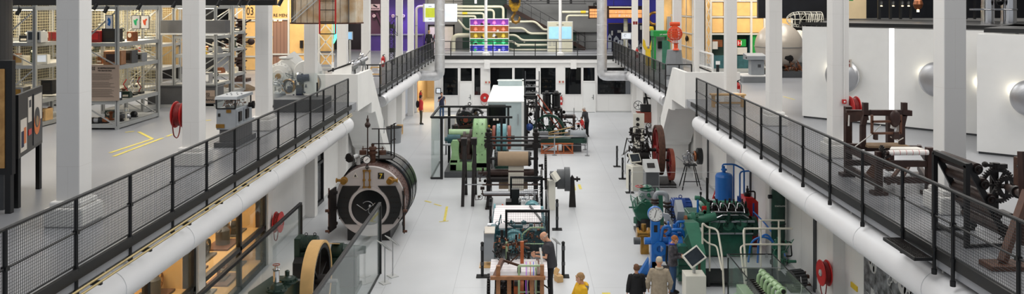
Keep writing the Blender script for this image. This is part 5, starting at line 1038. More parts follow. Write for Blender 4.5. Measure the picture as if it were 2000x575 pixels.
clutter(P(t, 'valves', 'blue'), px + .05, px + .85, y - .05, y + .3, .9, 1.4, 18, .12, 51); P(t, 'shaft_end', 'dgrey').cyl((px - .6, y + .1, .95), (px - .42, y + .1, .95), .1, n=16)
P(t, 'hose', 'black').tube([(px + .3, y - .2, .9), (px + .25, y - .3, .4), (px + .5, y - .35, .3), (px + .6, y - .25, .7)], .03, 8, fillet=.15); P(t, 'tray', 'black').box(px - .5, px + 1.2, y - .2, y + .7, 0, .05); P(t, 'wedge_foot', 'blue').prism([(px - .55, .02), (px - .2, .02), (px - .2, .5), (px - .45, .1)], 'y', y - .1, y + .1)
# ---- green compressor
t = T('green_compressor', 'green vertical compressor with grey cylinder block and small gauge', 'compressor', (3.85, 27.2, 0)); y = 27.0
def gx(px, Y=y): return (px - CX) * Y / F
def gz(py, Y=y): return H - (py - CY) * Y / F
P(t, 'cylinder_block', 'mach_grey', bev=.02).box(gx(1252), gx(1278), y, y + .55, gz(397), gz(375)); P(t, 'cylinder_head', 'green', bev=.015).lathe((gx(1265), y + .25, gz(376)), 'z', [(0, .22), (.05, .26), (.1, .2), (.16, .14), (.2, .05)], 20).torus((gx(1263), y + .25, gz(368)), 'z', .2, .03, 20, 6)
b = P(t, 'crankcase', 'green', bev=.02); b.lathe((gx(1262), y - .15, gz(413)), 'y', [(0, .36), (.05, .4), (.8, .4), (.85, .36)], 28); b.box(gx(1244), gx(1278), y, y + .6, gz(412), gz(396)); b.cyl((gx(1240), y + .1, gz(407)), (gx(1250), y + .1, gz(407)), .14, n=16); b.cyl((gx(1229), y + .1, gz(407)), (gx(1240), y + .1, gz(407)), .03, n=8); b.cyl((gx(1243), y, gz(425)), (gx(1243), y, gz(436)), .1, n=12)
clutter(P(t, 'valves', 'green_mid'), gx(1242), gx(1280), y - .2, y + .1, gz(436), gz(380), 22, .12, 61)
P(t, 'lower_tank', 'black').cyl((gx(1260), y + .1, .1), (gx(1260), y + .1, gz(426)), .3, n=22); P(t, 'frame', 'iron').box(gx(1243), gx(1283), y - .1, y + .7, 0, .1).beam((gx(1244), y - .15, gz(430)), (gx(1250), y - .15, gz(448)), .04).beam((gx(1243), y - .15, .3), (gx(1283), y - .15, .3), .04)
P(t, 'tall_casting', 'green_mid', bev=.02).prism([(gx(1286), 0), (gx(1302), 0), (gx(1298), gz(384)), (gx(1290), gz(378))], 'y', y + .4, y + .9)
P(t, 'small_gauge', 'white').cyl((gx(1243), y - .1, gz(379)), (gx(1243), y - .13, gz(379)), .055, n=16); P(t, 'gauge_pipe', 'iron').cyl((gx(1244), y - .1, gz(381)), (gx(1245), y - .1, gz(400)), .015, n=6)
P(t, 'red_hand_wheel', 'red').torus((gx(1251), y + .2, gz(367)), 'z', .14, .014, 18, 6)
t = T('brown_pipework', 'rusty brown flanged pipe with hand wheel between compressor and blue motor', 'pipework', (4.75, 25.8, 0)); Y2 = 25.4
def hx(px): return (px - CX) * Y2 / F
def hz_(py): return H - (py - CY) * Y2 / F
P(t, 'bent_pipe', 'mach_grey').tube([(hx(1280), Y2, .9), (hx(1279), Y2, hz_(385)), (hx(1283), Y2, hz_(377)), (hx(1302), Y2, hz_(378)), (hx(1303), Y2, hz_(395)), (hx(1304), Y2, .55)], .075, 12, fillet=.16)
fl = P(t, 'flange', 'iron_brown')
for px_, py_ in ((1279, 392), (1279, 398), (1303, 398), (1303, 405), (1304, 437)): fl.cyl((hx(px_), Y2, hz_(py_)), (hx(px_), Y2, hz_(py_) + .05), .13, n=16)
P(t, 'hand_wheel', 'iron').wheel((hx(1308), Y2 - .2, hz_(411)), (.2, 1, 0), .19, .04, .03, 5, sp=.025, n=24); P(t, 'second_hand_wheel', 'iron').wheel((hx(1309), Y2 - .15, hz_(423)), (.1, 1, .2), .13, .03, .02, 5, sp=.02, n=20)
P(t, 'base_valve', 'copper', bev=.01).box(hx(1284), hx(1310), Y2 - .2, Y2 + .2, .1, hz_(444)).cyl((hx(1275), Y2 - .1, hz_(455)), (hx(1300), Y2 - .1, hz_(455)), .15, n=16)
v = P(t, 'ground_valve', 'brass'); c = V(*A(1257, 457, 25.0)); v.cyl(c + V(-.2, 0, 0), c + V(.25, 0, 0), .11, n=16).cyl(c + V(-.22, 0, 0), c + V(-.16, 0, 0), .19, n=18).cyl(c + V(.12, 0, 0), c + V(.18, 0, 0), .19, n=18).cyl(c, c + V(0, 0, .3), .08, n=12).cyl((c.x + .2, 25.0, c.z), (4.2, 25.3, .6), .08, n=12)
v.box(c.x - .1, c.x + .15, 24.9, 25.1, 0, c.z)
t = T('blue_motor', 'royal blue electric motor with ribbed end caps', 'motor', (5.4, 27.3, 0)); Y2 = 27.2; c = V(hx(1330) * 27.2 / 25.4 - 0, 27.2, H - (407 - CY) * 27.2 / F); c.x = (1330 - CX) * 27.2 / F
m = P(t, 'housing', 'blue_dark'); m.lathe(c + V(-.38, 0, 0), 'x', [(0, .2), (.04, .3), (.12, .34), (.5, .34), (.5, .31), (.68, .31), (.72, .26), (.76, .1)], 30)
for k in range(4): m.annulus(c + V(-.3 + .08 * k, 0, 0), 'x', .3, .355, .02, 28)
P(t, 'end_ribs', 'blue_dark').bolts(c + V(.12, 0, 0), 'x', .32, 14, .018, .18); P(t, 'name_plate', 'steel').box(c.x - .05, c.x + .05, c.y - .36, c.y - .34, c.z - .02, c.z + .06); P(t, 'foot', 'blue_dark', bev=.02).box(c.x - .28, c.x + .12, 27.0, 27.5, 0, c.z - .25); P(t, 'lifting_eye', 'blue_dark').torus(c + V(-.02, 0, .39), 'y', .05, .015, 14, 6)
# ---- big green diesel engine
Y0 = 24.6
def ex(px, Y=Y0): return (px - CX) * Y / F
def ez(py, Y=Y0): return H - (py - CY) * Y / F
t = T('diesel_engine', 'huge dark green multi-cylinder diesel engine, lower right of the hall', 'engine', (5.9, 25.0, 0))
x0, x1 = ex(1388), ex(1470)
P(t, 'engine_block', 'green', bev=.03).box(x0 - .3, x1, Y0, Y0 + .9, .03, ez(430)); P(t, 'upper_block', 'green_dark', bev=.02).box(x0 - .1, x1 - .1, Y0 + .04, Y0 + .88, ez(430), ez(419))
ip = P(t, 'inspection_cover', 'green_mid', bev=.02)
for k in range(3): ip.lathe((x0 + .1 + .42 * k, Y0, 1.0), (0, -1, 0), [(0, .17), (.04, .17), (.05, .1), (.07, .1)], 24).bolts((x0 + .1 + .42 * k, Y0 - .03, 1.0), (0, -1, 0), .15, 6, .015, .02)
P(t, 'ledge', 'mach_grey').box(x0 - .2, x1 + .05, Y0 - .06, Y0, ez(433) - .02, ez(433) + .03).box(x0 - .2, x1, Y0 - .06, Y0, .72, .76)
m = P(t, 'rocker_cover', 'green_mid', bev=.02); Yr = Y0 + .68
m.tube([(x0 - .15, Yr, ez(408, Yr)), (x0, Yr, ez(404, Yr)), (x1 - .5, Yr, ez(404, Yr)), (x1 - .15, Yr, ez(407, Yr)), (x1 - .08, Yr, ez(422, Yr))], .19, 16, fillet=.25)
hd = P(t, 'cylinder_head', 'iron'); gp = P(t, 'injector_pipe', 'chrome')
for k in range(5):
    x = x0 + .05 + .26 * k; hd.box(x - .1, x + .1, Y0 + .12, Y0 + .42, ez(419), ez(410)).lathe((x - .06, Y0 + .25, ez(411)), 'z', [(0, .05), (.15, .05), (.18, .03), (.28, .025)], 10).lathe((x + .07, Y0 + .32, ez(411)), 'z', [(0, .04), (.12, .04), (.2, .02)], 10)
    if k < 4: gp.tube([(x, Y0 + .1, ez(410)), (x + .04, Y0 + .15, ez(399)), (x + .15, Y0 + .15, ez(401)), (x + .21, Y0 + .1, ez(407)), (x + .21, Y0 + .02, ez(417))], .02, 7, fillet=.08)
gp.tube([(x0 - .3, Y0 - .02, ez(418)), (x0 - .1, Y0 - .05, ez(418)), (x0 + .05, Y0 - .05, ez(413)), (x1 - .3, Y0 - .05, ez(414))], .022, 8, fillet=.08).tube([(x0, Y0 - .06, ez(427)), (x0 + .2, Y0 - .08, ez(424)), (x0 + .35, Y0 - .08, ez(419)), (x1 - .3, Y0 - .08, ez(419)), (x1 - .15, Y0 - .08, ez(425))], .022, 8, fillet=.06)
clutter(P(t, 'valve_gear', 'iron'), x0, x1 - .2, Y0 + .05, Y0 + .35, ez(419), ez(403), 46, .1, 71); clutter(P(t, 'side_fittings', 'green_dark'), x0 - .2, x1, Y0 - .1, Y0 + .05, .8, ez(432), 36, .13, 72)
P(t, 'exhaust_stack', 'black').cyl((ex(1390), Y0 + .6, ez(420)), (ex(1390), Y0 + .6, ez(356)), .04, n=10)
P(t, 'front_gear_case', 'green', bev=.03).box(ex(1343), ex(1372), Y0 - .1, Y0 + .6, .3, ez(415)); m = P(t, 'cooling_pipe', 'green_mid'); m.tube([(ex(1345), Y0, ez(423)), (ex(1365), Y0 - .2, ez(426)), (ex(1395), Y0 - .15, ez(420))], .13, 14, fillet=.2).cyl((ex(1348), Y0 - .2, ez(424)), (ex(1354), Y0 - .2, ez(424)), .2, n=20).tube([(ex(1360), Y0 + .2, ez(390)), (ex(1372), Y0 + .2, ez(391)), (ex(1378), Y0 + .2, ez(396)), (ex(1383), Y0 + .2, ez(402))], .07, 10, fillet=.1)
P(t, 'blue_riser', 'blue').cyl((ex(1363), Y0, ez(426)), (ex(1363), Y0, ez(391)), .035, n=8); P(t, 'red_filter', 'red').cyl((ex(1377), Y0, ez(414)), (ex(1377), Y0, ez(404)), .1, n=16); P(t, 'lever', 'black').cyl((ex(1370), Y0 + .1, ez(391)), (ex(1370), Y0 + .1, ez(380)), .02, n=6).cyl((ex(1370), Y0 + .1, ez(382)), (ex(1370), Y0 + .1, ez(377)), .035, n=8)
P(t, 'gauge', 'white').cyl((ex(1364), Y0 - .25, ez(444)), (ex(1364), Y0 - .28, ez(444)), .06, n=16); P(t, 'oil_filter', 'copper').cyl((ex(1330), Y0 - .1, ez(428)), (ex(1340), Y0 - .1, ez(428)), .13, n=16); clutter(P(t, 'governor_gear', 'green_mid'), ex(1343), ex(1385), Y0 - .3, Y0, ez(450), ez(412), 22, .14, 73)
P(t, 'end_pump', 'green_dark').cyl((x1, Y0 + .2, .9), (x1 + .15, Y0 + .2, .9), .3, n=24)
# ---- flywheel guard between boy and engine
t = T('flywheel_guard', 'green sheet metal belt guard with a slotted sloping front', 'guard', (4.9, 22.6, 0)); Yg = 22.4
def sx(px): return (px - CX) * Yg / F
def sz(py): return H - (py - CY) * Yg / F
P(t, 'body', 'green_mid', bev=.01).prism([(22.0, 0), (22.0, sz(488)), (22.9, sz(452) + .1), (23.6, sz(452)), (23.9, 0)], 'x', sx(1345), sx(1372))
P(t, 'wing', 'green').prism([(sx(1330), sz(463)), (sx(1338), sz(450)), (sx(1350), sz(490)), (sx(1346), sz(490))], 'y', 22.0, 22.1).box(sx(1322), sx(1346), 22.2, 22.5, .1, sz(478)); P(t, 'slot', 'rusty').prism([(21.985, sz(492)), (21.985, sz(556)), (22.02, sz(556)), (22.02, sz(492))], 'x', sx(1357), sx(1362)).prism([(21.97, sz(488)), (22.85, sz(455) + .02), (22.87, sz(455)), (21.99, sz(488) - .02)], 'x', sx(1355), sx(1363))
P(t, 'side_vent', 'mach_grey').bx((sx(1340), 23.4, 1.75), (.2, .5, .35), (.5, 0, 0)); P(t, 'ladder_rungs', 'green_dark').box(sx(1323), sx(1340), 22.15, 22.2, .3, .34).box(sx(1323), sx(1340), 22.15, 22.2, .5, .54).box(sx(1323), sx(1340), 22.15, 22.2, .7, .74)
sign_stand(4.28, 23.9, 1.35, 'steel information panel tilted on a stand behind the ginger boy', w=.24, d=.5, yaw=-.7, tilt=-.9)
# ---- tanks
t = T('blue_tank', 'tall blue compressed-air tank with blue pipes on top', 'tank', (6.9, 28.0, 0)); yT = 28.0; c = V((1414 - CX) * yT / F, yT, 0)
P(t, 'shell', 'blue_tank').lathe(c, 'z', [(.15, .25), (.25, .3), (H - (345 - CY) * yT / F, .3), (H - (340 - CY) * yT / F, .26), (H - (337.5 - CY) * yT / F, .12), (H - (337 - CY) * yT / F, .02)], 32)
zt_ = H - (337 - CY) * yT / F; P(t, 'top_valve', 'blue').lathe((c.x, yT, zt_), 'z', [(0, .06), (.06, .06), (.07, .1), (.12, .1), (.14, .04), (.22, .04)], 14)
P(t, 'pipe', 'blue').tube([(c.x - .04, yT, zt_ + .1), (c.x - .06, yT, zt_ + .28), (c.x + .35, yT, zt_ + .28), (c.x + .7, yT, zt_ + .1), (c.x + .7, yT, .5)], .03, 8, fillet=.1).tube([(c.x + .34, yT, zt_ + .26), (c.x + .34, yT, .5)], .025, 8).tube([(c.x + .5, yT - .2, .5), (c.x + .5, yT - .2, 1.95), (c.x + .95, yT - .3, 2.0), (c.x + 1.2, yT - .3, 1.9)], .03, 8, fillet=.12)
P(t, 'skirt', 'blue_tank').cyl(c, c + V(0, 0, .2), .28, n=28); P(t, 'control_box', 'blue_dark').box(c.x + .35, c.x + .75, yT - .7, yT - .4, .8, 1.16).box(c.x + .38, c.x + .72, yT - .65, yT - .45, 0, .8)
t = T('red_tank', 'bright red rectangular tank with dark valve on top', 'tank', (7.2, 26.0, 0)); yR = 25.6
def rx(px): return (px - CX) * yR / F
def rz_(py): return H - (py - CY) * yR / F
P(t, 'shell', 'red', bev=.02).prism([(rx(1457), rz_(470)), (rx(1481), rz_(470)), (rx(1481), rz_(395)), (rx(1472), rz_(387)), (rx(1456), rz_(387)), (rx(1457), rz_(400))], 'y', yR, yR + .55); P(t, 'legs', 'red_dark').box(rx(1458), rx(1480), yR + .05, yR + .5, 0, rz_(470))
P(t, 'valve', 'iron').lathe((rx(1464), yR + .25, rz_(388)), 'z', [(0, .1), (.1, .12), (.14, .04), (.24, .05), (.28, .02), (.34, .03)], 12).tube([(rx(1464), yR + .25, rz_(384)), (rx(1464), yR + .25, rz_(378)), (rx(1479), yR + .25, rz_(378)), (rx(1479), yR + .25, rz_(395))], .025, 8, fillet=.06); P(t, 'blue_pipe', 'blue_dark').cyl((rx(1470), yR - .1, .5), (rx(1470), yR - .1, rz_(396)), .03, n=8)
t = T('green_cylinder', 'tall dark green air cylinder with white lettering against the right wall', 'cylinder', (7.45, 24.0, 0)); yC = 24.0; c = V((1520 - CX) * yC / F - .0, yC, 0)
zt_ = H - (366 - CY) * yC / F
P(t, 'shell', 'green_dark').lathe(c, 'z', [(.05, .18), (.1, .2), (zt_ - .1, .2), (zt_, .12), (zt_ + .05, .05)], 28); P(t, 'valve', 'black').cyl(c + V(-.3, 0, 2.0), c + V(-.18, 0, 2.0), .06, n=10); P(t, 'stand_ring', 'black').cyl(c, c + V(0, 0, .08), .24, n=24); P(t, 'clamp', 'black').torus(c + V(0, 0, 1.2), 'z', .205, .012, 28, 6)
text(t, 'lettering', 'STARTLUCHT', 'letter_white', (c.x - .17, yC - .215, H - (401 - CY) * yC / F), .058, sx=.95)
t = T('hoses', 'blue hoses looping behind the cream rail by the dark green cylinder', 'hose', (7.1, 24.0, 0)); P(t, 'hose', 'blue').tube([(7.0, 24.6, 1.4), (7.3, 24.3, 1.1), (7.6, 23.8, .6), (7.65, 23.5, .3)], .022, 8, fillet=.2).tube([(6.6, 23.7, .15), (6.65, 23.6, .8), (7.0, 23.6, .95), (7.3, 23.6, .8), (7.5, 23.5, .2)], .03, 8, fillet=.25).tube([(6.9, 23.8, .1), (6.9, 23.7, .85), (7.15, 23.7, 1.0), (7.35, 23.6, .7), (7.4, 23.6, .1)], .03, 8, fillet=.2)
# ---- cream stair rails round the engine
Yn = 22.3
def nx(px, Y=Yn): return (px - CX) * Y / F
def nz(py, Y=Yn): return H - (py - CY) * Y / F
t = T('handrail', 'curved cream handrail down the steps left of the green engine', 'railing', (4.9, 22.2, 0)); 
P(t, 'rail', 'cream').tube([(nx(1372), Yn, .35), (nx(1372), Yn, nz(435)), (nx(1380), Yn, nz(444)), (nx(1400), Yn - .1, nz(446)), (nx(1411, 21.6), 21.6, nz(505, 21.6)), (nx(1414, 21.5), 21.5, .02)], .028, 10, fillet=.18).tube([(nx(1372), Yn, nz(466)), (nx(1384), Yn, nz(477)), (nx(1398), Yn - .1, nz(478)), (nx(1410, 21.6), 21.6, nz(528, 21.6))], .025, 10, fillet=.18)
P(t, 'baluster', 'cream').tube([(nx(1386), Yn, nz(446)), (nx(1386), Yn, .35)], .024, 8)
t = T('handrail', 'cream tubular handrail with balusters right of the green engine', 'railing', (6.3, 22.3, 0))
P(t, 'rail', 'cream').tube([(nx(1459, 21.4), 21.4, .25), (nx(1452, 21.8), 21.8, nz(452, 21.8)), (nx(1455), Yn, nz(447)), (nx(1548), Yn, nz(447))], .028, 10, fillet=.15).tube([(nx(1455, 21.5), 21.5, .25), (nx(1446, 21.9), 21.9, nz(484, 21.9)), (nx(1455), Yn, nz(478)), (nx(1547), Yn, nz(478))], .025, 10, fillet=.12)
for px_, a, b_ in ((1455, 447, 530), (1487, 432, 497), (1524, 447, 530), (1522, 432, 497)): P(t, 'baluster', 'cream').tube([(nx(px_), Yn + .05, nz(a)), (nx(px_), Yn + .05, .35)], .024, 8)
P(t, 'rear_rail', 'cream').tube([(nx(1482, 23.3), 23.3, nz(431, 23.3)), (nx(1532, 23.3), 23.3, nz(431, 23.3))], .025, 8)
t = T('walkway', 'dark steel walkway deck beneath the cream handrails', 'platform', (5.9, 22.6, 0)); P(t, 'deck', 'black').box(4.95, 7.3, 22.0, 23.1, .12, .16); lg_ = P(t, 'deck_legs', 'black')
for x in (5.05, 6.3, 7.2): lg_.box(x - .04, x + .04, 22.05, 22.13, 0, .12)
for x, yy in ((7.3, 22.6),):
    t = T('small_green_pump', 'small dark green pump at the end of the cream handrail', 'pump', (x, yy, 0)); m = P(t, 'body', 'green'); m.lathe((x - .15, yy, .35), 'z', [(0, .16), (.1, .2), (.3, .2), (.32, .14), (.5, .14), (.55, .2), (.65, .2), (.7, .06), (.85, .06)], 20); clutter(P(t, 'fittings', 'green_mid'), x - .3, x + .1, yy - .2, yy, .5, 1.1, 12, .1, 81); P(t, 'pipe', 'black').tube([(x - .1, yy - .1, 1.1), (x + .15, yy - .1, 1.1), (x + .18, yy - .1, .7), (x + .02, yy - .1, .7)], .02, 6, fillet=.05)
t = T('black_motor', 'black round motor with coiled cable on the floor by the right wall', 'motor', (7.35, 21.9, 0)); m = P(t, 'housing', 'black'); m.lathe((7.15, 21.7, .32), (1, .3, 0), [(0, .18), (.05, .24), (.4, .24), (.45, .16)], 24).box(7.15, 7.45, 21.6, 21.9, 0, .15); P(t, 'fins', 'dgrey').bolts((7.18, 21.7, .32), (1, .3, 0), .245, 18, .012, .35); P(t, 'cable', 'lgrey').tube([(7.35, 21.4, .5), (7.36, 21.35, .2), (7.3, 21.3, .02), (7.1, 21.25, .02)], .012, 6, fillet=.08)
clutter(P(t, 'scrap', 'rusty'), 7.5, 7.75, 21.6, 21.9, .1, .4, 10, .1, 83)
kiosk(4.38, 20.75, .52, .5, .82, 'white square kiosk with diamond-tilted touch screen before the green engine', 0, roll=.6)
# ---- glass case, lower right
t = T('glass_case', 'large glass display case with dark corners at the lower right', 'glass case', (5.8, 20.2, 0)); a = [G(1433, 640), G(1575, 640)]
gx0, gx1, gy0, gy1, gzz = 5.22, 6.35, 17.2, 20.6, 1.35
P(t, 'left_pane', 'glass').box(gx0, gx0 + .012, gy0, gy1, .02, gzz); P(t, 'right_pane', 'glass').box(gx1 - .012, gx1, gy0, gy1, .02, gzz); P(t, 'rear_pane', 'glass').box(gx0, gx1, gy1 - .012, gy1, .02, gzz)
P(t, 'edge', 'black').beam((gx0, gy1, 0), (gx0, gy1, gzz), .03).beam((gx1, gy1, 0), (gx1, gy1, gzz), .03).beam((gx0, gy1, gzz), (gx1, gy1, gzz), .025).beam((gx0, gy0, gzz), (gx0, gy1, gzz), .02).beam((gx1, gy0, gzz), (gx1, gy1, gzz), .02); P(t, 'corner_clamp', 'steel').box(gx0 - .03, gx0 + .03, gy1 - .03, gy1 + .03, gzz - .08, gzz).box(gx0 + .95, gx0 + 1.01, gy1 - .03, gy1 + .03, gzz - .08, gzz)
P(t, 'tie_rod', 'steel').cyl((gx0, 20.0, 1.2), (gx1, 20.0, 1.2), .012, n=6)
t = T('row_engine', 'pale green engine bank with a long pipe inside the glass case', 'engine', (5.8, 19, 0))
P(t, 'long_pipe', 'green_pale').lathe((5.98, 20.3, 1.0), (.08, -1, .0), [(0, .06), (.0, .075), (1.4, .075), (1.4, .055), (1.35, .05)], 20); P(t, 'pipe_mouth', 'ink').cyl((6.089, 18.925, 1.0), (6.091, 18.9, 1.0), .055, n=16)
br = P(t, 'branch', 'green_pale')
for k in range(6): yy = 20.18 - .24 * k; xx = 5.99 + .019 * k; br.tube([(xx, yy, 1.0), (xx - .12, yy, .97), (xx - .14, yy, .7)], .04, 10, fillet=.06).cyl((xx, yy + .03, 1.0), (xx, yy - .01, 1.0), .095, n=16)
P(t, 'block', 'green_pale', bev=.02).box(5.36, 6.12, 17.6, 20.35, .1, .68); rk = P(t, 'rocker_row', 'iron')
for k in range(20): rk.cyl((5.62, 20.25 - .13 * k, .68), (5.62, 20.25 - .13 * k, .84), .03, n=8).beam((5.56, 20.25 - .13 * k, .8), (5.78, 20.21 - .13 * k, .84), .03).cyl((5.74, 20.23 - .13 * k, .68), (5.74, 20.23 - .13 * k, .8), .022, n=6)
P(t, 'cream_bar', 'cream').box(5.8, 5.84, 17.6, 20.3, .68, .74); P(t, 'left_pipe', 'green_pale').cyl((5.31, 20.2, .45), (5.31, 17.6, .45), .06, n=14)
# ---- red-wheel machine and its surroundings
t = T('red_wheel_engine', 'black engine between two big red and orange-rimmed wheels', 'engine', (5.6, 34.8, 0)); Ye = 34.6
wx = (1286 - CX) * Ye / F
P(t, 'rim', 'rusty').annulus((wx, Ye, 1.45), 'x', .98, 1.06, .26, 52); P(t, 'wheel', 'red_dark').wheel((wx, Ye, 1.45), 'x', .99, .18, .12, 6, sp=.1, n=44)
wx2 = wx + .42; P(t, 'second_wheel', 'red_dark').wheel((wx2, Ye - .6, .95), 'x', .62, .14, .1, 6, sp=.08, n=40); P(t, 'second_rim', 'red_rust').annulus((wx2, Ye - .6, .95), 'x', .62, .66, .16, 44)
P(t, 'crank_case', 'iron').box(4.7, 5.4, Ye - .5, Ye + .5, .5, 1.1).cyl((4.6, Ye, 1.45), (wx2 + .1, Ye, 1.45), .07, n=12).cyl((4.9, Ye - .3, 1.3), (5.3, Ye - .3, 1.3), .25, n=20)
clutter(P(t, 'engine_works', 'iron'), 4.45, 5.4, Ye - .6, Ye + .2, 1.0, 2.25, 60, .17, 91); P(t, 'curled_pipe', 'iron').torus((4.75, Ye - .2, 2.25), 'y', .22, .02, 20, 6).torus((5.05, Ye - .1, 2.1), 'y', .28, .02, 20, 6); P(t, 'bed', 'iron').box(4.5, wx2 + .2, Ye - .8, Ye + .8, 0, .15); P(t, 'side_frame', 'red_dark').prism([(Ye - .6, 0), (Ye + .6, 0), (Ye + .3, 1.0), (Ye - .3, 1.0)], 'x', 4.8, 4.9)
t = T('switch_panel', 'pale switch panel with dark meters behind the black engine', 'panel', (5.1, 36.8, 0)); P(t, 'board', 'console_white').box(5.0, 5.5, 36.8, 36.9, .3, 2.7); P(t, 'meters', 'ink').cyl((5.2, 36.8, 2.45), (5.2, 36.77, 2.45), .08, n=14).cyl((5.2, 36.8, 2.2), (5.2, 36.77, 2.2), .08, n=14).box(5.1, 5.3, 36.77, 36.8, 1.8, 2.0); P(t, 'feet', 'iron').box(4.95, 5.55, 36.7, 37.0, 0, .3)
c = G(1240, 371); kiosk(c[0], c[1] + .1, .5, .55, 1.0, 'white kiosk with tilted screen in front of the black and red engine', .4)
t = T('control_console', 'grey-green control console with a sloping metal top', 'console', (5.2, 32.2, 0)); P(t, 'body', 'grey', bev=.01).box(4.85, 5.4, 32.1, 32.8, 0, 1.05); P(t, 'sloping_top', 'lgrey', bev=.01).prism([(32.05, 1.03), (32.85, 1.05), (32.85, 1.4), (32.7, 1.4)], 'x', 4.83, 5.42); P(t, 'switches', 'ink').bx((5.1, 32.36, 1.24), (.3, .25, .02), (.55, 0, 0)); P(t, 'front_plate', 'dgrey').box(4.88, 5.37, 32.09, 32.1, .06, 1.0)
t = T('floor_pump', 'small black cast-iron pump standing on the floor under the right stair', 'pump', (6.2, 33.6, 0)); c = V(*G(1317, 372)) + V(0, 1, 0); P(t, 'body', 'iron').lathe(c, 'z', [(0, .14), (.08, .12), (.12, .05), (.5, .05), (.55, .1), (.9, .1), (.95, .05), (1.05, .05)], 14).tube([c + V(-.3, 0, 1.05), c + V(.1, 0, 1.05), c + V(.12, 0, .85)], .05, 8, fillet=.05); P(t, 'skids', 'iron').beam(c + V(-.12, -.45, .04), c + V(-.12, .4, .04), .08).beam(c + V(.14, -.45, .04), c + V(.14, .4, .04), .08).box(c.x - .15, c.x + .18, c.y - .1, c.y + .1, .05, .12)
t = T('radial_motor', 'small motor with copper coil on a black splayed trestle under the right stair', 'motor', (6.9, 33.7, 0)); c = V(6.95, 33.7, 1.05)
st_ = P(t, 'trestle', 'black'); [st_.beam((6.95 + a, 33.7 + b_, 1.0), (6.95 + a * 2.6, 33.7 + b_ * 2.2, 0), .04) for a in (-.15, .15) for b_ in (-.15, .15)]; st_.box(6.7, 7.2, 33.5, 33.9, .98, 1.02).beam((6.6, 33.4, .35), (7.3, 33.4, .35), .03)
P(t, 'drum', 'black').cyl(c + V(.3, 0, .3), c + V(.48, 0, .3), .34, n=26); P(t, 'coil', 'copper').torus(c + V(.2, 0, .3), 'x', .17, .06, 20, 8); clutter(P(t, 'works', 'steel'), 6.65, 7.1, 33.5, 33.8, 1.1, 1.5, 22, .12, 95)
t = T('rope_barrier', 'thin wire barrier stretched across the red wheel engine', 'barrier', (5.8, 31.6, 0)); P(t, 'wire', 'lgrey').cyl((4.2, 31.7, 1.1), (7.8, 31.7, 1.1), .008, n=5).cyl((4.2, 31.7, .55), (7.8, 31.7, .55), .008, n=5).cyl((4.2, 31.7, .05), (7.8, 31.7, .05), .008, n=5); P(t, 'end_post', 'steel').cyl((7.8, 31.7, 0), (7.8, 31.7, 1.15), .02, n=8).cyl((4.2, 31.7, 0), (4.2, 31.7, 1.15), .015, n=8)
t = T('red_sign_triangle', 'small red and white warning cone-sign at the foot of the right wall', 'sign', (7.6, 31.9, 0)); P(t, 'plate', 'red').prism([(7.45, .0), (7.7, .0), (7.62, .5)], 'y', 31.9, 31.93); P(t, 'white_band', 'white').prism([(7.53, .12), (7.66, .12), (7.61, .3)], 'y', 31.88, 31.9)
# ---- treadle press on a wooden cabinet, far right
c = V(*G(1262, 250)); t = T('cabinet_press', 'black hand press on a reddish wooden cabinet, far right of the hall', 'press', c)
P(t, 'cabinet', 'red_rust', bev=.01).box(c.x - .35, c.x + .42, c.y - .3, c.y + .3, .35, .95); P(t, 'cabinet_top', 'red_rust').box(c.x - .6, c.x + .45, c.y - .35, c.y + .35, .95, 1.0)
P(t, 'press_body', 'black', bev=.01).box(c.x - .35, c.x + .4, c.y - .2, c.y + .2, 1.0, 1.45).beam((c.x + .1, c.y, 1.45), (c.x - .05, c.y, 2.15), .1).beam((c.x - .05, c.y, 1.9), (c.x + .35, c.y, 1.8), .1).cyl((c.x - .1, c.y, 1.5), (c.x - .1, c.y, 1.9), .08, n=10); P(t, 'hand_wheel', 'black').wheel((c.x - .5, c.y, 1.4), 'y', .28, .04, .03, 5, sp=.025, n=22)
ft = P(t, 'cast_stand', 'black'); [ft.torus((c.x + .1 + .15 * k, c.y - .3, .2), 'y', .14, .015, 14, 5) for k in range(3)]; [ft.beam((c.x + a, c.y, 0), (c.x + a * .8, c.y, .35), .05) for a in (-.3, .35)]
# ---- notice and wall mural on the right wall
O('notice_sign', 'yellow', 'small yellow notice on the right hall wall beside the hose reel', 'sign', loc=(7.84, 19.1, 1.0)).box(7.82, 7.85, 18.95, 19.3, .98, 1.1)
t = T('mural', 'black and white photographic mural of abstract machinery on the right hall wall', 'mural', (7.8, 16, 0)); P(t, 'panel', 'mural').box(7.8, 7.84, 13.2, 18.5, .0, 3.3)
r = random.Random(5); ms = P(t, 'printed_shapes', 'lgrey', kind='stuff')
for k in range(150):
    yy, z = r.uniform(13.4, 18.4), r.uniform(.2, 3.1)
    if k % 3 == 0: ms.annulus((7.797, yy, z), 'x', .05, r.uniform(.08, .22), .004, 14)
    elif k % 3 == 1: ms.beam((7.797, yy, z), (7.797, yy + r.uniform(-.4, .4), z + r.uniform(-.3, .3)), .03, .004)
    else: ms.bx((7.797, yy, z), (.004, r.uniform(.03, .2), r.uniform(.03, .3)), (r.uniform(-.4, .4), 0, 0))
t = T('alarm_box', 'small red alarm box with a thin conduit on the second right gallery column', 'alarm', (7.8, 19.68, 5.4)); P(t, 'box', 'red').box(7.77, 7.86, 19.64, 19.7, 5.32, 5.42); P(t, 'button', 'white').box(7.795, 7.835, 19.635, 19.64, 5.35, 5.39); P(t, 'conduit', 'white').cyl((7.82, 19.685, 5.42), (7.82, 19.685, 9), .012, n=6)
# ============================================================ LEFT GALLERY
def g4x(px, py): return Vector(G(px, py, 4.0))
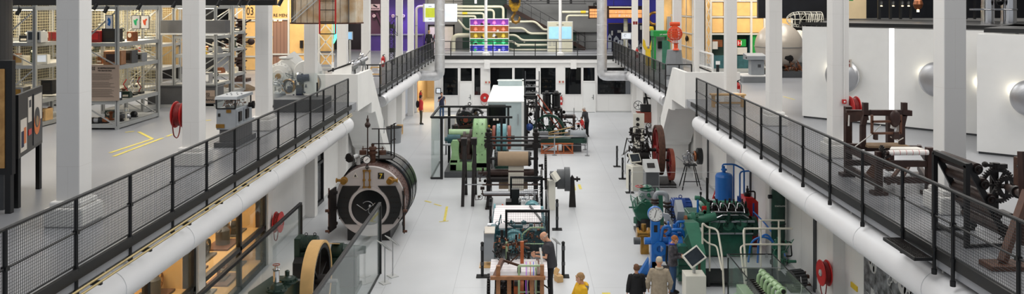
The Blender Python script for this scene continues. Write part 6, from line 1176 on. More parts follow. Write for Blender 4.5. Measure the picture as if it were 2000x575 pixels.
# ---- black display boards
t = T('poster_board', 'black display board with three posters, far left of the gallery', 'display board', (-9.6, 15.6, 4.0))
p0, p1 = V(-9.28, 14.7, 0), V(-9.87, 16.42, 0); d = (p1 - p0).normalized(); n = V(d.y, -d.x, 0)       # n faces the hall
def slab(mb, a, b, z0, z1, off=.0, th=.03):
    A0, B0 = p0.lerp(p1, a) + n * off, p0.lerp(p1, b) + n * off; A1, B1 = A0 + n * th, B0 + n * th
    return mb.add([(q.x, q.y, z) for z in (z0, z1) for q in (A0, B0, B1, A1)], [(0, 3, 2, 1), (4, 5, 6, 7), (0, 1, 5, 4), (1, 2, 6, 5), (2, 3, 7, 6), (3, 0, 4, 7)])
slab(P(t, 'board', 'black'), 0, 1, 4.93, 6.1, 0, .06)
for a in (.1, .98): P(t, 'leg', 'black').beam(p0.lerp(p1, a) + V(0, 0, 4.0), p0.lerp(p1, a) + V(0, 0, 5.0), .08)
m = P(t, 'tall_poster', 'poster_dark'); slab(m, .58, .96, 5.0, 6.0, .06, .012); m.mat('poster_cream'); slab(m, .6, .94, 5.45, 5.97, .072, .002); m.mat('poster_orange')
c = p0.lerp(p1, .72) + n * .076; m.lathe((c.x, c.y, 5.42), tuple(n), [(0, .24), (.002, .24)], 24); m.mat('poster_dark').lathe((c.x, c.y, 5.52), tuple(n), [(.002, .2), (.004, .2)], 24); m.mat('brass').lathe((c.x, c.y, 5.45), tuple(n), [(.004, .1), (.006, .1)], 16)
m = P(t, 'small_poster', 'poster_cream'); slab(m, .36, .5, 5.5, 5.98, .06, .012); m.mat('poster_dark'); slab(m, .39, .47, 5.78, 5.92, .072, .002)
m = P(t, 'small_poster', 'poster_cream'); slab(m, .06, .3, 5.02, 5.62, .06, .012); m.mat('cl_navy'); slab(m, .08, .18, 5.1, 5.4, .072, .002); m.mat('poster_orange'); slab(m, .18, .27, 5.15, 5.45, .072, .002)

m = P(t, 'red_crest', 'red'); slab(m, .38, .5, 5.25, 5.36, .06, .01)
t = T('map_board', 'orange map panel in a black frame at the far left edge', 'display board', (-9.8, 14.5, 4.0))
P(t, 'frame', 'black').box(-10.9, -9.17, 14.45, 14.55, 4.7, 6.75); P(t, 'map_sheet', 'map_orange').box(-10.8, -9.3, 14.43, 14.45, 4.82, 6.6); P(t, 'leg', 'black').box(-9.3, -9.2, 14.45, 14.55, 4.0, 4.7)
P(t, 'lower_panel', 'dgrey').box(-10.9, -9.36, 14.5, 14.55, 4.05, 4.7)
t = T('curved_screen', 'tall curved black exhibition screen at the far left', 'screen', (-11.2, 16, 4.0))
P(t, 'wall', 'black').loftg([[(-12.0 + r * math.cos(a), 15.6 + r * math.sin(a), z) for a in [math.radians(-60 + 100 * k / 18) for k in range(19)] for r in ()] or [(-12.0 + 1.95 * math.cos(math.radians(-60 + 100 * k / 18)), 15.3 + 1.95 * math.sin(math.radians(-60 + 100 * k / 18)), z) for k in range(19)] + [(-12.0 + 1.8 * math.cos(math.radians(-60 + 100 * k / 18)), 15.3 + 1.8 * math.sin(math.radians(-60 + 100 * k / 18)), z) for k in range(18, -1, -1)] for z in (4.06, 8.3)], True, False)
P(t, 'plinth', 'wood_light').loftg([[(-12.0 + 1.98 * math.cos(math.radians(-60 + 100 * k / 18)), 15.3 + 1.98 * math.sin(math.radians(-60 + 100 * k / 18)), z) for k in range(19)] + [(-12.0 + 1.75 * math.cos(math.radians(-60 + 100 * k / 18)), 15.3 + 1.75 * math.sin(math.radians(-60 + 100 * k / 18)), z) for k in range(18, -1, -1)] for z in (4.0, 4.06)], True, False)
# ---- warehouse racks
def rack(label, x0, x1, y0, y1, levels=(4.15, 4.85, 5.9, 6.58), top=7.75, bays=1, mesh='x', light_on=True, yaw=0):
    t = T('storage_rack', label, 'rack', ((x0 + x1) / 2, (y0 + y1) / 2, 4.0), group='grey warehouse racks in the left gallery')
    ys = [y0 + (y1 - y0) * k / bays for k in range(bays + 1)]
    for x in (x0, x1):
        for y in ys: P(t, 'upright', 'rack_grey').box(x - .05, x + .05, y - .04, y + .04, 4.0, top).mat('rack_dark').box(x - .01, x + .01, y - .045, y - .039, 4.1, top - .1)
    for z in list(levels) + [top - .08]:
        b = P(t, 'shelf_beam', 'rack_grey'); b.box(x1 - .03, x1 + .03, y0, y1, z - .12, z).box(x0 - .03, x0 + .03, y0, y1, z - .12, z).box(x0, x1, y0 - .03, y0 + .02, z - .1, z)
        if z < top - .2: P(t, 'shelf', 'lgrey').box(x0, x1, y0, y1, z - .03, z)
    br = P(t, 'brace', 'rack_grey'); zz = [4.1] + list(levels[1:]) + [top - .1]
    for k in range(len(zz) - 1):
        a, b = (x0, x1) if k % 2 else (x1, x0); br.beam((a, y0, zz[k]), (b, y0, zz[k + 1] - .1), .035); br.beam((a, y1, zz[k]), (b, y1, zz[k + 1] - .1), .035)
    m = P(t, 'wire_back', 'rack_mesh')
    if mesh == 'x':
        k = 0
        while x0 + .1 * k < x1: m.beam((x0 + .1 * k, y1, levels[1]), (x0 + .1 * k, y1, top), .009); k += 1
        k = 0
        while levels[1] + .1 * k < top: m.beam((x0, y1, levels[1] + .1 * k), (x1, y1, levels[1] + .1 * k), .009); k += 1
        k = 0
        while y0 + .09 * k < y1: m.beam((x0 + .04, y0 + .09 * k, levels[1]), (x0 + .04, y0 + .09 * k, top), .009); k += 1
        k = 0
        while levels[1] + .09 * k < top: m.beam((x0 + .04, y0, levels[1] + .09 * k), (x0 + .04, y1, levels[1] + .09 * k), .009); k += 1
    if light_on: 
        P(t, 'tube_lamp', 'tube_light').box(x0 + .1, x1 - .1, y0 + .1, y0 + .18, top - .2, top - .14)
        light('rack_light', 'AREA', ((x0 + x1) / 2, (y0 + y1) / 2, top - .12), 34, .5, y1 - y0 - .3, color=(1, .84, .58)); light('rack_light', 'AREA', ((x0 + x1) / 2, (y0 + y1) / 2, 6.4), 10, .5, y1 - y0 - .3, color=(1, .84, .58)); light('rack_light', 'AREA', ((x0 + x1) / 2, (y0 + y1) / 2, 5.74), 8, .5, y1 - y0 - .3, color=(1, .84, .58))
    return t
rB = rack('grey rack with information panel and three framed pictures, between the first two left columns', -13.15, -12.1, 24.0, 26.65)
rA = rack('grey rack with old computers left of the nearest left column', -15.75, -14.65, 24.16, 26.9)
rC = rack('grey tall rack beside the dark counter, right of the second left column', -12.6, -11.1, 29.05, 30.5, mesh='n'); rD = rack('grey rack farther back beside the rusty totem', -13.1, -11.9, 33.0, 34.3, mesh='n')
rE = rack('grey rack end seen in shadow behind the framed pictures', -17.3, -15.9, 29.5, 32.2, light_on=True)
rF = rack('grey rack behind the lit wire mesh, left of the dark counter', -14.3, -12.95, 27.4, 28.6, mesh='x')
rG = rack('grey rack at the far left edge behind the black screen', -18.6, -17.3, 24.6, 27.6, mesh='x'); rH = rack('grey rack deep in the left gallery between the first two columns', -17.6, -16.2, 36.0, 38.0, mesh='x')
t = T('dark_backdrop', 'dark backdrop added behind the racks for their shaded depth', 'partition', (-19, 40, 4)); P(t, 'wall', 'dark_wall').box(-23.5, -15.3, 40, 40.2, 4, 9); P(t, 'lit_panel', 'wood_panel').box(-18.5, -16.6, 39.94, 40, 4.6, 7.6)  # added wall, its dark colour stands in for shade behind the racks
# framed pictures on rack B, facing the camera
for k, (x, mt, nm) in enumerate(((-12.85, 'blue', 'blue'), (-11.95, 'cube_green', 'green'), (-11.35, 'orange', 'orange-red'))):
    px = (214, 245, 268)[k]; Yp = 23.93 if k == 0 else 24.9 + .6 * (k - 1); xx = (px - CX) * Yp / F if k == 0 else -12.03
    c = V(xx, Yp, 7.8 - (42 - CY) * Yp / F)
    t = T('framed_picture', 'white framed picture of a %s animal silhouette on the grey rack' % nm, 'picture', c, group=None)
    if k == 0: P(t, 'frame', 'black').box(c.x - .12, c.x + .12, Yp - .02, Yp, c.z - .23, c.z + .2); P(t, 'sheet', 'white').box(c.x - .1, c.x + .1, Yp - .025, Yp - .02, c.z - .21, c.z + .18); P(t, 'silhouette', mt).prism([(c.x - .05, c.z - .1), (c.x + .02, c.z - .14), (c.x + .05, c.z - .02), (c.x + .03, c.z + .08), (c.x - .02, c.z + .12), (c.x - .05, c.z + .04), (c.x - .02, c.z)], 'y', Yp - .03, Yp - .025)
    else:
        q = lambda a, b: (c.x + a, c.y + b)
        w_ = .16 
        P(t, 'frame', 'black').prism([(c.x + .0, c.y - w_), (c.x + .26, c.y - w_ - .0), (c.x + .26, c.y - w_ + .02), (c.x, c.y - w_ + .02)], 'z', c.z - .23, c.z + .2)
        P(t, 'sheet', 'white').prism([(c.x + .015, c.y - w_ - .005), (c.x + .245, c.y - w_ - .005), (c.x + .245, c.y - w_), (c.x + .015, c.y - w_)], 'z', c.z - .21, c.z + .18)
        P(t, 'silhouette', mt).prism([(c.x + .07, c.z - .02), (c.x + .1, c.z - .1), (c.x + .15, c.z - .12), (c.x + .16, c.z + .02), (c.x + .2, c.z + .06), (c.x + .17, c.z + .1), (c.x + .1, c.z + .04), (c.x + .06, c.z + .07)], 'y', c.y - w_ - .01, c.y - w_ - .005)
        P(t, 'hanging_bar', 'rack_grey').box(c.x - .05, c.x + .28, c.y - w_ + .02, c.y - w_ + .04, c.z + .1, c.z + .13)
t = T('text_panel', 'taupe exhibition text panel headed 02 Scheppingsdrang on the rack end', 'sign', (-12.5, 23.9, 5.0)); xa, xb = (178 - CX) * 23.9 / F, (232 - CX) * 23.9 / F; za, zb = 7.8 - (197 - CY) * 23.9 / F, 7.8 - (127 - CY) * 23.9 / F
P(t, 'board', 'info_taupe').box(xa - .15, xb, 23.9, 23.94, za, zb)
text(t, 'heading', '02', 'ink', (xa + .02, 23.89, zb - .15), .14, sx=.75); text(t, 'heading', 'SCHEPPINGSDRANG', 'ink', (xa + .2, 23.89, zb - .12), .07, sx=.8); text(t, 'subheading', 'THE CREATIVE URGE', 'ink', (xa + .2, 23.89, zb - .19), .055, sx=.8)
ln = P(t, 'text_lines', 'ink', kind='stuff'); r = random.Random(3)
for k in range(20):
    if k in (6, 12): continue
    z = zb - .26 - .036 * k; ln.box(xa + .02, xa + .02 + .68 * r.uniform(.75, 1), 23.893, 23.9, z - .006, z)
# things on the racks
def crt(loc, rz, label, s=1.0, body='console_white', scr='screen_dark'):
    t = T('old_computer', label, 'computer', loc, rz, group='old computers on the racks', local=True)
    P(t, 'case', body, bev=.015).prism([(-.2 * s, 0), (.2 * s, 0), (.2 * s, .3 * s), (-.2 * s, .34 * s)], 'x', -.19 * s, .19 * s); P(t, 'screen', scr).box(-.15 * s, .15 * s, -.21 * s, -.2 * s, .08 * s, .3 * s); P(t, 'foot', 'grey').box(-.15 * s, .15 * s, -.15 * s, .15 * s, -.0, .02)
    return t
crt((-14.45 - .3, 24.45, 6.58), .1, 'pale boxy computer with dark screen on the upper shelf left of the nearest column', 1.05, 'lgrey'); crt((-14.35 - .42, 25.4, 6.58), .4, 'red-brown rounded computer monitor beside the pale boxy one', .85, 'red_rust', 'red_dark')
crt((-14.8, 24.8, 5.9), .3, 'white desk computer with pale screen on the middle shelf left of the nearest column', .9, 'console_white', 'screen_white'); crt((-15.25, 24.45, 5.9), .0, 'cream computer on the left part of the middle shelf', .9, 'cream', 'vitrine_tan'); crt((-15.5, 24.35, 5.9), .0, 'brown computer box on the far left of the middle shelf', 1.1, 'wood_mid', 'dgrey')
crt((-12.3, 24.35, 4.85), .5, 'dark grey small monitor showing a picture, below the text panel edge', .8, 'dgrey', 'screen_white')
def boxy(loc, size, mat, name, label, cat, lid=None, rz=0):
    t = T(name, label, cat, loc, rz, local=True); P(t, 'body', mat, bev=.01).box(-size[0] / 2, size[0] / 2, -size[1] / 2, size[1] / 2, 0, size[2]); P(t, 'front', lid or 'dgrey').box(-size[0] * .35, size[0] * .35, -size[1] / 2 - .01, -size[1] / 2, size[2] * .25, size[2] * .8)
    return t
boxy((-12.4, 24.45, 5.9), (.5, .5, .42), 'wood', 'wooden_radio', 'brown wooden cabinet radio with open front on the rack', 'radio', 'wood_dark', .2); boxy((-12.35, 25.2, 5.9), (.4, .4, .4), 'dgrey', 'typewriter', 'dark rounded office machine right of the wooden radio', 'office machine', 'black'); boxy((-12.35, 25.9, 5.9), (.35, .35, .28), 'grey', 'typewriter', 'light grey office machine at the right end of the radio shelf', 'office machine', 'black')
boxy((-12.9, 24.4, 6.58), (.28, .3, .35), 'red_dark', 'red_lamp', 'small red shaded apparatus on the top shelf left end', 'apparatus', 'red'); boxy((-12.55, 24.6, 6.58), (.45, .4, .42), 'black', 'black_case', 'black case on the top shelf behind the blue picture', 'case', 'ink')
boxy((-15.3, 24.5, 4.93), (.4, .4, .3), 'steel', 'film_projector', 'metal projector on the lower shelf, far left rack', 'projector', 'brass'); boxy((-14.8, 25.2, 4.93), (.35, .4, .45), 'black', 'black_speaker', 'black rounded box on the lower shelf near the first column', 'speaker', 'ink'); boxy((-14.85, 24.9, 4.15), (.4, .4, .35), 'wood_light', 'wooden_crate', 'small light wooden crate on the bottom shelf near the first column', 'crate', 'wood'); boxy((-15.1, 24.4, 4.15), (.35, .35, .2), 'green_dark', 'green_screen_set', 'small dark green set on the bottom shelf, far left rack', 'set', 'green_light')
for k in range(7):
    t = T('small_apparatus', 'small metal apparatus on the bottom rack shelf, %s from the left' % ORD[k + 1], 'apparatus', (-12.95 + (.12 * k if k < 4 else .6), 24.2 + (.02 * k if k < 4 else .45 * (k - 3)), 4.15), group='small apparatus on the bottom shelf', local=True)
    P(t, 'body', ['iron', 'steel', 'black', 'copper'][k % 4]).lathe((-.1, 0, .1), 'x', [(0, .05), (.05, .09), (.15, .09), (.2, .04)], 12); P(t, 'stand', 'black').box(-.1, .1, -.06, .06, 0, .04)
for k, (z, mt) in enumerate(((4.85, 'red'), (4.85, 'cloth'), (5.0, 'red_dark'))):
    t = T('model_robot', 'red and white jointed toy mechanism on the rack, %s along' % ORD[k], 'toy', (-12.4, 25.0 + .45 * k, z if k < 2 else 4.85), group='red and white toys behind the mesh'); P(t, 'arms', mt).tube([(-12.4, 25.0 + .45 * k, 4.85), (-12.33, 25.08 + .45 * k, 5.05), (-12.4, 24.97 + .45 * k, 5.25), (-12.33, 25.03 + .45 * k, 5.4)], .016, 6); P(t, 'base', 'black').box(-12.5, -12.25, 24.9 + .45 * k, 25.15 + .45 * k, 4.85, 4.92)
# counter portal with sign 02
t = T('counter_portal', 'dark grey counter with overhead beam and sign 02 beside the second left column', 'counter', (-12.3, 29.0, 4)); q = lambda px, Y=29.0: (px - CX) * Y / F
P(t, 'counter', 'rack_dark', bev=.01).box(q(288), q(421), 29.0, 29.8, 4.12, 4.75); P(t, 'counter_top', 'dgrey').box(q(287), q(422), 28.95, 29.9, 4.75, 4.8); P(t, 'counter_base', 'lgrey').box(q(288), q(421), 29.02, 29.8, 4.0, 4.12)
P(t, 'overhead_beam', 'rack_dark').box(q(288), q(440), 29.0, 29.5, 6.68, 7.14); P(t, 'beam_edge', 'lgrey').box(q(288), q(440), 28.97, 29.0, 6.62, 6.68); P(t, 'number_board', 'info_taupe').box(q(396), q(420), 28.97, 29.0, 4.17, 4.62)
text(t, 'number', '02', 'ink', (q(403), 28.96, 4.42), .17, sx=.8); P(t, 'underline', 'ink').box(q(401), q(419), 28.96, 28.97, 4.375, 4.39); text(t, 'sign_text', 'DRANG', 'ink', (q(419), 28.96, 4.24), .13, sx=.8, align='RIGHT')
t = T('soil_mound', 'flat brown peat bed behind the dark counter', 'mound', (-14, 33, 4)); P(t, 'soil', 'soil', remesh=0).loftg([[(-14.0 + a * math.cos(2 * PI * k / 24) * (1 + .06 * math.sin(5 * k)), 35 + a * .8 * math.sin(2 * PI * k / 24), z) for k in range(24)] for a, z in ((2.4, 4.0), (2.2, 4.1), (1.2, 4.2), (.3, 4.23))])
t = T('robot_toy', 'pink and white toy shapes hanging behind mesh in the tall rack', 'toy', (-11.9, 29.2, 5)); P(t, 'pink_shape', 'toy_pink').sph((-11.75, 29.2, 5.18), (.1, .05, .1), 10, 6); P(t, 'white_shape', 'white').sph((-11.45, 29.2, 4.98), (.1, .06, .15), 10, 6); P(t, 'string', 'ink').cyl((-11.75, 29.2, 5.25), (-11.75, 29.2, 5.8), .005, n=4)
boxy((-11.6, 29.3, 5.9), (.14, .2, .22), 'yellow', 'yellow_pump', 'small yellow hand pump on the tall rack middle shelf', 'pump', 'yellow'); boxy((-12.0, 29.35, 5.9), (.3, .3, .32), 'iron', 'dark_motor', 'dark motor left of the yellow hand pump', 'motor'); boxy((-11.5, 29.3, 4.85), (.3, .3, .4), 'steel', 'steel_meter', 'grey meter box on the tall rack lower shelf', 'meter', 'white'); boxy((-12.0, 29.35, 7.14), (.5, .3, .22), 'red_rust', 'ship_model', 'reddish model with dark top above the overhead beam', 'model', 'iron'); boxy((-13.25, 27.6, 4.85), (.3, .3, .16), 'console_white', 'white_box', 'small white box apparatus left of the second column', 'apparatus'); boxy((-13.2, 27.7, 5.9), (.14, .2, .34), 'red', 'red_robot', 'small bright red figure on the rack left of the second column', 'toy', 'red_dark')
# ---- rusty totem
t = T('rusty_totem', 'tall rusty brown stack of jagged cast parts in front of the wooden wall', 'sculpture', (-13.8, 38.6, 4)); c = V((470 - CX) * 38.6 / F, 38.6, 4); m = P(t, 'trunk', 'iron_brown'); m.cyl(c, c + V(0, 0, 3.0), .12, n=10); r = random.Random(9)
for k in range(16): z = .15 + .18 * k; m.lathe(c + V(r.uniform(-.08, .08), 0, z), (r.uniform(-.4, .4), r.uniform(-.3, .3), 1), [(0, r.uniform(.15, .25)), (.07, r.uniform(.2, .34)), (.13, r.uniform(.1, .2))], 9, smooth=False)
ar = P(t, 'arms', 'iron_brown'); [ar.beam(c + V(0, 0, z), c + V(a, 0, z + b), .07) for z, a, b in ((2.7, .5, .25), (2.4, -.5, .2), (1.9, .55, -.05), (1.5, -.4, .1), (2.9, -.4, .2), (.9, .3, .1))]
ar.sph(c + V(.5, 0, 1.9), (.18, .1, .16), 10, 7); P(t, 'base', 'wood_dark').box(c.x - .4, c.x + .4, 38.3, 38.9, 4.0, 4.15)
# ---- wooden wall 03
Yw = 44.7; q = lambda px, Y=Yw: (px - CX) * Y / F; z_ = lambda py, Y=Yw: H - (py - CY) * Y / F
t = T('plywood_wall', 'warmly lit plywood wall marked 03 behind the third left column', 'partition', (-14.5, Yw, 4))
zr = [(137, 112), (109, 74), (71, 42), (38, -20)]
for a, b in ((447, 533),):
    for z0, z1 in zr: P(t, 'panel', 'wood_panel', bev=.01).box(q(a), q(b), Yw, Yw + .05, z_(z0), z_(z1))
P(t, 'panel', 'wood_panel').box(q(533), q(566), Yw - .02, Yw + .03, z_(36), z_(-20)); P(t, 'panel', 'wood_panel').box(q(566), q(606), Yw - .02, Yw + .03, z_(104), z_(46)); P(t, 'panel', 'wood_panel').box(q(566), q(606), Yw - .02, Yw + .03, z_(131), z_(108)); P(t, 'panel', 'wood_panel').box(q(566), q(606), Yw - .02, Yw + .03, z_(44), z_(-20)); P(t, 'panel', 'wood_panel').box(q(622), q(652), Yw - .02, Yw + .03, z_(100), z_(-20)); P(t, 'panel', 'wood_panel').box(q(622), q(652), Yw - .02, Yw + .03, z_(126), z_(104))
for py in (140, 110.5, 72.5, 40): P(t, 'rail', 'lgrey').box(q(447), q(533), Yw - .04, Yw, z_(py + 1.5), z_(py - 1.5))
P(t, 'rail', 'lgrey').box(q(533), q(655), Yw - .05, Yw - .01, z_(107.5), z_(104.5)).box(q(533), q(566), Yw - .05, Yw - .01, z_(39), z_(36)).box(q(560), q(655), Yw - .05, Yw, z_(134), z_(131))
for px in (463, 564, 606, 624): P(t, 'stud', 'lgrey').box(q(px) - .05, q(px) + .05, Yw - .06, Yw, 4.0, 9)
P(t, 'curtain', 'curtain').box(q(533), q(563), Yw, Yw + .04, 4.0, z_(38)); P(t, 'spot_strip', 'lamp_warm').box(q(535), q(541), Yw - .06, Yw - .04, z_(41), z_(39.5)).box(q(545), q(551), Yw - .06, Yw - .04, z_(41), z_(39.5))
text(t, 'number', '03', 'ink', (q(481), Yw - .02, z_(29)), .62, sx=.7); P(t, 'underline', 'ink').box(q(482), q(497), Yw - .012, Yw, z_(33.6), z_(33)); text(t, 'lettering', 'RE MENS', 'ink', (q(534), Yw - .04, z_(32.5)), .235, sx=.95)
ln = P(t, 'small_text', 'iron', kind='stuff')
for k in range(7): ln.box(q(480), q(480 + 14 - 2 * (k % 3)), Yw - .012, Yw, z_(78 + 2.2 * k + .5), z_(78 + 2.2 * k))
P(t, 'wall_phone', 'iron').box(q(587), q(593), Yw - .15, Yw - .02, z_(94), z_(79))
P(t, 'neon_strip', 'neon').beam((q(656), Yw - .1, 7.6), (q(656), Yw - .1, z_(75)), .12).beam((q(656), Yw - .1, z_(75)), (q(651), Yw - .1, z_(84)), .12)
br = P(t, 'truss', 'lgrey')
for k in range(4): z = 4.2 + .95 * k; br.beam((q(625), Yw - .3, z), (q(652), Yw - .3, z + .9), .05).beam((q(652), Yw - .3, z), (q(625), Yw - .3, z + .9), .05)
br.beam((q(625), Yw - .3, 4), (q(625), Yw - .3, 8.2), .07).beam((q(652), Yw - .3, 4), (q(652), Yw - .3, 8.2), .07)
for x in (-15.4, -13.6, -12.2, -10.9): light('wood_spot', 'SPOT', (x, Yw - 2.2, 9.6), 330, .08, rot=(.5, 0, 0), color=(1, .8, .5), spot=1.25, blend=.8)
t = T('wall_screen', 'small glowing blue information screen behind the fourth left column', 'screen', (-10.3, 46, 5.5)); c = V(*A(683, 70, 47)); P(t, 'panel', 'screen_blue').box(c.x - .12, c.x + .12, 47, 47.04, c.z - .2, c.z + .2); P(t, 'casing', 'lgrey').box(c.x - .16, c.x + .16, 47.04, 47.12, c.z - .24, c.z + .24); P(t, 'stand', 'lgrey').box(c.x - .05, c.x + .05, 47.04, 47.12, 4, c.z)
# ---- hanging hull with ladder
t = T('hanging_hull', 'weathered white and rust hull section with a red ladder hanging over the stair', 'hull', (-6.6, 27, 7.1)); Yh = 27.0; q = lambda px, Y=Yh: (px - CX) * Y / F; zb = 7.8 - (46 - CY) * Yh / F
P(t, 'shell', 'rust_hull', bev=.02).prism([(q(563), Yh + .3), (q(580), Yh), (q(655), Yh), (q(692), Yh + .25), (q(700), Yh + .8), (q(690), Yh + 1.5), (q(600), Yh + 1.6), (q(570), Yh + 1.2)], 'z', zb, 10.5)
pk = P(t, 'plank_seams', 'dgrey')
for px in (568, 576, 588, 600, 612, 636, 650, 664, 680): pk.box(q(px) - .003, q(px) + .003, Yh + (.0 if 580 <= px <= 655 else .06) - .012, Yh + .2, zb + .02, 9.5)
P(t, 'rim_band', 'rusty').prism([(q(562), Yh + .28), (q(580), Yh - .02), (q(655), Yh - .02), (q(693), Yh + .23), (q(701), Yh + .8), (q(690), Yh + 1.52), (q(600), Yh + 1.62), (q(568), Yh + 1.2)], 'z', zb - .02, zb + .025)
P(t, 'diagonal_strut', 'lgrey').beam((q(572), Yh - .06, zb + .06), (q(624), Yh - .06, zb + .85), .03).beam((q(570), Yh - .06, zb + .16), (q(618), Yh - .06, zb + .88), .02)
la = P(t, 'ladder', 'red'); zl = 7.8 - (66 - CY) * Yh / F
for px in (626, 657): la.beam((q(px), Yh - .12, zl), (q(px), Yh - .12, 9.8), .045)
P(t, 'ladder_rung', 'iron').cyl((q(626), Yh - .12, zl), (q(657), Yh - .12, zl), .018, n=6).cyl((q(626), Yh - .12, zl + .4), (q(657), Yh - .12, zl + .4), .018, n=6).cyl((q(626), Yh - .12, zl + .8), (q(657), Yh - .12, zl + .8), .014, n=6).cyl((q(626), Yh - .12, zl + 1.1), (q(657), Yh - .12, zl + 1.1), .014, n=6)
P(t, 'hanger', 'iron').cyl((q(590), Yh + .8, 10.4), (q(590), Yh + .8, 13.4), .03, n=8).cyl((q(680), Yh + .8, 10.4), (q(680), Yh + .8, 13.4), .03, n=8)
# ---- grey console with glazed top, on a dark plinth
t = T('grey_apparatus', 'grey metal apparatus with glazed top on a dark plinth between left columns', 'apparatus', (-7.8, 21.8, 4.0))
X0, X1, Y0_, Y1 = -8.08, -7.5, 21.0, 22.6
P(t, 'plinth', 'dgrey', bev=.01).box(X0, X1, Y0_, Y1, 4.0, 4.13); P(t, 'pedestal', 'rack_dark').box(X0 + .1, X1 - .05, Y0_ + .15, Y1 - .2, 4.13, 4.5)
P(t, 'body', 'mach_grey', bev=.02).box(X0 + .03, X1 - .03, Y0_ + .1, Y1 - .25, 4.45, 5.0); P(t, 'side_ribs', 'mach_grey').box(X1 - .03, X1, Y0_ + .12, Y0_ + .18, 4.5, 4.95).box(X1 - .03, X1, Y0_ + .65, Y0_ + .71, 4.5, 4.95).box(X1 - .03, X1 + .02, Y0_ + .1, Y1 - .25, 4.55, 4.6)
P(t, 'louvre', 'iron').box(X1 - .03, X1 + .01, Y0_ + .25, Y0_ + .45, 4.65, 4.9).box(X1 - .03, X1 + .01, Y0_ + .8, Y0_ + 1.0, 4.65, 4.9); P(t, 'brass_plate', 'brass').box(X0 + .03, X0 + .25, Y0_ + .08, Y0_ + .1, 4.5, 4.6).box(X0 + .3, X0 + .42, Y0_ + .08, Y0_ + .1, 4.9, 4.98).mat('ink').box(X0 + .08, X0 + .14, Y0_ + .085, Y0_ + .1, 4.8, 4.88)
P(t, 'glass_hood', 'glass').box(X0 + .05, X1 - .05, Y0_ + .1, Y0_ + .11, 5.0, 5.22).box(X1 - .06, X1 - .05, Y0_ + .1, Y1 - .3, 5.0, 5.22); clutter(P(t, 'inner_works', 'copper'), X0 + .1, X1 - .1, Y0_ + .2, Y1 - .4, 5.0, 5.18, 30, .07, 101)
P(t, 'hood_posts', 'black').beam((X0 + .04, Y0_ + .1, 5.0), (X0 + .04, Y0_ + .1, 5.24), .03).beam((X1 - .05, Y0_ + .1, 5.0), (X1 - .05, Y0_ + .1, 5.24), .03).beam((X1 - .05, Y1 - .3, 5.0), (X1 - .05, Y1 - .3, 5.24), .03).beam((X0 + .04, Y0_ + .1, 5.01), (X1 - .05, Y0_ + .1, 5.01), .03)
P(t, 'lid', 'mach_grey', bev=.015).prism([(Y0_ + .06, 5.24), (Y1 - .25, 5.24), (Y1 - .3, 5.32), (Y0_ + .12, 5.32)], 'x', X0, X1); P(t, 'lid_bolts', 'steel').bolts(((X0 + X1) / 2, Y0_ + .7, 5.3), 'z', .2, 8, .02, .04); P(t, 'side_motor', 'iron').cyl((X1, Y1 - .6, 5.0), (X1 + .15, Y1 - .6, 5.0), .07, n=12).cyl((X1 + .12, Y1 - .6, 4.9), (X1 + .12, Y1 - .6, 5.1), .04, n=10)
# ---- engines and volute casing on the gallery before the stair
t = T('volute_casing', 'large light grey volute pump casing standing in the left gallery', 'pump casing', (-9.4, 33.5, 4)); c = V(*A(560, 140, 33.5)); r_ = P(t, 'scroll', 'lgrey')
r_.lathe(c + V(.05, .1, .05), (0, 1, 0), [(-.25, .25), (-.25, .45), (-.15, .52), (.3, .52), (.45, .35)], 32).tube([c + V(.5, .2, -.2), c + V(.3, .2, .3), c + V(.02, .2, .62)], [.4, .36, .32], 20, fillet=.2).lathe(c + V(.02, .2, .52), 'z', [(0, .35), (.03, .39), (.08, .39), (.09, .33)], 28)
r_.lathe(c + V(-.2, -.2, -.1), (0, -1, 0), [(0, .5), (.1, .5), (.14, .42), (.22, .4), (.26, .22), (.3, .2)], 30).bolts(c + V(-.2, -.32, -.1), 'y', .46, 18, .022, -.03); P(t, 'shaft_hub', 'brass').lathe(c + V(-.2, -.5, -.15), (0, -1, 0), [(0, .12), (.12, .1)], 16); P(t, 'foot', 'lgrey').box(c.x - .5, c.x + .7, 33.2, 34.2, 4.0, c.z - .3)
t = T('domed_casing', 'white domed casing right of the volute pump', 'casing', (-8.6, 33.0, 4)); c = V(*A(600, 141, 33.0)); P(t, 'dome', 'lgrey').lathe(c + V(0, -.3, 0), 'y', [(0, .3), (0, .46), (.1, .5), (.8, .5), (.9, .4)], 34); P(t, 'hub', 'steel').lathe(c + V(-.25, -.42, -.12), 'y', [(-.05, .05), (0, .14), (.12, .16)], 16); P(t, 'ribs', 'lgrey').beam(c + V(0, -.32, 0), c + V(.3, -.32, .36), .05).beam(c + V(0, -.32, 0), c + V(-.1, -.32, .45), .05).beam(c + V(0, -.32, 0), c + V(.46, -.32, .0), .05); P(t, 'stand', 'lgrey').box(c.x - .4, c.x + .4, 32.8, 33.6, 4, c.z - .35)
t = T('oil_engine_pair', 'pair of grey and blue oil engines with brown flywheels in the left gallery', 'engine', (-8.7, 29.6, 4)); Ye = 29.3; q = lambda px: (px - CX) * Ye / F; z_ = lambda py: H - (py - CY) * Ye / F
P(t, 'frame', 'mach_grey', bev=.01).lathe((q(546), Ye, z_(206)), 'z', [(0, .2), (.05, .24), (.45, .22), (.5, .17)], 20).box(q(580), q(600), Ye - .1, Ye + .3, z_(205), z_(184)).box(q(556), q(580), Ye - .1, Ye + .1, z_(195), z_(191)); P(t, 'steel_legs', 'steel').tube([(q(558), Ye, 4), (q(556), Ye, z_(190)), (q(566), Ye, z_(190)), (q(566), Ye, 4)], .025, 6, fillet=.05).tube([(q(583), Ye - .1, 4), (q(582), Ye - .1, z_(178)), (q(596), Ye - .1, z_(178)), (q(598), Ye - .1, 4)], .022, 6, fillet=.05)
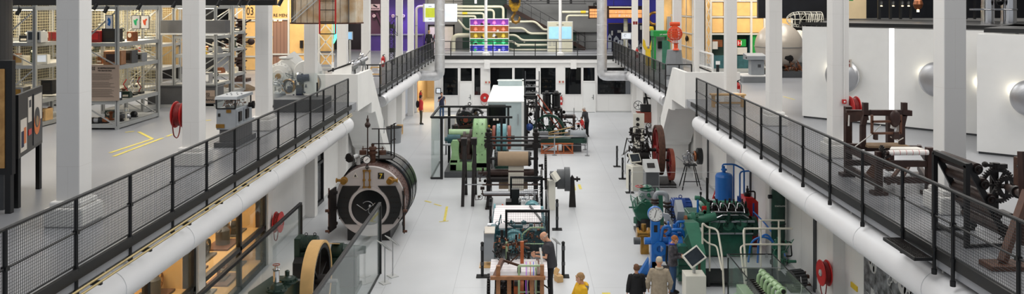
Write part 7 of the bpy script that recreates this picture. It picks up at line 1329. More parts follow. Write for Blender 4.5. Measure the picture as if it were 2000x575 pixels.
P(t, 'flywheel', 'wood_dark').annulus((q(557), Ye + .5, z_(171)), (.3, 1, 0), .18, .26, .1, 32).annulus((q(598), Ye + .6, z_(166)), (.3, 1, 0), .26, .42, .1, 36); P(t, 'flywheel_rim', 'brass').annulus((q(597), Ye + .5, z_(166)), (.3, 1, 0), .38, .4, .14, 36).annulus((q(557), Ye + .4, z_(171)), (.3, 1, 0), .24, .27, .1, 30)
P(t, 'blue_engine', 'cl_navy').cyl((q(590), Ye, z_(168)), (q(590), Ye, z_(152)), .09, n=14).cyl((q(583), Ye - .1, z_(153)), (q(606), Ye - .1, z_(151)), .14, n=16).bolts((q(590), Ye - .1, z_(152)), 'x', .15, 10, .02, .05).box(q(581), q(592), Ye - .2, Ye, z_(185), z_(166)).box(q(564), q(571), Ye - .2, Ye, z_(180), z_(168)); clutter(P(t, 'fittings', 'cl_navy'), q(562), q(608), Ye - .3, Ye, z_(184), z_(148), 24, .08, 111); clutter(P(t, 'steel_fittings', 'steel'), q(536), q(556), Ye - .2, Ye + .1, z_(184), z_(154), 24, .1, 112)
P(t, 'guard_hood', 'glass').box(q(534), q(622), Ye - .35, Ye - .34, 4.5, z_(141)).box(q(621), q(622), Ye - .35, Ye + 1, 4.5, z_(141)); P(t, 'base', 'dgrey').box(q(534), q(606), Ye - .3, Ye + 1.0, 4.0, 4.06)
t = T('dark_plinth', 'low dark grey exhibition plinth behind the left railing near the stair', 'plinth', (-7.8, 28.4, 4)); P(t, 'block', 'dgrey', bev=.02).box(-8.6, -6.9, 27.7, 28.95, 4.0, 4.45); P(t, 'bolt_post', 'black').cyl((-7.3, 28.5, 4.45), (-7.3, 28.5, 4.95), .03, n=8)
# ---- telescope-like gun on legs and white panels
t = T('signal_lamp', 'long grey metal projector on splayed legs beyond the left stair head', 'apparatus', (-7.2, 33.6, 4)); a, b = V(*A(684, 131, 33.6)), V(*A(716, 113, 34.4)); P(t, 'barrel', 'steel').cyl(a, b, .15, .1, 18).cyl(a - (b - a) * .02, a + (b - a) * .25, .2, n=18).cyl(a + (b - a) * .55, a + (b - a) * .75, .16, n=16); P(t, 'fittings', 'chrome').sph(a + V(.05, -.1, .12), .12, 10, 7).sph(b + V(-.2, -.05, .12), .1, 10, 7).beam(b + V(-.1, 0, 0), b + V(.15, 0, .3), .04)
for m_ in (a.lerp(b, .15), a.lerp(b, .85)):
    P(t, 'leg', 'grey').beam(m_, (m_.x - .18, m_.y - .1, 4), .05).beam(m_, (m_.x + .18, m_.y + .1, 4), .05)
t = T('white_reading_desk', 'white slanted reading desk behind the left stair parapet', 'desk', (-7.7, 32.4, 4)); a, b = V(*A(648, 140, 32.2)), V(*A(683, 125, 33.2)); P(t, 'panel', 'white').add([a, b, (b.x, b.y, 4), (a.x, a.y, 4), a + V(.06, .1, 0), b + V(.06, .1, 0), (b.x + .06, b.y + .1, 4), (a.x + .06, a.y + .1, 4)], [(0, 3, 2, 1), (4, 5, 6, 7), (0, 1, 5, 4), (2, 3, 7, 6), (0, 4, 7, 3), (1, 2, 6, 5)]); P(t, 'dark_edge', 'black').beam(a + V(-.12, -.1, .02), b + V(.05, 0, .02), .06); P(t, 'notice_holder', 'black').beam(a + V(.05, 0, 0), a + V(.05, 0, .35), .06); P(t, 'notice', 'white').box(a.x + .0, a.x + .1, a.y - .05, a.y - .04, a.z + .15, a.z + .38)
t = T('wooden_frame_stool', 'light wooden square frame behind the far left railing', 'frame', (-6.9, 37.4, 4)); c = V(*A(734, 141, 37.4)); fr_ = P(t, 'frame', 'wood_light'); [fr_.beam(c + V(a1, 0, b1), c + V(a2, 0, b2), .06) for a1, b1, a2, b2 in ((-.22, -.3, -.22, .22), (.22, -.3, .22, .22), (-.22, .22, .22, .22), (-.22, -.1, .22, -.1))]; P(t, 'legs', 'wood_light').beam(c + V(-.22, 0, -.3), (c.x - .22, c.y, 4), .06).beam(c + V(.22, 0, -.3), (c.x + .22, c.y, 4), .06)
# ---- lattice tower
t = T('lattice_tower', 'slim black lattice tower with a mesh cage, far left gallery', 'tower', (-8.1, 49, 4)); c = V((765 - CX) * 49 / F, 49, 4); lt = P(t, 'mast', 'black')
for a in (-.16, .16):
    for b in (-.16, .16): lt.beam(c + V(a, b, 0), c + V(a * .8, b, 2.6), .035)
for k in range(9):
    z = .28 * k; lt.beam(c + V(-.16, -.16, z), c + V(.16, -.16, z + .28), .025).beam(c + V(.16, -.16, z), c + V(-.16, -.16, z + .28), .025).beam(c + V(-.16, -.16, z), c + V(.16, -.16, z), .025)
P(t, 'junction_box', 'black').box(c.x - .25, c.x + .2, 48.7, 49.2, 4.75, 5.0).box(c.x - .1, c.x + .15, 48.7, 49.2, 6.2, 6.45); cg = P(t, 'cage', 'black'); za, zb_ = 5.75, 6.95; xa_, xb_ = c.x - .35, c.x + .38
for x in (xa_, xb_): cg.beam((x, 48.8, za if x > c.x else 6.4), (x, 48.8, zb_), .03)
cg.beam((xa_, 48.8, 6.4), (xb_, 48.8, za), .03).beam((xa_, 48.8, zb_), (xb_, 48.8, zb_), .03).beam((xa_, 48.8, 6.3), (xb_, 48.8, zb_), .02).beam((xa_, 48.8, zb_), (xb_, 48.8, za + .1), .02)
for k in range(5): cg.beam((xa_ + .12 * k, 48.8, 6.35), (xa_ + .12 * k, 48.8, zb_), .012)
# ---- purple exhibits at the end of the left gallery
for k, (px, lb) in enumerate(((731, 'first from the left'), (768, 'second, beside the lattice tower'), (788, 'third'))):
    c = V(*A(px, 31, 64.3)); t = T('round_clock_lamp', 'small cream glowing disc on the purple back wall, ' + lb, 'lamp', c, group='cream discs on the purple wall'); P(t, 'disc', 'poster_cream').cyl(c, c - V(0, .12, 0), .13, n=20); P(t, 'disc_hub', 'dgrey').cyl(c - V(0, .12, 0), c - V(0, .15, 0), .04, n=10)
t = T('purple_machine', 'long belt exhibit with low bench along the purple back wall', 'exhibit', (-10.5, 63, 4)); P(t, 'bench', 'purple_wall').box(-12.2, -7.9, 62.9, 63.9, 4.0, 5.2); P(t, 'bench_top', 'grey').box(-12.3, -7.9, 62.8, 64.0, 5.2, 5.28); P(t, 'belt', 'iron').beam((-11.9, 64.3, 7.0), (-11.2, 64.3, 5.3), .06).beam((-11.6, 64.3, 7.0), (-10.9, 64.3, 5.3), .06).beam((-9.9, 64.3, 7.0), (-10.4, 64.3, 5.3), .06)
t = T('header_sign', 'cream header sign with small drawing above the maroon wall', 'sign', (-11.6, 64.2, 7.3)); c0, c1 = A(724, 20, 64.2), A(742, 8, 64.2); P(t, 'board', 'poster_cream').box(c0[0], c1[0], 64.2, 64.25, c0[2], c1[2]); P(t, 'drawing', 'ink').bx(((c0[0] + c1[0]) / 2, 64.19, c0[2] + .33), (.35, .01, .12), (0, .5, 0)); lm = P(t, 'lettering', 'ink', kind='stuff'); [lm.box(c0[0] + .05 + .11 * k, c0[0] + .12 + .11 * k, 64.19, 64.2, c0[2] + .06, c0[2] + .18) for k in range(6)]
for x, c_ in ((-11.5, (.75, .3, .5)), (-9.3, (.45, .25, 1)), (-8.2, (.4, .25, 1))): light('exhibit_spot', 'SPOT', (x, 61.5, 9.2), 420, .1, rot=(.55, 0, 0), color=c_, spot=1.2, blend=.8)
# lighting track and spot lamps above the racks
t = T('lighting_track', 'black lighting track across the left gallery ceiling edge', 'lighting track', (-12, 22.2, 7.7)); P(t, 'bar', 'black_matt').box(-15.8, -6.8, 22.1, 22.25, 7.71, 7.86)
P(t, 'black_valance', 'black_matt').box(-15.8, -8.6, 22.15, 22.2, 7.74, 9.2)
for k, (px, py) in enumerate(((5, 15), (37, 22), (187, 12), (208, 18), (273, 12), (341, 8), (428, 5), (470, 4), (489, 3), (548, 4))):
    c = V(*A(px, py, 21.9)); t = T('spot_lamp', 'black track spot lamp above the racks, %s from the left' % (ORD[k] if k else 'first'), 'spot lamp', c, group='black track spot lamps'); P(t, 'housing', 'black').cyl(c + V(.04, 0, .08), c - V(.05, .02, .1), .05, n=14); P(t, 'yoke', 'black').cyl(c, (c.x, c.y, 7.8), .012, n=6); P(t, 'lens', 'lamp_warm').cyl(c - V(.05, .02, .1), c - V(.052, .021, .103), .035, n=12)

# many more small exhibits on the racks
r = random.Random(17); kinds = [('meter_box', 'meter box', 'meter'), ('bobbin_stand', 'spindle-shaped part', 'part'), ('tabletop_appliance', 'tabletop appliance', 'appliance'), ('glass_instrument', 'upright instrument', 'instrument')]
tone = [('dark', 'iron'), ('grey', 'grey'), ('brown', 'wood_mid'), ('cream', 'cream'), ('green-grey', 'green_boiler'), ('black', 'black'), ('copper', 'copper')]
k = 0
for rk, xs, y0, shelves in (('rack beside the nearest column', [-15.6, -15.35, -15.1, -14.85], 24.9, ((4.15, 'bottom'), (4.93, 'lower'), (5.9, 'middle'), (6.58, 'upper'))), ('rack with the framed pictures', [-13.0, -12.75, -12.5, -12.25], 24.85, ((4.15, 'bottom'), (4.85, 'lower'), (5.9, 'middle'), (6.58, 'upper'))),
                            ('rack behind the dark counter', [-12.45, -12.1, -11.75, -11.4], 29.7, ((4.85, 'lower'), (5.9, 'middle'), (6.58, 'upper'))), ('rack by the rusty totem', [-12.9, -12.6, -12.3, -12.05], 33.5, ((4.85, 'lower'), (5.9, 'middle'), (6.58, 'upper'))), ('shadowed rack behind the mesh', [-16.8, -16.5, -16.2], 30.3, ((5.9, 'middle'), (6.58, 'upper')))):
    for z, sn in shelves:
        for i, x in enumerate(xs):
            kd = kinds[(k * 3 + i) % 4]; tn = tone[(k + i * 2) % 7]; s_ = r.uniform(.8, 1.25); y = y0 + r.uniform(-.1, .5)
            t = T(kd[0], '%s %s, %s along the %s shelf of the %s' % (tn[0], kd[1], ['first', 'second', 'third', 'fourth'][i], sn, rk), kd[2], (x, y, z), r.uniform(-.4, .4), local=True, group='small exhibits on the racks')
            b = P(t, 'body', tn[1])
            if kd[0] == 'meter_box': b.box(-.1 * s_, .1 * s_, -.1, .1, 0, .24 * s_); P(t, 'dial', 'poster_cream').cyl((0, -.1, .15 * s_), (0, -.11, .15 * s_), .06 * s_, n=12)
            elif kd[0] == 'bobbin_stand': b.lathe((0, 0, 0), 'z', [(0, .09), (.04, .1), (.06, .04), (.2, .05), (.24, .09), (.28, .02)], 12); P(t, 'crossbar', 'iron').beam((-.12, 0, .22), (.12, 0, .26), .03)
            elif kd[0] == 'tabletop_appliance': b.prism([(-.14 * s_, 0), (.12 * s_, 0), (.1 * s_, .12), (0, .2 * s_), (-.14 * s_, .2 * s_)], 'x', -.12, .12); P(t, 'key_bank', 'poster_cream').box(-.08, .08, -.15 * s_, -.14 * s_, .04, .1)
            else: b.cyl((0, 0, 0), (0, 0, .06), .09, n=12).cyl((0, 0, .05), (0, 0, .36 * s_), .025, n=8).torus((0, 0, .3 * s_), 'y', .07, .015, 14, 5); P(t, 'bulb', 'clear_plastic').sph((0, 0, .3 * s_), .045, 10, 7)
        k += 1
# ============================================================ RIGHT GALLERY
def pxz(px, py, Y): return A(px, py, Y)
# ---- white exhibition walls with domes
def wline(p, q): d = (V(*q, 0) - V(*p, 0)).normalized(); return V(*p, 0), d, V(d.y, -d.x, 0)
def white_wall(nm, p, q, label_idx):
    P0, d, n = wline(p, q); n = n if n.dot(V(-1, -1, 0)) > 0 else -n; L_ = (V(*q, 0) - P0).length
    m = S(nm, 'white_gloss'); vs = [P0 + d * a - n * b for b in (0, .35) for a in (0, L_)]
    m.add([(v.x, v.y, z) for z in (4.06, 7.0) for v in (vs[0], vs[1], vs[3], vs[2])], [(0, 3, 2, 1), (4, 5, 6, 7), (0, 1, 5, 4), (1, 2, 6, 5), (2, 3, 7, 6), (3, 0, 4, 7)])
    b = S('exhibition_baseboard', 'dgrey'); vs = [P0 + d * a - n * c for c in (.04, .3) for a in (.03, L_ - .03)]
    b.add([(v.x, v.y, z) for z in (4.0, 4.06) for v in (vs[0], vs[1], vs[3], vs[2])], [(0, 3, 2, 1), (4, 5, 6, 7), (0, 1, 5, 4), (1, 2, 6, 5), (2, 3, 7, 6), (3, 0, 4, 7)])
    r = S('trim_%d' % label_idx, 'black'); vs = [P0 + d * a - n * c for c in (-.02, 6) for a in (-.2, L_ + .5)] if label_idx == 20 else [P0 + d * a - n * c for c in (.3, 5) for a in (.1, L_)]
    r.add([(v.x, v.y, z) for z in (7.03, 7.14) for v in (vs[0], vs[1], vs[3], vs[2])], [(0, 3, 2, 1), (4, 5, 6, 7), (0, 1, 5, 4), (1, 2, 6, 5), (2, 3, 7, 6), (3, 0, 4, 7)])
    return P0, d, n
W1 = white_wall('exhibition_wall', (9.15, 26.5), (13.5, 22.15), 20); W2 = white_wall('exhibition_wall', (11.35, 20.2), (14.6, 17.53), 21)
def dome(W, s, z, r, label):
    P0, d, n = W; c = P0 + d * s + V(0, 0, z); t = T('wall_dome', label, 'wall dome', c, group='brushed metal domes on the white walls')
    pr = [(0.0, r * .96), (.05, r)] + [(.05 + r * .42 * math.sin(a), r * math.cos(a)) for a in [PI / 2 * k / 12 for k in range(1, 13)]]
    P(t, 'shell', 'dome_alu').lathe(c + n * .13, tuple(n), pr, 40, caps=False); P(t, 'bracket', 'steel').cyl(c, c + n * .2, r * .25, n=16)
    light('dome_glow', 'POINT', c + n * .07 - d * (r * .78) + V(0, 0, r * .35), 2.6, .02, color=(1, .9, .68))
dome(W1, 1.41, 5.48, .55, 'large silver dome on the white wall, behind the second right column'); dome(W1, 4.21, 5.55, .52, 'large silver dome on the white wall, left of the nearest right column'); dome(W2, 1.18, 5.49, .45, 'large silver dome cut by the right edge of the photo'); dome(W1, 5.35, 5.5, .09, 'tiny silver dome right of the nearest right column')
P0, d, n = W1; c = P0 + d * 2.86; t = T('light_strip', 'tall glowing white light strip in the exhibition wall', 'light strip', c + V(0, 0, 4.45)); a = c - d * .06; b = c + d * .06
P(t, 'diffuser', 'led').add([tuple(q + n * o + V(0, 0, z)) for z in (4.45, 7.0) for q, o in ((a, .0), (b, .0), (b, .02), (a, .02))], [(0, 1, 2, 3), (7, 6, 5, 4), (0, 4, 5, 1), (1, 5, 6, 2), (2, 6, 7, 3), (3, 7, 4, 0)]); P(t, 'housing', 'white').beam(a - d * .015 + V(0, 0, 4.45), a - d * .015 + V(0, 0, 7.0), .02).beam(b + d * .015 + V(0, 0, 4.45), b + d * .015 + V(0, 0, 7.0), .02)
# ---- things standing on the mezzanine above the white walls
S('mezzanine_wall', 'sky_dark').box(9.6, 24, 33, 33.2, 7.14, 10); S('mezzanine_beige_wall', 'beige').box(*sorted(((1656 - CX) * 32 / F, (1692 - CX) * 32 / F)), 32, 32.9, 7.14, 9.5)
for k, (px, w) in enumerate(((1718, 5), (1740, 4), (1760, 4), (1905, 3), (1888, 3), (1852, 5), (1780, 3))):
    x = (px - CX) * 31 / F; t = T('window_bar', 'dark vertical bar above the white wall, %s drawn from the left edge' % ORD[k], 'bar', (x, 31, 7.14), group='dark vertical bars above the white walls'); P(t, 'bar', 'black').box(x - w * .01, x + w * .01, 31, 31.1, 7.14, 9.5)
for k, (px, wpx, lb) in enumerate(((1929, 12, 'left'), (1970, 14, 'right'))):
    Yd = 24.5; c = V((px - CX) * Yd / F, Yd, 7.14); t = T('steel_drum', 'shiny stacked steel drum above the white wall, %s of two' % lb, 'drum', c); rr = wpx * Yd / F
    P(t, 'lower_drum', 'chrome').cyl(c, c + V(0, 0, .42), rr, n=28); P(t, 'rim', 'steel').torus(c + V(0, 0, .43), 'z', rr, .02, 28, 6); P(t, 'upper_drum', 'chrome').cyl(c + V(0, 0, .46), c + V(0, 0, 1.4), rr * .98, n=28)
t = T('drum_shelf', 'black round lamp between the two steel drums', 'lamp', (14.4, 24.3, 7.5)); c = V(*A(1953, 3, 24.2)); P(t, 'globe', 'black_gloss').sph(c, .12, 16, 10); P(t, 'shelf', 'steel').box(c.x - .7, c.x + .65, 24.4, 24.6, 7.55, 7.6)
t = T('globe_lamp', 'copper glass pendant lamp high above the exhibition wall', 'lamp', A(1793, 8, 27)); c = V(*A(1793, 6, 27)); P(t, 'shade', 'copper').lathe(c - V(0, 0, .22), 'z', [(0, .05), (.05, .12), (.18, .16), (.3, .13), (.4, .05)], 20); P(t, 'lamp_base', 'lamp_warm').cyl(c - V(0, 0, .3), c - V(0, 0, .2), .04, n=10); P(t, 'cable', 'black').cyl(c + V(0, 0, .1), (c.x, c.y, 13.4), .01, n=5)
for k, px in enumerate((1722, 1745, 1763, 1775)):
    c = V(*A(px, 4, 29)); t = T('spot_lamp', 'small black spot lamp above the right exhibition wall, %s from left' % (ORD[k] if k else 'first'), 'spot lamp', c, group='black spot lamps over the right gallery'); P(t, 'housing', 'black').cyl(c, c - V(.03, .05, .14), .06, n=12); P(t, 'bulb', 'lamp_warm').cyl(c - V(.03, .05, .14), c - V(.031, .052, .145), .04, n=10); P(t, 'stem', 'black').cyl(c, (c.x, c.y, 13.4), .01, n=5)
t = T('exit_sign', 'green emergency sign high on the second right column', 'sign', A(1661, 0, 19.9)); c = V(*A(1661, 0, 19.9)); P(t, 'panel', 'booth').box(c.x - .05, c.x + .05, 19.85, 19.9, c.z - .02, c.z + .12); P(t, 'arrow', 'white').box(c.x - .03, c.x + .03, 19.84, 19.85, c.z + .02, c.z + .04)
# ---- airship-like skeleton model
t = T('airship_model', 'bullet-shaped skeleton model half clad in striped fabric on top of the white wall', 'model', (9.5, 26.7, 7.1)); x0, x1 = 8.72, 9.85; Ya = 26.75; zc = 7.8 - (38 - CY) * Ya / F; fr_ = P(t, 'frame', 'cream')
def rad(u): return .25 * min(1, math.sqrt(max(0, 1 - ((1 - min(u, .32) / .32)) ** 2)))
for u in (.18, .32, .5, .68, .84, 1.0): fr_.torus((x0 + (x1 - x0) * u, Ya, zc), 'x', rad(u), .012, 20, 5)
for k in range(8):
    a = 2 * PI * k / 8; fr_.tube([(x0 + (x1 - x0) * u, Ya + rad(u) * math.cos(a), zc + rad(u) * math.sin(a)) for u in (0, .03, .08, .18, .32, .6, 1.0)], .012, 5)
for k in range(5): u = .32 + .17 * k; fr_.beam((x0 + (x1 - x0) * u, Ya - .24, zc - .05), (x0 + (x1 - x0) * min(1, u + .17), Ya - .18, zc + .16), .014)
P(t, 'dark_cladding', 'ink').lathe((x0 + .52 * (x1 - x0), Ya, zc), 'x', [(0, .235), (.52, .235)], 12, caps=False); cl_ = P(t, 'light_stripes', 'cream')
for k in range(7): cl_.beam((x0 + .62 + .07 * k, Ya - .26, zc - .12 + .03 * (k % 3)), (x0 + .68 + .07 * k, Ya - .2, zc + .18), .035, .012)
# ---- silver sphere
Ys = 41.6; c = V(*A(1521, 90, Ys)); R = 1.2
t = T('silver_sphere', 'huge silver sphere with a seam and dark patch in the right gallery', 'sphere', (c.x, Ys, 4.3)); P(t, 'shell', 'sphere_silver').sph(c, R, 56, 36); P(t, 'seam', 'steel').lathe(c + V(0, 0, -.04), 'z', [(0, R), (0, R + .03), (.03, R + .03), (.03, R)], 56, caps=False); pm = P(t, 'dark_patch', 'ink')
pts = [(-.02, -.42), (.12, -.4), (.22, -.36), (.34, -.42), (.42, -.55), (.36, -.68), (.24, -.78), (.2, -.66), (.08, -.6), (-.04, -.54)]
def on_s(a, b, rr=1.004): q = V(a, 0, b) * R * .9; y = -math.sqrt(max(0, R * R - q.x ** 2 - q.z ** 2)); return c + (q + V(0, y, 0)) * rr
cen = on_s(.18, -.54, 1.012); pp = [on_s(a * 1.0, b, 1.008) for a, b in pts]; pm.add([tuple(cen)] + [tuple(q) for q in pp] + [tuple(c + (q - c) * .99) for q in pp], [(0, k + 1, (k + 1) % len(pp) + 1) for k in range(len(pp))] + [(k + 1, k + 1 + len(pp), (k + 1) % len(pp) + 1 + len(pp), (k + 1) % len(pp) + 1) for k in range(len(pp))])
P(t, 'cradle', 'iron').torus(c - V(0, 0, 1.02), 'z', .65, .05, 28, 6).box(c.x - .7, c.x + .7, Ys - .7, Ys + .7, 4.2, 4.26); clutter(P(t, 'machinery', 'copper'), c.x + .1, c.x + .9, Ys - 1.0, Ys - .4, 4.32, 4.75, 40, .12, 121)
t = T('dark_platform', 'low dark platform under the silver sphere', 'platform', (c.x + .2, Ys, 4)); P(t, 'deck', 'dgrey').box(c.x - .9, c.x + 1.3, Ys - 1.2, Ys + 1.2, 4.0, 4.3); P(t, 'end_post', 'black').box(c.x + 1.25, c.x + 1.33, Ys - 1.2, Ys - 1.1, 4.0, 4.9)
t = T('pale_dome', 'pale rounded shell partly hidden behind the silver sphere and white wall', 'shell', (14.8, 44, 4)); P(t, 'shell', 'lgrey').sph((A(1560, 118, 44.5)[0], 44.5, 5.3), (.7, .7, .95), 32, 20); P(t, 'foot', 'dgrey').cyl((A(1560, 118, 44.5)[0], 44.5, 4.0), (A(1560, 118, 44.5)[0], 44.5, 4.45), .4, n=20)
# ---- grey console on plinth
t = T('grey_lectern', 'light grey metal console with wide head on a pedestal', 'console', (10.9, 38.5, 4.35)); Yc = 38.3; q = lambda px: (px - CX) * Yc / F; z_ = lambda py: H - (py - CY) * Yc / F
P(t, 'pedestal', 'mach_grey', bev=.02).box(q(1467), q(1493), Yc, Yc + .5, 4.33, z_(118)); P(t, 'head', 'mach_grey', bev=.02).prism([(Yc - .15, z_(117)), (Yc + .6, z_(117)), (Yc + .6, z_(105)), (Yc - .1, z_(109))], 'x', q(1458), q(1496)); P(t, 'small_window', 'dgrey').box(q(1480), q(1486), Yc - .01, Yc, z_(132), z_(126)); P(t, 'side_knob', 'black').cyl((q(1457), Yc, z_(113)), (q(1459), Yc, z_(113)), .05, n=8)
t = T('white_plinth', 'low white-topped grey plinth under the grey console', 'plinth', (10.9, 38.5, 4)); P(t, 'body', 'grey').box(q(1447), q(1496), Yc - .4, Yc + 1.0, 4.0, 4.28); P(t, 'top', 'white').box(q(1446), q(1497), Yc - .42, Yc + 1.0, 4.28, 4.33)
# ---- plywood panel wall
Yw = 46.0; q = lambda px, Y=Yw: (px - CX) * Y / F; z_ = lambda py, Y=Yw: H - (py - CY) * Y / F
t = T('plywood_grid_wall', 'plywood panel wall in a white steel grid behind the silver sphere', 'partition', (12, Yw, 4))
cols = [(1391, 1412), (1413, 1436), (1438, 1465), (1469, 1492), (1494, 1524), (1526, 1545)]
for a, b in cols:
    for y0, y1 in ((31, 3), (64, 35.5), (1, -60)): P(t, 'panel', 'wood_panel', bev=.01).box(q(a), q(b), Yw, Yw + .05, z_(y0), z_(y1))
g_ = P(t, 'steel_grid', 'lgrey')
for px in (1388, 1436.8, 1467, 1493, 1525, 1546): g_.box(q(px) - .06, q(px) + .06, Yw - .06, Yw + .02, 4.0, 9.5)
for py in (2, 33, 66.5): g_.box(q(1386), q(1546), Yw - .05, Yw + .02, z_(py + 1.5), z_(py - 1.5))
P(t, 'spot_strip', 'lamp_warm').box(q(1440), q(1441.5), Yw - .5, Yw - .45, z_(2), z_(1))
t = T('display_niche', 'dark green display niche with a red and green sign below the plywood', 'display', (12, Yw, 4)); P(t, 'back', 'deepgreen_wall').box(q(1390), q(1465), Yw + .6, Yw + .65, 4.0, z_(68)); P(t, 'rim', 'teal_dark').box(q(1464), q(1466), Yw, Yw + .6, 4.0, z_(68)).box(q(1388), q(1466), Yw, Yw + .6, z_(69), z_(67)); P(t, 'sign', 'booth').box(q(1440), q(1458), Yw + .1, Yw + .14, z_(91), z_(77)).mat('red').box(q(1440), q(1447), Yw + .08, Yw + .1, z_(90), z_(78)); text(t, 'sign_letter', 'H', 'white', (q(1441.2), Yw + .07, z_(88.5)), .36); P(t, 'drawing_board', 'lgrey').box(q(1436), q(1460), Yw + .1, Yw + .14, z_(107), z_(93)); P(t, 'lower_cabinet', 'teal_dark').box(q(1390), q(1463), Yw + .1, Yw + .5, 4.0, z_(109)); P(t, 'brown_image', 'copper').box(q(1393), q(1412), Yw + .1, Yw + .14, z_(92), z_(78)); P(t, 'notice', 'lgrey').box(q(1391), q(1401), Yw - .1, Yw - .06, z_(96), z_(81))
P(t, 'side_cabinet', 'booth').box(q(1470), q(1491), Yw + .02, Yw + .06, z_(107), z_(68))
for x in (10.9, 12.6, 14.2, 15.3): light('wood_spot', 'SPOT', (x, Yw - 2.2, 9.6), 330, .08, rot=(.5, 0, 0), color=(1, .8, .5), spot=1.25, blend=.8)
t = T('plywood_side_wall', 'plywood side wall in perspective with a black wall phone', 'partition', (9.7, 48, 4)); X_ = 9.68
for y0, y1 in ((46.2, 47.9), (48.0, 49.6), (49.7, 51.4), (51.5, 53)):
    for z0, z1 in ((4.4, 5.15), (5.2, 5.95), (6.0, 6.9), (7.0, 8.5)): P(t, 'panel', 'wood_panel').box(X_, X_ + .05, y0, y1, z0, z1)
g_ = P(t, 'steel_grid', 'lgrey')
for y in (46.15, 47.95, 49.65, 51.45): g_.box(X_ - .05, X_, y - .04, y + .04, 4.0, 8.6)
for z in (4.38, 5.17, 5.97, 6.95): g_.box(X_ - .05, X_, 46.1, 53, z - .03, z + .03)
P(t, 'wall_phone', 'black').sph((X_ - .1, 47.4, 5.65), (.1, .12, .18), 10, 8)
light('wood_spot', 'SPOT', (7.9, 48, 9.4), 300, .08, rot=(0, -.5, 0), color=(1, .8, .5), spot=1.3, blend=.8)
t = T('plywood_far_panel', 'plywood panels with ribbed grey door far behind the green booth', 'partition', (10, 56, 4)); Yf = 56; P(t, 'panel', 'wood_panel').box((1297 - CX) * Yf / F, (1320 - CX) * Yf / F, Yf, Yf + .05, 4, 8.5); P(t, 'ribbed_door', 'corrug').box((1303 - CX) * 55.8 / F, (1313 - CX) * 55.8 / F, 55.8, 55.85, 4, 6.8)
light('wood_spot', 'SPOT', (10, 53.6, 9.3), 260, .08, rot=(.5, 0, 0), color=(1, .8, .5), spot=1.1, blend=.8)
t = T('lattice_truss', 'dark and white lattice truss column at the left of the plywood grid', 'truss', (10.4, 46, 4)); m = P(t, 'lattice', 'lgrey'); x0, x1 = q(1377), q(1386); [m.beam((x, Yw - .3, 4), (x, Yw - .3, 9), .04) for x in (x0, x1)]
for k in range(6): m.beam((x0, Yw - .3, 4.1 + .7 * k), (x1, Yw - .3, 4.8 + .7 * k), .03).beam((x1, Yw - .3, 4.1 + .7 * k), (x0, Yw - .3, 4.8 + .7 * k), .03)
P(t, 'wood_backing', 'wood_panel').box(x0, x1, Yw - .1, Yw - .05, 4.3, 9)
# ---- green booth
t = T('green_booth', 'green phone booth standing behind the far right railing', 'booth', (7.6, 44.6, 4)); x0, x1 = 7.15, 8.0
for x in (x0, x1 - .1): P(t, 'post', 'booth').box(x, x + .1, 44.2, 44.3, 4.0, 5.95).box(x, x + .1, 45.1, 45.2, 4.0, 5.95)
P(t, 'roof', 'booth', bev=.02).box(x0 - .05, x1 + .05, 44.15, 45.25, 5.9, 6.22); P(t, 'door', 'green_mid').box(x1 - .42, x1 - .05, 44.18, 44.22, 4.1, 5.7); P(t, 'glass_side', 'glass_green').box(x0 + .02, x0 + .04, 44.3, 45.1, 4.2, 5.9); P(t, 'rear_panel', 'lgrey').box(x0 + .1, x1 - .1, 45.15, 45.18, 4.2, 5.85); P(t, 'telephone', 'black').box(x0 + .35, x0 + .6, 45.0, 45.15, 5.2, 5.6)
text(t, 'lettering', 'ptt telefoon', 'letter_white', (x0 + .3, 44.14, 5.99), .13, sx=.85)
# ---- orange buoy light
t = T('orange_buoy_lantern', 'orange-red lattice lantern on a grey tapered pedestal', 'lantern', (7.35, 39.6, 4)); Yo = 39.5; c = V((1318 - CX) * Yo / F, Yo, 0)
P(t, 'pedestal', 'grey', bev=.02).lathe((c.x + .03, Yo + .3, 4.0), 'z', [(0, .52), (1.44, .36)], 8, smooth=False); P(t, 'lower_stem', 'orange').lathe((c.x + .05, Yo, 5.44), 'z', [(0, .16), (.05, .14), (.1, .1), (.3, .1), (.35, .16)], 14); P(t, 'white_lattice', 'white').bolts((c.x + .03, Yo, 5.8), 'z', .16, 10, .03, .25)
cg = P(t, 'cage', 'orange'); zc = 6.25
for k in range(12): a = PI * k / 12; cg.torus((c.x, Yo, zc), (math.cos(a), math.sin(a), 0), .36, .014, 24, 5)
for z, r in ((-.25, .26), (-.12, .34), (0, .36), (.12, .34), (.25, .26)): cg.torus((c.x, Yo, zc + z), 'z', r, .014, 24, 5)
P(t, 'core', 'orange').cyl((c.x, Yo, 5.8), (c.x, Yo, 6.65), .14, n=14); P(t, 'top_drum', 'orange').cyl((c.x - .24, Yo, 6.72), (c.x + .24, Yo, 6.72), .1, n=16); P(t, 'arm', 'orange').beam((c.x - .35, Yo, 5.95), (c.x - .1, Yo, 5.8), .06)
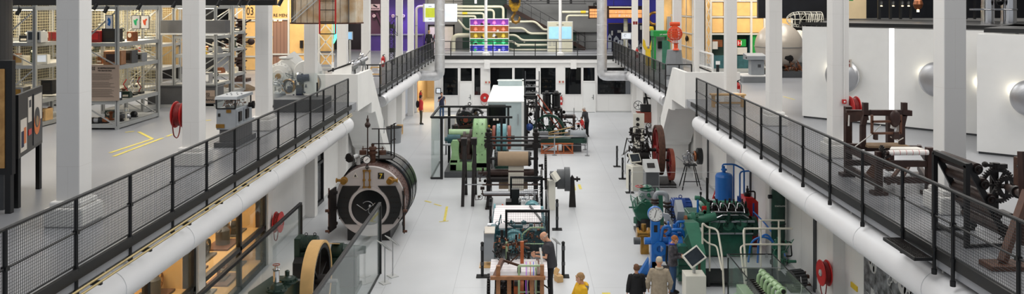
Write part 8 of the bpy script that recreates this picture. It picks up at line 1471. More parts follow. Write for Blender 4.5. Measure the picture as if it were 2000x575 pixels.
# ---- yellow fork, white gate, boards
t = T('yellow_fork', 'bright yellow two-pronged post behind the far right railing', 'post', (7.4, 48, 4)); c = V(7.4, 48, 4); P(t, 'stem', 'yellow').cyl(c, c + V(0, 0, .95), .16, n=14); P(t, 'prongs', 'yellow').prism([(7.1, 5.6), (7.2, 5.5), (7.27, 5.15), (7.53, 5.15), (7.6, 5.5), (7.72, 5.65), (7.74, 5.2), (7.6, 4.95), (7.2, 4.95), (7.08, 5.2)], 'y', 47.9, 48.1); P(t, 'joint', 'grey').cyl((7.4, 47.85, 5.1), (7.4, 47.9, 5.1), .07, n=10)
t = T('yellow_horn', 'yellow curved horn shape on the blue rear wall', 'horn', (9.2, 57.8, 4)); P(t, 'horn', 'yellow').tube([A(1268, 54, 57.8), A(1272, 56, 57.8), A(1275, 61, 57.8)], [.12, .22, .1], 12); P(t, 'pole', 'iron').cyl(A(1275, 61, 57.8), (A(1275, 61, 57.8)[0], 57.8, 4), .04, n=8)
t = T('white_mesh_gate', 'white mesh gate panel beyond the right stair head', 'gate', (7.9, 35.2, 4)); a, b = V(*A(1356, 97, 35.9)), V(*A(1392, 106, 34.6)); m = P(t, 'frame', 'white'); lo = .78
m.beam(a, b, .06).beam(a - V(0, 0, .62), b - V(0, 0, .62), .06).beam(a, a - V(0, 0, .62), .06).beam(b, (b.x, b.y, 4.0), .07); mm = P(t, 'wire_fill', 'lgrey')
for k in range(1, 16): p_ = a.lerp(b, k / 16); mm.beam(p_, p_ - V(0, 0, .62), .012)
for k in range(1, 8): mm.beam(a - V(0, 0, .078 * k), b - V(0, 0, .078 * k), .01)
P(t, 'lower_board', 'white').add([a - V(0, 0, .72), b - V(0, 0, .8), (b.x, b.y, 4.0), (a.x, a.y, 4.0), a + V(-.03, .08, -.72), b + V(-.03, .08, -.8), (b.x - .03, b.y + .08, 4.0), (a.x - .03, a.y + .08, 4.0)], [(0, 1, 2, 3), (7, 6, 5, 4), (0, 4, 5, 1), (2, 6, 7, 3), (0, 3, 7, 4), (1, 5, 6, 2)]); P(t, 'sloping_edge', 'black').beam(a - V(0, 0, .7), b - V(0, 0, .78), .05)
t = T('small_notice', 'small white notice on a black post beyond the right stair head', 'sign', A(1402, 142, 34.2)); c = V(*A(1402, 124, 34.2)); P(t, 'notice', 'white').box(c.x - .09, c.x + .09, 34.18, 34.2, c.z - .05, c.z + .1); P(t, 'post', 'black').box(c.x - .06, c.x + .06, 34.2, 34.26, 4.0, c.z)
t = T('wooden_bench', 'light wooden bench behind the right railing near the stair', 'bench', (7.5, 29.2, 4)); P(t, 'seat', 'wood_light', bev=.01).box(6.75, 8.0, 29.0, 29.35, 4.42, 4.48)
for x in (6.82, 7.88): P(t, 'leg', 'wood_light').box(x, x + .07, 29.03, 29.32, 4.0, 4.42)
P(t, 'stretcher', 'wood_light').box(6.85, 7.9, 29.15, 29.2, 4.12, 4.18)
# ---- wooden hand loom
t = T('hand_loom', 'dark wooden hand loom with white cloth beam behind the right railing', 'loom', (7.5, 16.8, 4)); Yf = 15.9; Yk = 17.9; q = lambda px, Y: (px - CX) * Y / F; z_ = lambda py, Y: H - (py - CY) * Y / F
for px, Y, py in ((1656, 17.6, 208), (1738, 17.9, 216), (1816, Yf, 288)): P(t, 'post', 'wood_dark', bev=.008).box(q(px, Y) - .07, q(px, Y) + .07, Y - .07, Y + .07, 4.05, z_(py, Y))
P(t, 'post', 'wood_dark', bev=.008).box(q(1716, Yf) - .06, q(1716, Yf) + .06, Yf - .06, Yf + .06, 4.05, 4.85)
for px, Y in ((1687, 17.0), (1763, 17.0)):
    x = q(px, Y); P(t, 'bent_upright', 'wood_dark').beam((x - .02, Y, 4.75), (x - .02, Y, 5.2), .1).beam((x - .02, Y, 5.2), (x + .03, Y, 5.42), .1).beam((x + .03, Y, 5.4), (x + .03, Y, 5.68), .1)
P(t, 'top_beam', 'wood_dark', bev=.008).beam((q(1652, 17.4), 17.4, z_(220, 17.4)), (q(1780, 17.4), 17.4, z_(221, 17.4)), .1, .12); P(t, 'top_rail', 'wood_dark').beam((q(1700, 17), 17.0, z_(219, 17)), (q(1775, 17), 17.0, z_(219, 17)), .09); P(t, 'left_bracket', 'wood_dark').beam((q(1656, 17.4), 17.4, z_(230, 17.4)), (q(1692, 17), 17.0, z_(226, 17)), .12, .2)
hf = P(t, 'heald_frame', 'wood_mid'); Yh = 16.8
for x0_, z0_, x1_, z1_ in ((1703, 225, 1703, 261), (1759, 225, 1759, 261), (1703, 261, 1759, 260), (1703, 238, 1759, 237)): hf.beam((q(x0_, Yh), Yh, z_(z0_, Yh)), (q(x1_, Yh), Yh, z_(z1_, Yh)), .045)
P(t, 'pulley_blocks', 'wood_dark').box(q(1707, Yh), q(1713, Yh), Yh - .05, Yh + .05, z_(273, Yh), z_(262, Yh)).box(q(1744, Yh), q(1754, Yh), Yh - .05, Yh + .05, z_(272, Yh), z_(258, Yh)).sph((q(1748, Yh), Yh, z_(232, Yh)), (.12, .06, .18), 10, 8)
P(t, 'white_skein', 'cloth').tube([(q(1739, 17), 16.9, z_(226, 17)), (q(1741, 17), 16.9, z_(240, 17)), (q(1739, 17), 16.9, z_(250, 17))], .05, 7).tube([(q(1749, 17), 16.9, z_(238, 17)), (q(1751, 17), 16.9, z_(252, 17)), (q(1748, 17), 16.9, z_(258, 17))], .04, 7)
P(t, 'cords', 'cloth').tube([(q(1655, 17.4), 17.3, z_(224, 17.4)), (q(1654, 17.4), 17.3, z_(245, 17.4))], .02, 5).tube([(q(1665, 17), 16.9, z_(286, 17)), (q(1700, 17), 16.9, z_(260, 17)), (q(1716, 17), 16.9, z_(243, 17))], .012, 5).tube([(q(1735, 17), 16.9, z_(266, 17)), (q(1750, 17), 16.9, z_(274, 17)), (q(1760, 17), 16.9, z_(268, 17))], .012, 5)
for Y, a, b, py in ((17.3, 1650, 1690, 286), (17.3, 1690, 1798, 290), (Yf, 1727, 1818, 320), (Yf, 1727, 1818, 352), (17.3, 1650, 1720, 318)): P(t, 'cross_rail', 'wood_dark', bev=.006).beam((q(a, Y), Y, z_(py, Y)), (q(b, Y), Y, z_(py, Y)), .09, .12)
for z in (4.2, 4.62): P(t, 'side_rail', 'wood_dark', bev=.006).beam((q(1716, Yf), Yf, z), (q(1652, 17.6), 17.6, z), .08, .13).beam((q(1816, Yf), Yf, z), (q(1795, 17.6), 17.6, z), .08, .13)
P(t, 'yarn_warp', 'rope').box(q(1688, 17), q(1768, 17), 16.8, 17.2, z_(286, 17), z_(282, 17)); P(t, 'white_web', 'cloth').add([(q(1745, 16.6), 16.7, 4.8), (q(1795, 16.6), 16.7, 4.8), (q(1806, Yf), Yf, 4.9), (q(1738, Yf), Yf, 4.9), (q(1745, 16.6), 16.7, 4.78), (q(1795, 16.6), 16.7, 4.78), (q(1806, Yf), Yf, 4.88), (q(1738, Yf), Yf, 4.88)], [(0, 1, 2, 3), (7, 6, 5, 4), (0, 4, 5, 1), (1, 5, 6, 2), (2, 6, 7, 3), (3, 7, 4, 0)])
P(t, 'cloth_roll', 'towel_red').cyl((q(1733, Yf), Yf - .05, z_(298, Yf)), (q(1810, Yf), Yf - .05, z_(297, Yf)), .052, n=18); P(t, 'roll_core', 'wood_dark').cyl((q(1722, Yf), Yf - .05, z_(298, Yf)), (q(1735, Yf), Yf - .05, z_(298, Yf)), .045, n=14); P(t, 'ratchet', 'iron').gear((q(1721, Yf), Yf - .05, z_(298, Yf)), 'x', .11, .03, 16, .04, 4, .05, 24).beam((q(1718, Yf), Yf - .1, z_(310, Yf)), (q(1735, Yf), Yf - .1, z_(302, Yf)), .04)
P(t, 'diagonal_board', 'wood_mid').beam((q(1700, 16.2), 16.2, 4.3), (q(1730, 16), 16.0, 4.75), .05, .2); P(t, 'treadles', 'wood_mid').beam((q(1735, 16.2), 16.2, 4.15), (q(1760, 17.2), 17.2, 4.3), .06).beam((q(1755, 16.2), 16.2, 4.15), (q(1775, 17.2), 17.2, 4.3), .06).beam((q(1700, 16.5), 16.5, 4.4), (q(1770, 16.5), 16.5, 4.42), .05)
for x, y in ((q(1716, Yf), Yf), (q(1816, Yf), Yf), (q(1654, 17.6), 17.6), (q(1795, 17.6), 17.6)): P(t, 'foot', 'wood_dark').box(x - .14, x + .14, y - .12, y + .12, 4.0, 4.07)
# ---- roller rack
t = T('roller_rack', 'black steel rack holding five dark cloth-covered rollers behind the right railing', 'rack', (7.0, 12.9, 4)); X_ = 6.84; y0, y1 = 12.45, 13.42; fr_ = P(t, 'frame', 'black')
fr_.beam((X_, y0, 4), (X_, y0, 5.27), .07).beam((X_, y1, 4), (X_, y1, 5.3), .07).beam((X_, y0 - .03, 5.27), (X_, y1, 5.3), .07).beam((X_, y0, 4.12), (X_, y1, 4.12), .05).beam((X_, y0, 4.02), (7.5, y0 + .1, 4.02), .05).beam((X_, y1, 4.02), (7.5, y1, 4.02), .05)
for y in (y0, y1): P(t, 'inclined_side', 'black').beam((X_ + .02, y, 5.3), (7.5, y, 4.05), .05, .09)
for k in range(5):
    x, z = 6.97 + .1 * k, 5.22 - .235 * k; P(t, 'roller', 'iron_brown', bev=0).cyl((x + .02, y0 - .02, z), (x + .02, y1 + .05, z), .092, n=18).cyl((x + .02, y0 - .06, z), (x + .02, y0 - .02, z), .05, n=14); P(t, 'roller_axle', 'iron').cyl((x + .02, y0 - .09, z), (x + .02, y0 - .05, z), .025, n=10).torus((x + .02, y0 - .06, z), 'y', .055, .012, 14, 5)
P(t, 'chain', 'iron').tube([(7.5, y0 - .05, 4.1), (7.46, y0 - .05, 4.25), (7.3, y0 - .05, 4.15), (7.5, y0 - .05, 4.08)], .014, 5)
# ---- geared machine at the right edge
Yg = 14.4; t = T('geared_winch', 'dark geared wooden winch with spur wheels at the right edge', 'machine', (8.6, 14.2, 4)); c = V(*A(1948, 362, Yg))
P(t, 'large_gear', 'iron').gear(c, 'y', .29, .06, 40, .035, 6, .05, 44); P(t, 'small_gear', 'iron').gear(V(*A(1966, 366, Yg - .3)), 'y', .17, .06, 24, .03, 4, .05, 30); P(t, 'third_gear', 'iron').gear(V(*A(2000, 366, Yg - .1)), 'y', .2, .05, 26, .03, 4, .05, 30)
P(t, 'stand', 'iron').box(c.x - .06, c.x + .06, Yg + .06, Yg + .14, 4.0, c.z + .38).box(c.x - .16, c.x + .25, Yg - .05, Yg + .25, 4.0, 4.03); P(t, 'crank_bar', 'iron').beam((c.x - .22, Yg, c.z + .36), (c.x + .12, Yg, c.z + .34), .05).sph((c.x - .22, Yg, c.z + .37), .055, 12, 8).cyl((c.x - .02, Yg, c.z + .3), (c.x - .02, Yg, c.z + .4), .06, n=12).box(c.x + .02, c.x + .16, Yg - .04, Yg + .04, c.z + .3, c.z + .38)
a, b = V(*A(1968, 366, Yg - .3)), V(*A(2012, 388, 12.6)); P(t, 'thick_shaft', 'iron_brown').cyl(a, b, .065, n=14); P(t, 'shaft_collar', 'iron').cyl(a.lerp(b, .4), a.lerp(b, .5), .1, n=16)
P(t, 'wooden_leg', 'wood_mid', bev=.01).beam((A(2006, 380, 11.9)[0], 11.9, 5.0), (A(1957, 512, 11.5)[0], 11.5, 4.08), .1, .13); P(t, 'second_leg', 'wood_dark', bev=.01).beam((A(2000, 330, 12.4)[0], 12.4, 5.5), (A(2008, 470, 12.2)[0], 12.2, 4.1), .14, .14); P(t, 'foot_beam', 'wood_mid', bev=.01).box(A(1918, 520, 11.6)[0], 8.4, 11.35, 11.7, 4.0, 4.07)
P(t, 'iron_block', 'rusty', bev=.01).box(A(1994, 300, 12.6)[0], 8.5, 12.5, 12.8, 4.9, 5.35); P(t, 'block_bolts', 'iron').bolts((A(2000, 320, 12.5)[0], 12.5, 5.25), 'y', .1, 8, .02, -.03)

c = V(*A(1661, 124, 19.85)); t = T('notice_plates', 'small red and white notice plates sticking out of the second right column', 'sign', c); P(t, 'plate', 'poster_cream').box(7.95, 8.07, 19.84, 19.86, c.z - .1, c.z + .1); P(t, 'pictogram', 'red_dark').box(7.97, 8.02, 19.83, 19.84, c.z - .08, c.z - .01).box(7.97, 8.02, 19.83, 19.84, c.z + .03, c.z + .07)
# ============================================================ BACK GALLERY
Yb_ = 61.3; q = lambda px, Y=Yb_: (px - CX) * Y / F; z_ = lambda py, Y=Yb_: H - (py - CY) * Y / F
t = T('colour_cabinet', 'cabinet of five glowing coloured shelves in rainbow order, back gallery', 'cabinet', (q(955), Yb_, 4)); zz = [z_(101) + (z_(37) - z_(101)) * k / 5 for k in range(6)]
P(t, 'case', 'lgrey').box(q(917), q(918), Yb_, Yb_ + .6, zz[0], zz[5]).box(q(993), q(994), Yb_, Yb_ + .6, zz[0], zz[5]).box(q(917), q(994), Yb_ + .6, Yb_ + .7, 4.0, zz[5]).box(q(917), q(994), Yb_, Yb_ + .6, 4.0, zz[0])
cols = ['cube_blue', 'cube_green', 'cube_yellow', 'cube_orange', 'cube_purple']
for k in range(5): P(t, 'back_panel', cols[k]).box(q(918), q(993), Yb_ + .5, Yb_ + .55, zz[k], zz[k + 1])
for k in range(6): P(t, 'shelf', 'white').box(q(917), q(994), Yb_ - .02, Yb_ + .6, zz[k] - .025, zz[k] + .025)
toys = ['toy_blue', 'toy_mint', 'toy_yellow', 'toy_coral', 'toy_pink']; nm = ['blue', 'green', 'yellow', 'orange', 'purple']; mini = None
for k in range(5):
    for i, px in enumerate((928.5, 945, 965, 983)):
        c = V(q(px), Yb_ + .25, zz[k] + .03); t = T('table_lamp', 'small shaded lamp glowing on the %s shelf, %s from the left' % (nm[k], ['first', 'second', 'third', 'fourth'][i]), 'lamp', c, group='little lamps in the colour cabinet')
        P(t, 'base', toys[k]).cyl(c, c + V(0, 0, .12), .05, n=10); P(t, 'shade', toys[k] if (k, i) != (2, 2) else 'white').lathe(c + V(0, 0, .1), 'z', [(0, .17), (.24, .09)], 14)
for k, (px, row, mt, lb) in enumerate(((941, 4, 'ink', 'dark box on the purple shelf'), (969, 2, 'wood_dark', 'brown box on the yellow shelf'), (955, 4, 'ink', 'low dark bowl on the purple shelf'), (928, 0, 'cube_green', 'green ball on the blue shelf'), (975, 0, 'white', 'pale ball on the blue shelf'), (972, 3, 'lgrey', 'grey jar on the orange shelf'), (941, 2, 'ink', 'thin dark jar on the yellow shelf'), (929, 1, 'ink', 'dark tray on the green shelf'))):
    c = V(q(px), Yb_ + .12, zz[row] + .03); m = O('small_object', mt, lb + ' of the colour cabinet', 'ornament', loc=c)
    if 'ball' in lb: m.sph(c + V(0, 0, .09), .1, 12, 8)
    elif 'jar' in lb or 'bowl' in lb: m.lathe(c, 'z', [(0, .07), (.08, .1), (.14, .08)], 12)
    else: m.box(c.x - .1, c.x + .1, c.y - .05, c.y + .05, c.z, c.z + .15)
# pipes
t = T('wall_pipes', 'cream pipes running between the signs and cabinets on the back wall', 'pipework', (q(955), 62.0, 4)); Yp = 62.2
def pt(x, y, Y=Yp): return ((850 + x / 5 - CX) * Y / F, Y, H - (y / 5 - CY) * Y / F)
for r, ps in ((.17, [(340, 345), (280, 345), (178, 348), (178, 550)]), (.085, [(340, 288), (300, 285), (222, 195)]), (.085, [(215, 160), (392, 160), (392, 190)]), (.085, [(215, 130), (475, 130), (475, 190)]), (.085, [(215, 97), (573, 97), (573, 190)]), (.1, [(215, 65), (665, 65), (665, 190)]),
              (.085, [(720, 215), (975, 210), (1060, 290), (1100, 290)]), (.085, [(720, 275), (862, 275), (915, 328), (1100, 328)]), (.085, [(720, 343), (792, 343), (845, 395), (1100, 395)]), (.085, [(720, 405), (755, 405), (800, 440), (1100, 440)]), (.075, [(720, 478), (770, 485), (1100, 485)]),
              (.1, [(1238, 118), (1505, 118)]), (.085, [(1285, 215), (1285, 153), (1505, 153)])):
    P(t, 'pipe', 'pipe_cream').tube([pt(x, y) for x, y in ps], r, 12, fillet=.5 if r > .15 else .28)
P(t, 'yellow_marker', 'yellow').cyl(pt(265, 130), pt(315, 130), .092, n=12).cyl(pt(1420, 118), pt(1470, 118), .107, n=12); P(t, 'pipe_flanges', 'pipe_cream').cyl(pt(810, 432), pt(812, 455), .13, n=12).cyl(pt(870, 395), pt(870, 415), .06, n=10)
t = T('screen_cabinet', 'beige cabinet with a pale blue screen on the back gallery', 'cabinet', (q(1094), Yb_, 4)); P(t, 'case', 'lgrey', bev=.02).box(q(1069), q(1119), Yb_, Yb_ + .5, 4.0, z_(42)); P(t, 'front', 'pipe_cream').box(q(1070), q(1118), Yb_ - .02, Yb_, 4.02, z_(43)); P(t, 'screen', 'screen_blue').box(q(1072), q(1116), Yb_ - .05, Yb_ - .02, z_(76), z_(52.5)); P(t, 'title', 'ink').box(q(1087), q(1101), Yb_ - .03, Yb_ - .02, z_(49), z_(48)); pd = P(t, 'footer_text', 'grey', kind='stuff'); [pd.box(q(1071.5 + 8 * (k % 2)), q(1077 + 8 * (k % 2)), Yb_ - .03, Yb_ - .02, z_(83 + 3 * (k // 2)), z_(82 + 3 * (k // 2))) for k in range(6)]
t = T('lightbox_sign', 'large white hanging sign with a lime square at the back left', 'sign', (q(860), 60, z_(42, 60))); Ys = 60.0; P(t, 'box', 'screen_white').box(q(829, Ys), q(892, Ys), Ys, Ys + .5, z_(42.5, Ys), z_(7.5, Ys)); P(t, 'lime_square', 'lime').box(q(831, Ys), q(849, Ys), Ys - .02, Ys, z_(34, Ys), z_(15.5, Ys)); P(t, 'caption', 'ink').box(q(837, Ys), q(843, Ys), Ys - .01, Ys, z_(13, Ys), z_(12.3, Ys)).box(q(837, Ys), q(843, Ys), Ys - .01, Ys, z_(38, Ys), z_(37.4, Ys)); P(t, 'side', 'pipe_cream').box(q(826, Ys), q(829, Ys), Ys, Ys + .5, z_(42.5, Ys), z_(7.5, Ys)); P(t, 'hanger', 'black').cyl((q(835, Ys), Ys + .2, 7.6), (q(835, Ys), Ys + .2, 9.5), .02, n=6).cyl((q(885, Ys), Ys + .2, 7.6), (q(885, Ys), Ys + .2, 9.5), .02, n=6)
t = T('beige_doorway', 'beige double door in a dark frame behind the silver riser pipe', 'door panel', (q(862, 63.5), 63.5, 4)); Yd = 63.5; P(t, 'leaf', 'poster_cream').box(q(839, Yd), q(861.5, Yd), Yd, Yd + .1, 4.02, z_(51, Yd)).box(q(862, Yd), q(885, Yd), Yd, Yd + .1, 4.02, z_(51, Yd)); P(t, 'frame', 'iron').box(q(836, Yd), q(839, Yd), Yd - .05, Yd + .1, 4.0, z_(48, Yd)).box(q(885, Yd), q(888, Yd), Yd - .05, Yd + .1, 4.0, z_(48, Yd)).box(q(836, Yd), q(888, Yd), Yd - .05, Yd + .1, z_(51, Yd), z_(48, Yd))
light('door_light', 'AREA', (q(862, 62.5), 62.3, 8.2), 60, 1.5, .5, rot=(.4, 0, 0), color=(1, .85, .6))
t = T('cream_standpipe', 'vertical cream pipe bending at the top, left of the white sign', 'pipe', (q(813, 62), 62, 4)); P(t, 'pipe', 'pipe_cream').tube([(q(813, 62), 62, 4.0), (q(813, 62), 62, z_(13, 62)), (q(828, 62), 62, z_(12, 62))], .1, 12, fillet=.3); P(t, 'clamp', 'grey').torus((q(813, 62), 62, 6.0), 'z', .11, .02, 14, 5)
# rear stair
t = T('steel_stair', 'brown steel stair descending to the right along the back wall', 'staircase', (q(1060, 63.6), 63.6, 4)); Yt = 63.6; a, b = V(q(985, Yt), Yt, z_(10, Yt)), V(q(1143, Yt), Yt, 4.05); P(t, 'stringer', 'iron_brown').beam(a, b, .08, .3); st_ = P(t, 'treads', 'iron')
for k in range(22): p_ = a.lerp(b, k / 22); st_.box(p_.x - .12, p_.x + .14, Yt, Yt + .8, p_.z, p_.z + .03)
hr = P(t, 'handrail', 'black'); hr.beam(a + V(.2, -.05, 1.0), b + V(.0, -.05, 1.0), .04).beam(a + V(.2, -.05, .5), b + V(0, -.05, .5), .025); [hr.beam(a.lerp(b, k / 9) + V(0, -.05, .1), a.lerp(b, k / 9) + V(0, -.05, 1.0), .03) for k in range(1, 10)]
t = T('overhead_gantry', 'thin dark overhead pipes and rails above the back gallery', 'gantry', (0, 62.6, 7.7)); g_ = P(t, 'rails', 'black'); 
for py, a_, b_ in ((3, 870, 1165), (7.4, 900, 1145), (-1, 845, 1190)): g_.beam((q(a_, 62.6), 62.6, z_(py, 62.6)), (q(b_, 62.6), 62.6, z_(py, 62.6)), .05)
for px in (905, 938, 965, 1037, 1068, 1142): g_.beam((q(px, 62.6), 62.6, z_(8, 62.6)), (q(px, 62.6), 62.6, 9.4), .03)
for k, px in enumerate((929, 1010, 1030, 1056, 1071, 1115)):
    c = V(q(px, 60), 60, z_(7 if k > 3 or k == 0 else 1, 60)); t = T('spot_lamp', 'small spot lamp hanging over the back gallery, %s from the left' % ['first', 'second', 'third', 'fourth', 'fifth', 'sixth'][k], 'spot lamp', c, group='spot lamps over the back gallery'); P(t, 'housing', 'white' if k == 0 else 'black').cyl(c, c + V(0, 0, .3), .09, n=12); P(t, 'stem', 'black').cyl(c + V(0, 0, .3), (c.x, c.y, 9.5), .015, n=5)
t = T('wall_conduits', 'thin dark vertical conduits on the grey back wall', 'conduit', (3.5, 63.9, 4)); P(t, 'pipes', 'black').box(q(1130, 64), q(1131, 64), 64.3, 64.4, 4, 9).box(q(1142, 64), q(1143, 64), 64.3, 64.4, 4, 8)
S('grey_bay_wall', 'grey_wall').box(q(990, 64.2), q(1166, 64.2), 64.2, 64.4, 5.4, 9.4)
# lit wooden box display
t = T('lit_box_display', 'long brown box display with warm lit white-lettered fronts, back right', 'display', (q(1200, 60), 60, 6.6)); Y_ = 60.0; P(t, 'frame', 'iron_brown').box(q(1150, Y_), q(1255, Y_), Y_ + .3, Y_ + .6, z_(36.5, Y_), z_(11.5, Y_)).box(q(1150, Y_), q(1255, Y_), Y_, Y_ + .3, z_(12.5, Y_), z_(11.5, Y_)).box(q(1150, Y_), q(1255, Y_), Y_, Y_ + .3, z_(36.5, Y_), z_(35.3, Y_)).box(q(1150, Y_), q(1151, Y_), Y_, Y_ + .3, z_(36, Y_), z_(12, Y_))
mk('lit_box', 'd9985f', .6, emit=.75, var=.2); bx_ = P(t, 'lit_boxes', 'lit_box')
for i in range(3):
    for j in range(3): bx_.box(q(1152 + 5.2 * i, Y_), q(1156.6 + 5.2 * i, Y_), Y_ + .1, Y_ + .3, z_(34.5 - 6 * j, Y_), z_(29.5 - 6 * j, Y_))
for i in range(4):
    for j in range(2): bx_.box(q(1190.5 + 16 * i, Y_), q(1206 + 16 * i, Y_), Y_ + .1, Y_ + .3, z_(34.5 - 8 * j, Y_), z_(27.3 - 8 * j, Y_))
lm = P(t, 'pale_marks', 'letter_white', kind='stuff')
for px, py, w in ((1209, 23, 1.2), (1212, 23, 1.2), (1215, 23, .8), (1203, 24, 1), (1208.5, 28.5, 4), (1208.5, 31, 3.5), (1191.5, 31, 1), (1219, 30.5, 1), (1223, 30, 3), (1229, 31, 1.5), (1219, 32.5, 1)): lm.box(q(px, Y_), q(px + w, Y_), Y_ + .085, Y_ + .1, z_(py + 1.4, Y_), z_(py - .3, Y_))
P(t, 'lamp_rail', 'lamp_warm').box(q(1190, Y_), q(1233, Y_), Y_ + .05, Y_ + .1, z_(14.2, Y_), z_(13.5, Y_)); P(t, 'hook', 'black').tube([(q(1160, Y_), Y_, z_(12, Y_)), (q(1160, Y_), Y_, z_(5, Y_)), (q(1164, Y_), Y_, z_(5, Y_)), (q(1164, Y_), Y_, z_(10, Y_))], .06, 8, fillet=.1); P(t, 'hanger', 'black').cyl((q(1200, Y_), Y_ + .4, 7.5), (q(1200, Y_), Y_ + .4, 9.5), .02, n=6).cyl((q(1240, Y_), Y_ + .4, 7.5), (q(1240, Y_), Y_ + .4, 9.5), .02, n=6)
# night village
t = T('night_village', 'grey house silhouettes in front of a dark blue night backdrop', 'exhibit', (q(1215, 61), 61, 4)); P(t, 'backdrop', 'night').box(q(1188, 62), q(1285, 62), 62, 62.05, 4.0, z_(45, 62)); Y_ = 61.2
for k, (px, w, h) in enumerate(((1191, 7, 66), (1204, 10, 70), (1215, 8, 78), (1226, 12, 82), (1243, 9, 74), (1252, 8, 84))):
    a_, b_ = q(px - w / 2, Y_), q(px + w / 2, Y_); P(t, 'house', 'house_grey').prism([(a_, 4), (b_, 4), (b_, z_(h + 6, Y_)), ((a_ + b_) / 2, z_(h, Y_)), (a_, z_(h + 6, Y_))], 'y', Y_ + .1 * (k % 2), Y_ + .1 + .1 * (k % 2)); P(t, 'house_window', 'night').box(a_ + .1, a_ + .22, Y_ - .01, Y_, z_(h + 12, Y_), z_(h + 8, Y_)).box(b_ - .22, b_ - .1, Y_ - .01, Y_, z_(h + 12, Y_), z_(h + 8, Y_))
P(t, 'moon_windows', 'lgrey').box(q(1194, 61.9), q(1197, 61.9), 61.9, 61.95, z_(69, 62), z_(60, 62)).box(q(1206, 61.9), q(1213, 61.9), 61.9, 61.95, z_(64, 62), z_(59, 62)).box(q(1250, 61.9), q(1254, 61.9), 61.9, 61.95, z_(58, 62), z_(50, 62))
t = T('ringed_pipe', 'thick cream segmented pipe in front of the night backdrop', 'pipe', (q(1222, 60.6), 60.6, 4)); c = V(q(1222, 60.6), 60.6, 4); m = P(t, 'pipe', 'pipe_cream'); [m.cyl(c + V(0, 0, .4 * k), c + V(0, 0, .4 * k + .38), .18 - .004 * k, n=18) for k in range(7)]; P(t, 'joint_band', 'grey').cyl(c + V(0, 0, 1.55), c + V(0, 0, 1.62), .19, n=18)
t = T('touch_screen', 'white glowing wall screen left of the far right columns', 'screen', (q(1224, 59.8), 59.8, 4)); Y_ = 59.8; P(t, 'screen', 'screen_white').box(q(1215, Y_), q(1232, Y_), Y_ - .02, Y_, z_(75.5, Y_), z_(65, Y_)); P(t, 'casing', 'lgrey').box(q(1213.5, Y_), q(1233.5, Y_), Y_, Y_ + .1, z_(77, Y_), z_(63.5, Y_)); P(t, 'logo_ring', 'grey').torus((q(1221, Y_), Y_ - .03, z_(69, Y_)), 'y', .08, .015, 16, 5, .5, 5); P(t, 'stand', 'lgrey').box(q(1222, Y_), q(1225, Y_), Y_, Y_ + .08, 4, z_(76, Y_))
P(t, 'lower_cabinet', 'house_grey').box(q(1208, Y_), q(1216, Y_), Y_ + .1, Y_ + .5, 4, z_(79, Y_))
t = T('yellow_light_rail', 'thin yellow rail across the blue backdrop', 'rail', (q(1215, 61.5), 61.5, z_(46, 61.5))); P(t, 'rail', 'brass').box(q(1188, 61.5), q(1290, 61.5), 61.5, 61.55, z_(46.3, 61.5), z_(45.5, 61.5)); P(t, 'end_bracket', 'black').box(q(1288, 61.5), q(1290, 61.5), 61.4, 61.6, z_(48, 61.5), z_(44, 61.5))
t = T('large_ring', 'dark green-brown ring sculpture behind the far right columns', 'sculpture', (q(1276, 58), 58, 4)); P(t, 'ring', 'brass').torus((q(1278, 58), 58, z_(36, 58)), 'y', .42, .1, 28, 8); P(t, 'post', 'iron').cyl((q(1278, 58), 58, 4), (q(1278, 58), 58, z_(48, 58)), .05, n=8)
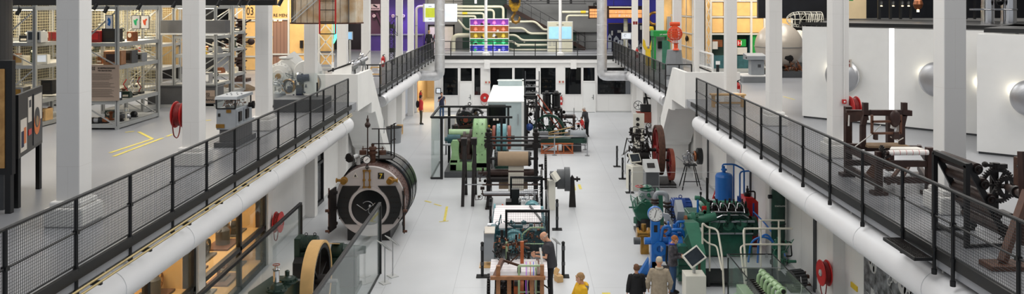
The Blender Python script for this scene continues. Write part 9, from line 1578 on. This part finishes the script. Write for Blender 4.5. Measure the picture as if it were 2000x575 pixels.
# rear workshop contents behind the glass
for k, (x, z0, lb) in enumerate(((-5.25, .1, 'behind the leftmost back window'), (1.7, .1, 'behind the sixth back window'), (5.9, .1, 'left behind the rightmost back window'), (6.9, .1, 'right behind the rightmost back window'))):
    t = T('workshop_rack', 'workshop rack with small pale parts ' + lb, 'rack', (x, 58.2, 0), group=None); P(t, 'frame', 'dgrey').box(x - .42, x - .38, 58, 58.4, 0, 2.3).box(x + .38, x + .42, 58, 58.4, 0, 2.3)
    for z in (.5, .95, 1.3, 1.65, 2.0, 2.3): P(t, 'shelf', 'wood_mid' if k == 0 else 'dgrey').box(x - .4, x + .4, 58, 58.4, z - .03, z)
    pp = P(t, 'parts', 'lgrey' if k > 1 else 'wood_light', kind='stuff'); r = random.Random(k)
    for j in range(22): pp.box(*(lambda a: (a, a + r.uniform(.04, .12)))(x + r.uniform(-.38, .26)), 58.02, 58.1, *(lambda a: (a, a + r.uniform(.06, .2)))(r.choice((.95, 1.3, 1.65, 2.0))))
t = T('red_boxes', 'red and white packages on the sill of the narrow back window', 'package', (-3.3, 57.3, 1.2)); P(t, 'red_box', 'red').box(-3.5, -3.25, 57.2, 57.35, 1.0, 1.45).box(-3.2, -3.06, 57.2, 57.35, 1.0, 1.4); P(t, 'white_box', 'white').box(-3.4, -3.12, 57.36, 57.45, 1.0, 1.75)
for k, (x, z, lb) in enumerate(((-2.55, 2.1, 'left of the white cabinet'), (3.55 - .9, 2.13, 'above the fire extinguisher'))):
    t = T('notice_plates', 'pair of small notice plates on the back wall ' + lb, 'sign', (x, 56.95, z)); P(t, 'plate', 'poster_cream').box(x - .2, x - .02, 56.94, 57, z - .08, z + .12).box(x + .03, x + .2, 56.94, 57, z - .08, z + .12); P(t, 'pictogram', 'red').box(x - .16, x - .08, 56.93, 56.94, z - .03, z + .08).box(x + .08, x + .16, 56.93, 56.94, z - .03, z + .08)
t = T('wall_tablet', 'small framed screen on the back wall beside the man in the vest', 'screen', (-6.0, 56.9, 1.5)); P(t, 'frame', 'black').box(-6.2, -5.85, 56.9, 56.96, 1.35, 1.72); P(t, 'screen', 'screen_white').box(-6.16, -5.89, 56.89, 56.9, 1.39, 1.68)
for k, (px, py, lb) in enumerate(((1233 + 8, 44.5, 'far right column, upper'), )):
    t = T('column_notice', 'red notice plates on a far right gallery column', 'sign', (6.4, 50.9, 6.4)); c = V(*A(1241, 45, 50.9)); P(t, 'plate', 'red_dark').box(c.x - .14, c.x - .01, 50.96, 51.0, c.z - .1, c.z + .1).box(c.x + .01, c.x + .14, 50.96, 51.0, c.z - .1, c.z + .1)
flush()
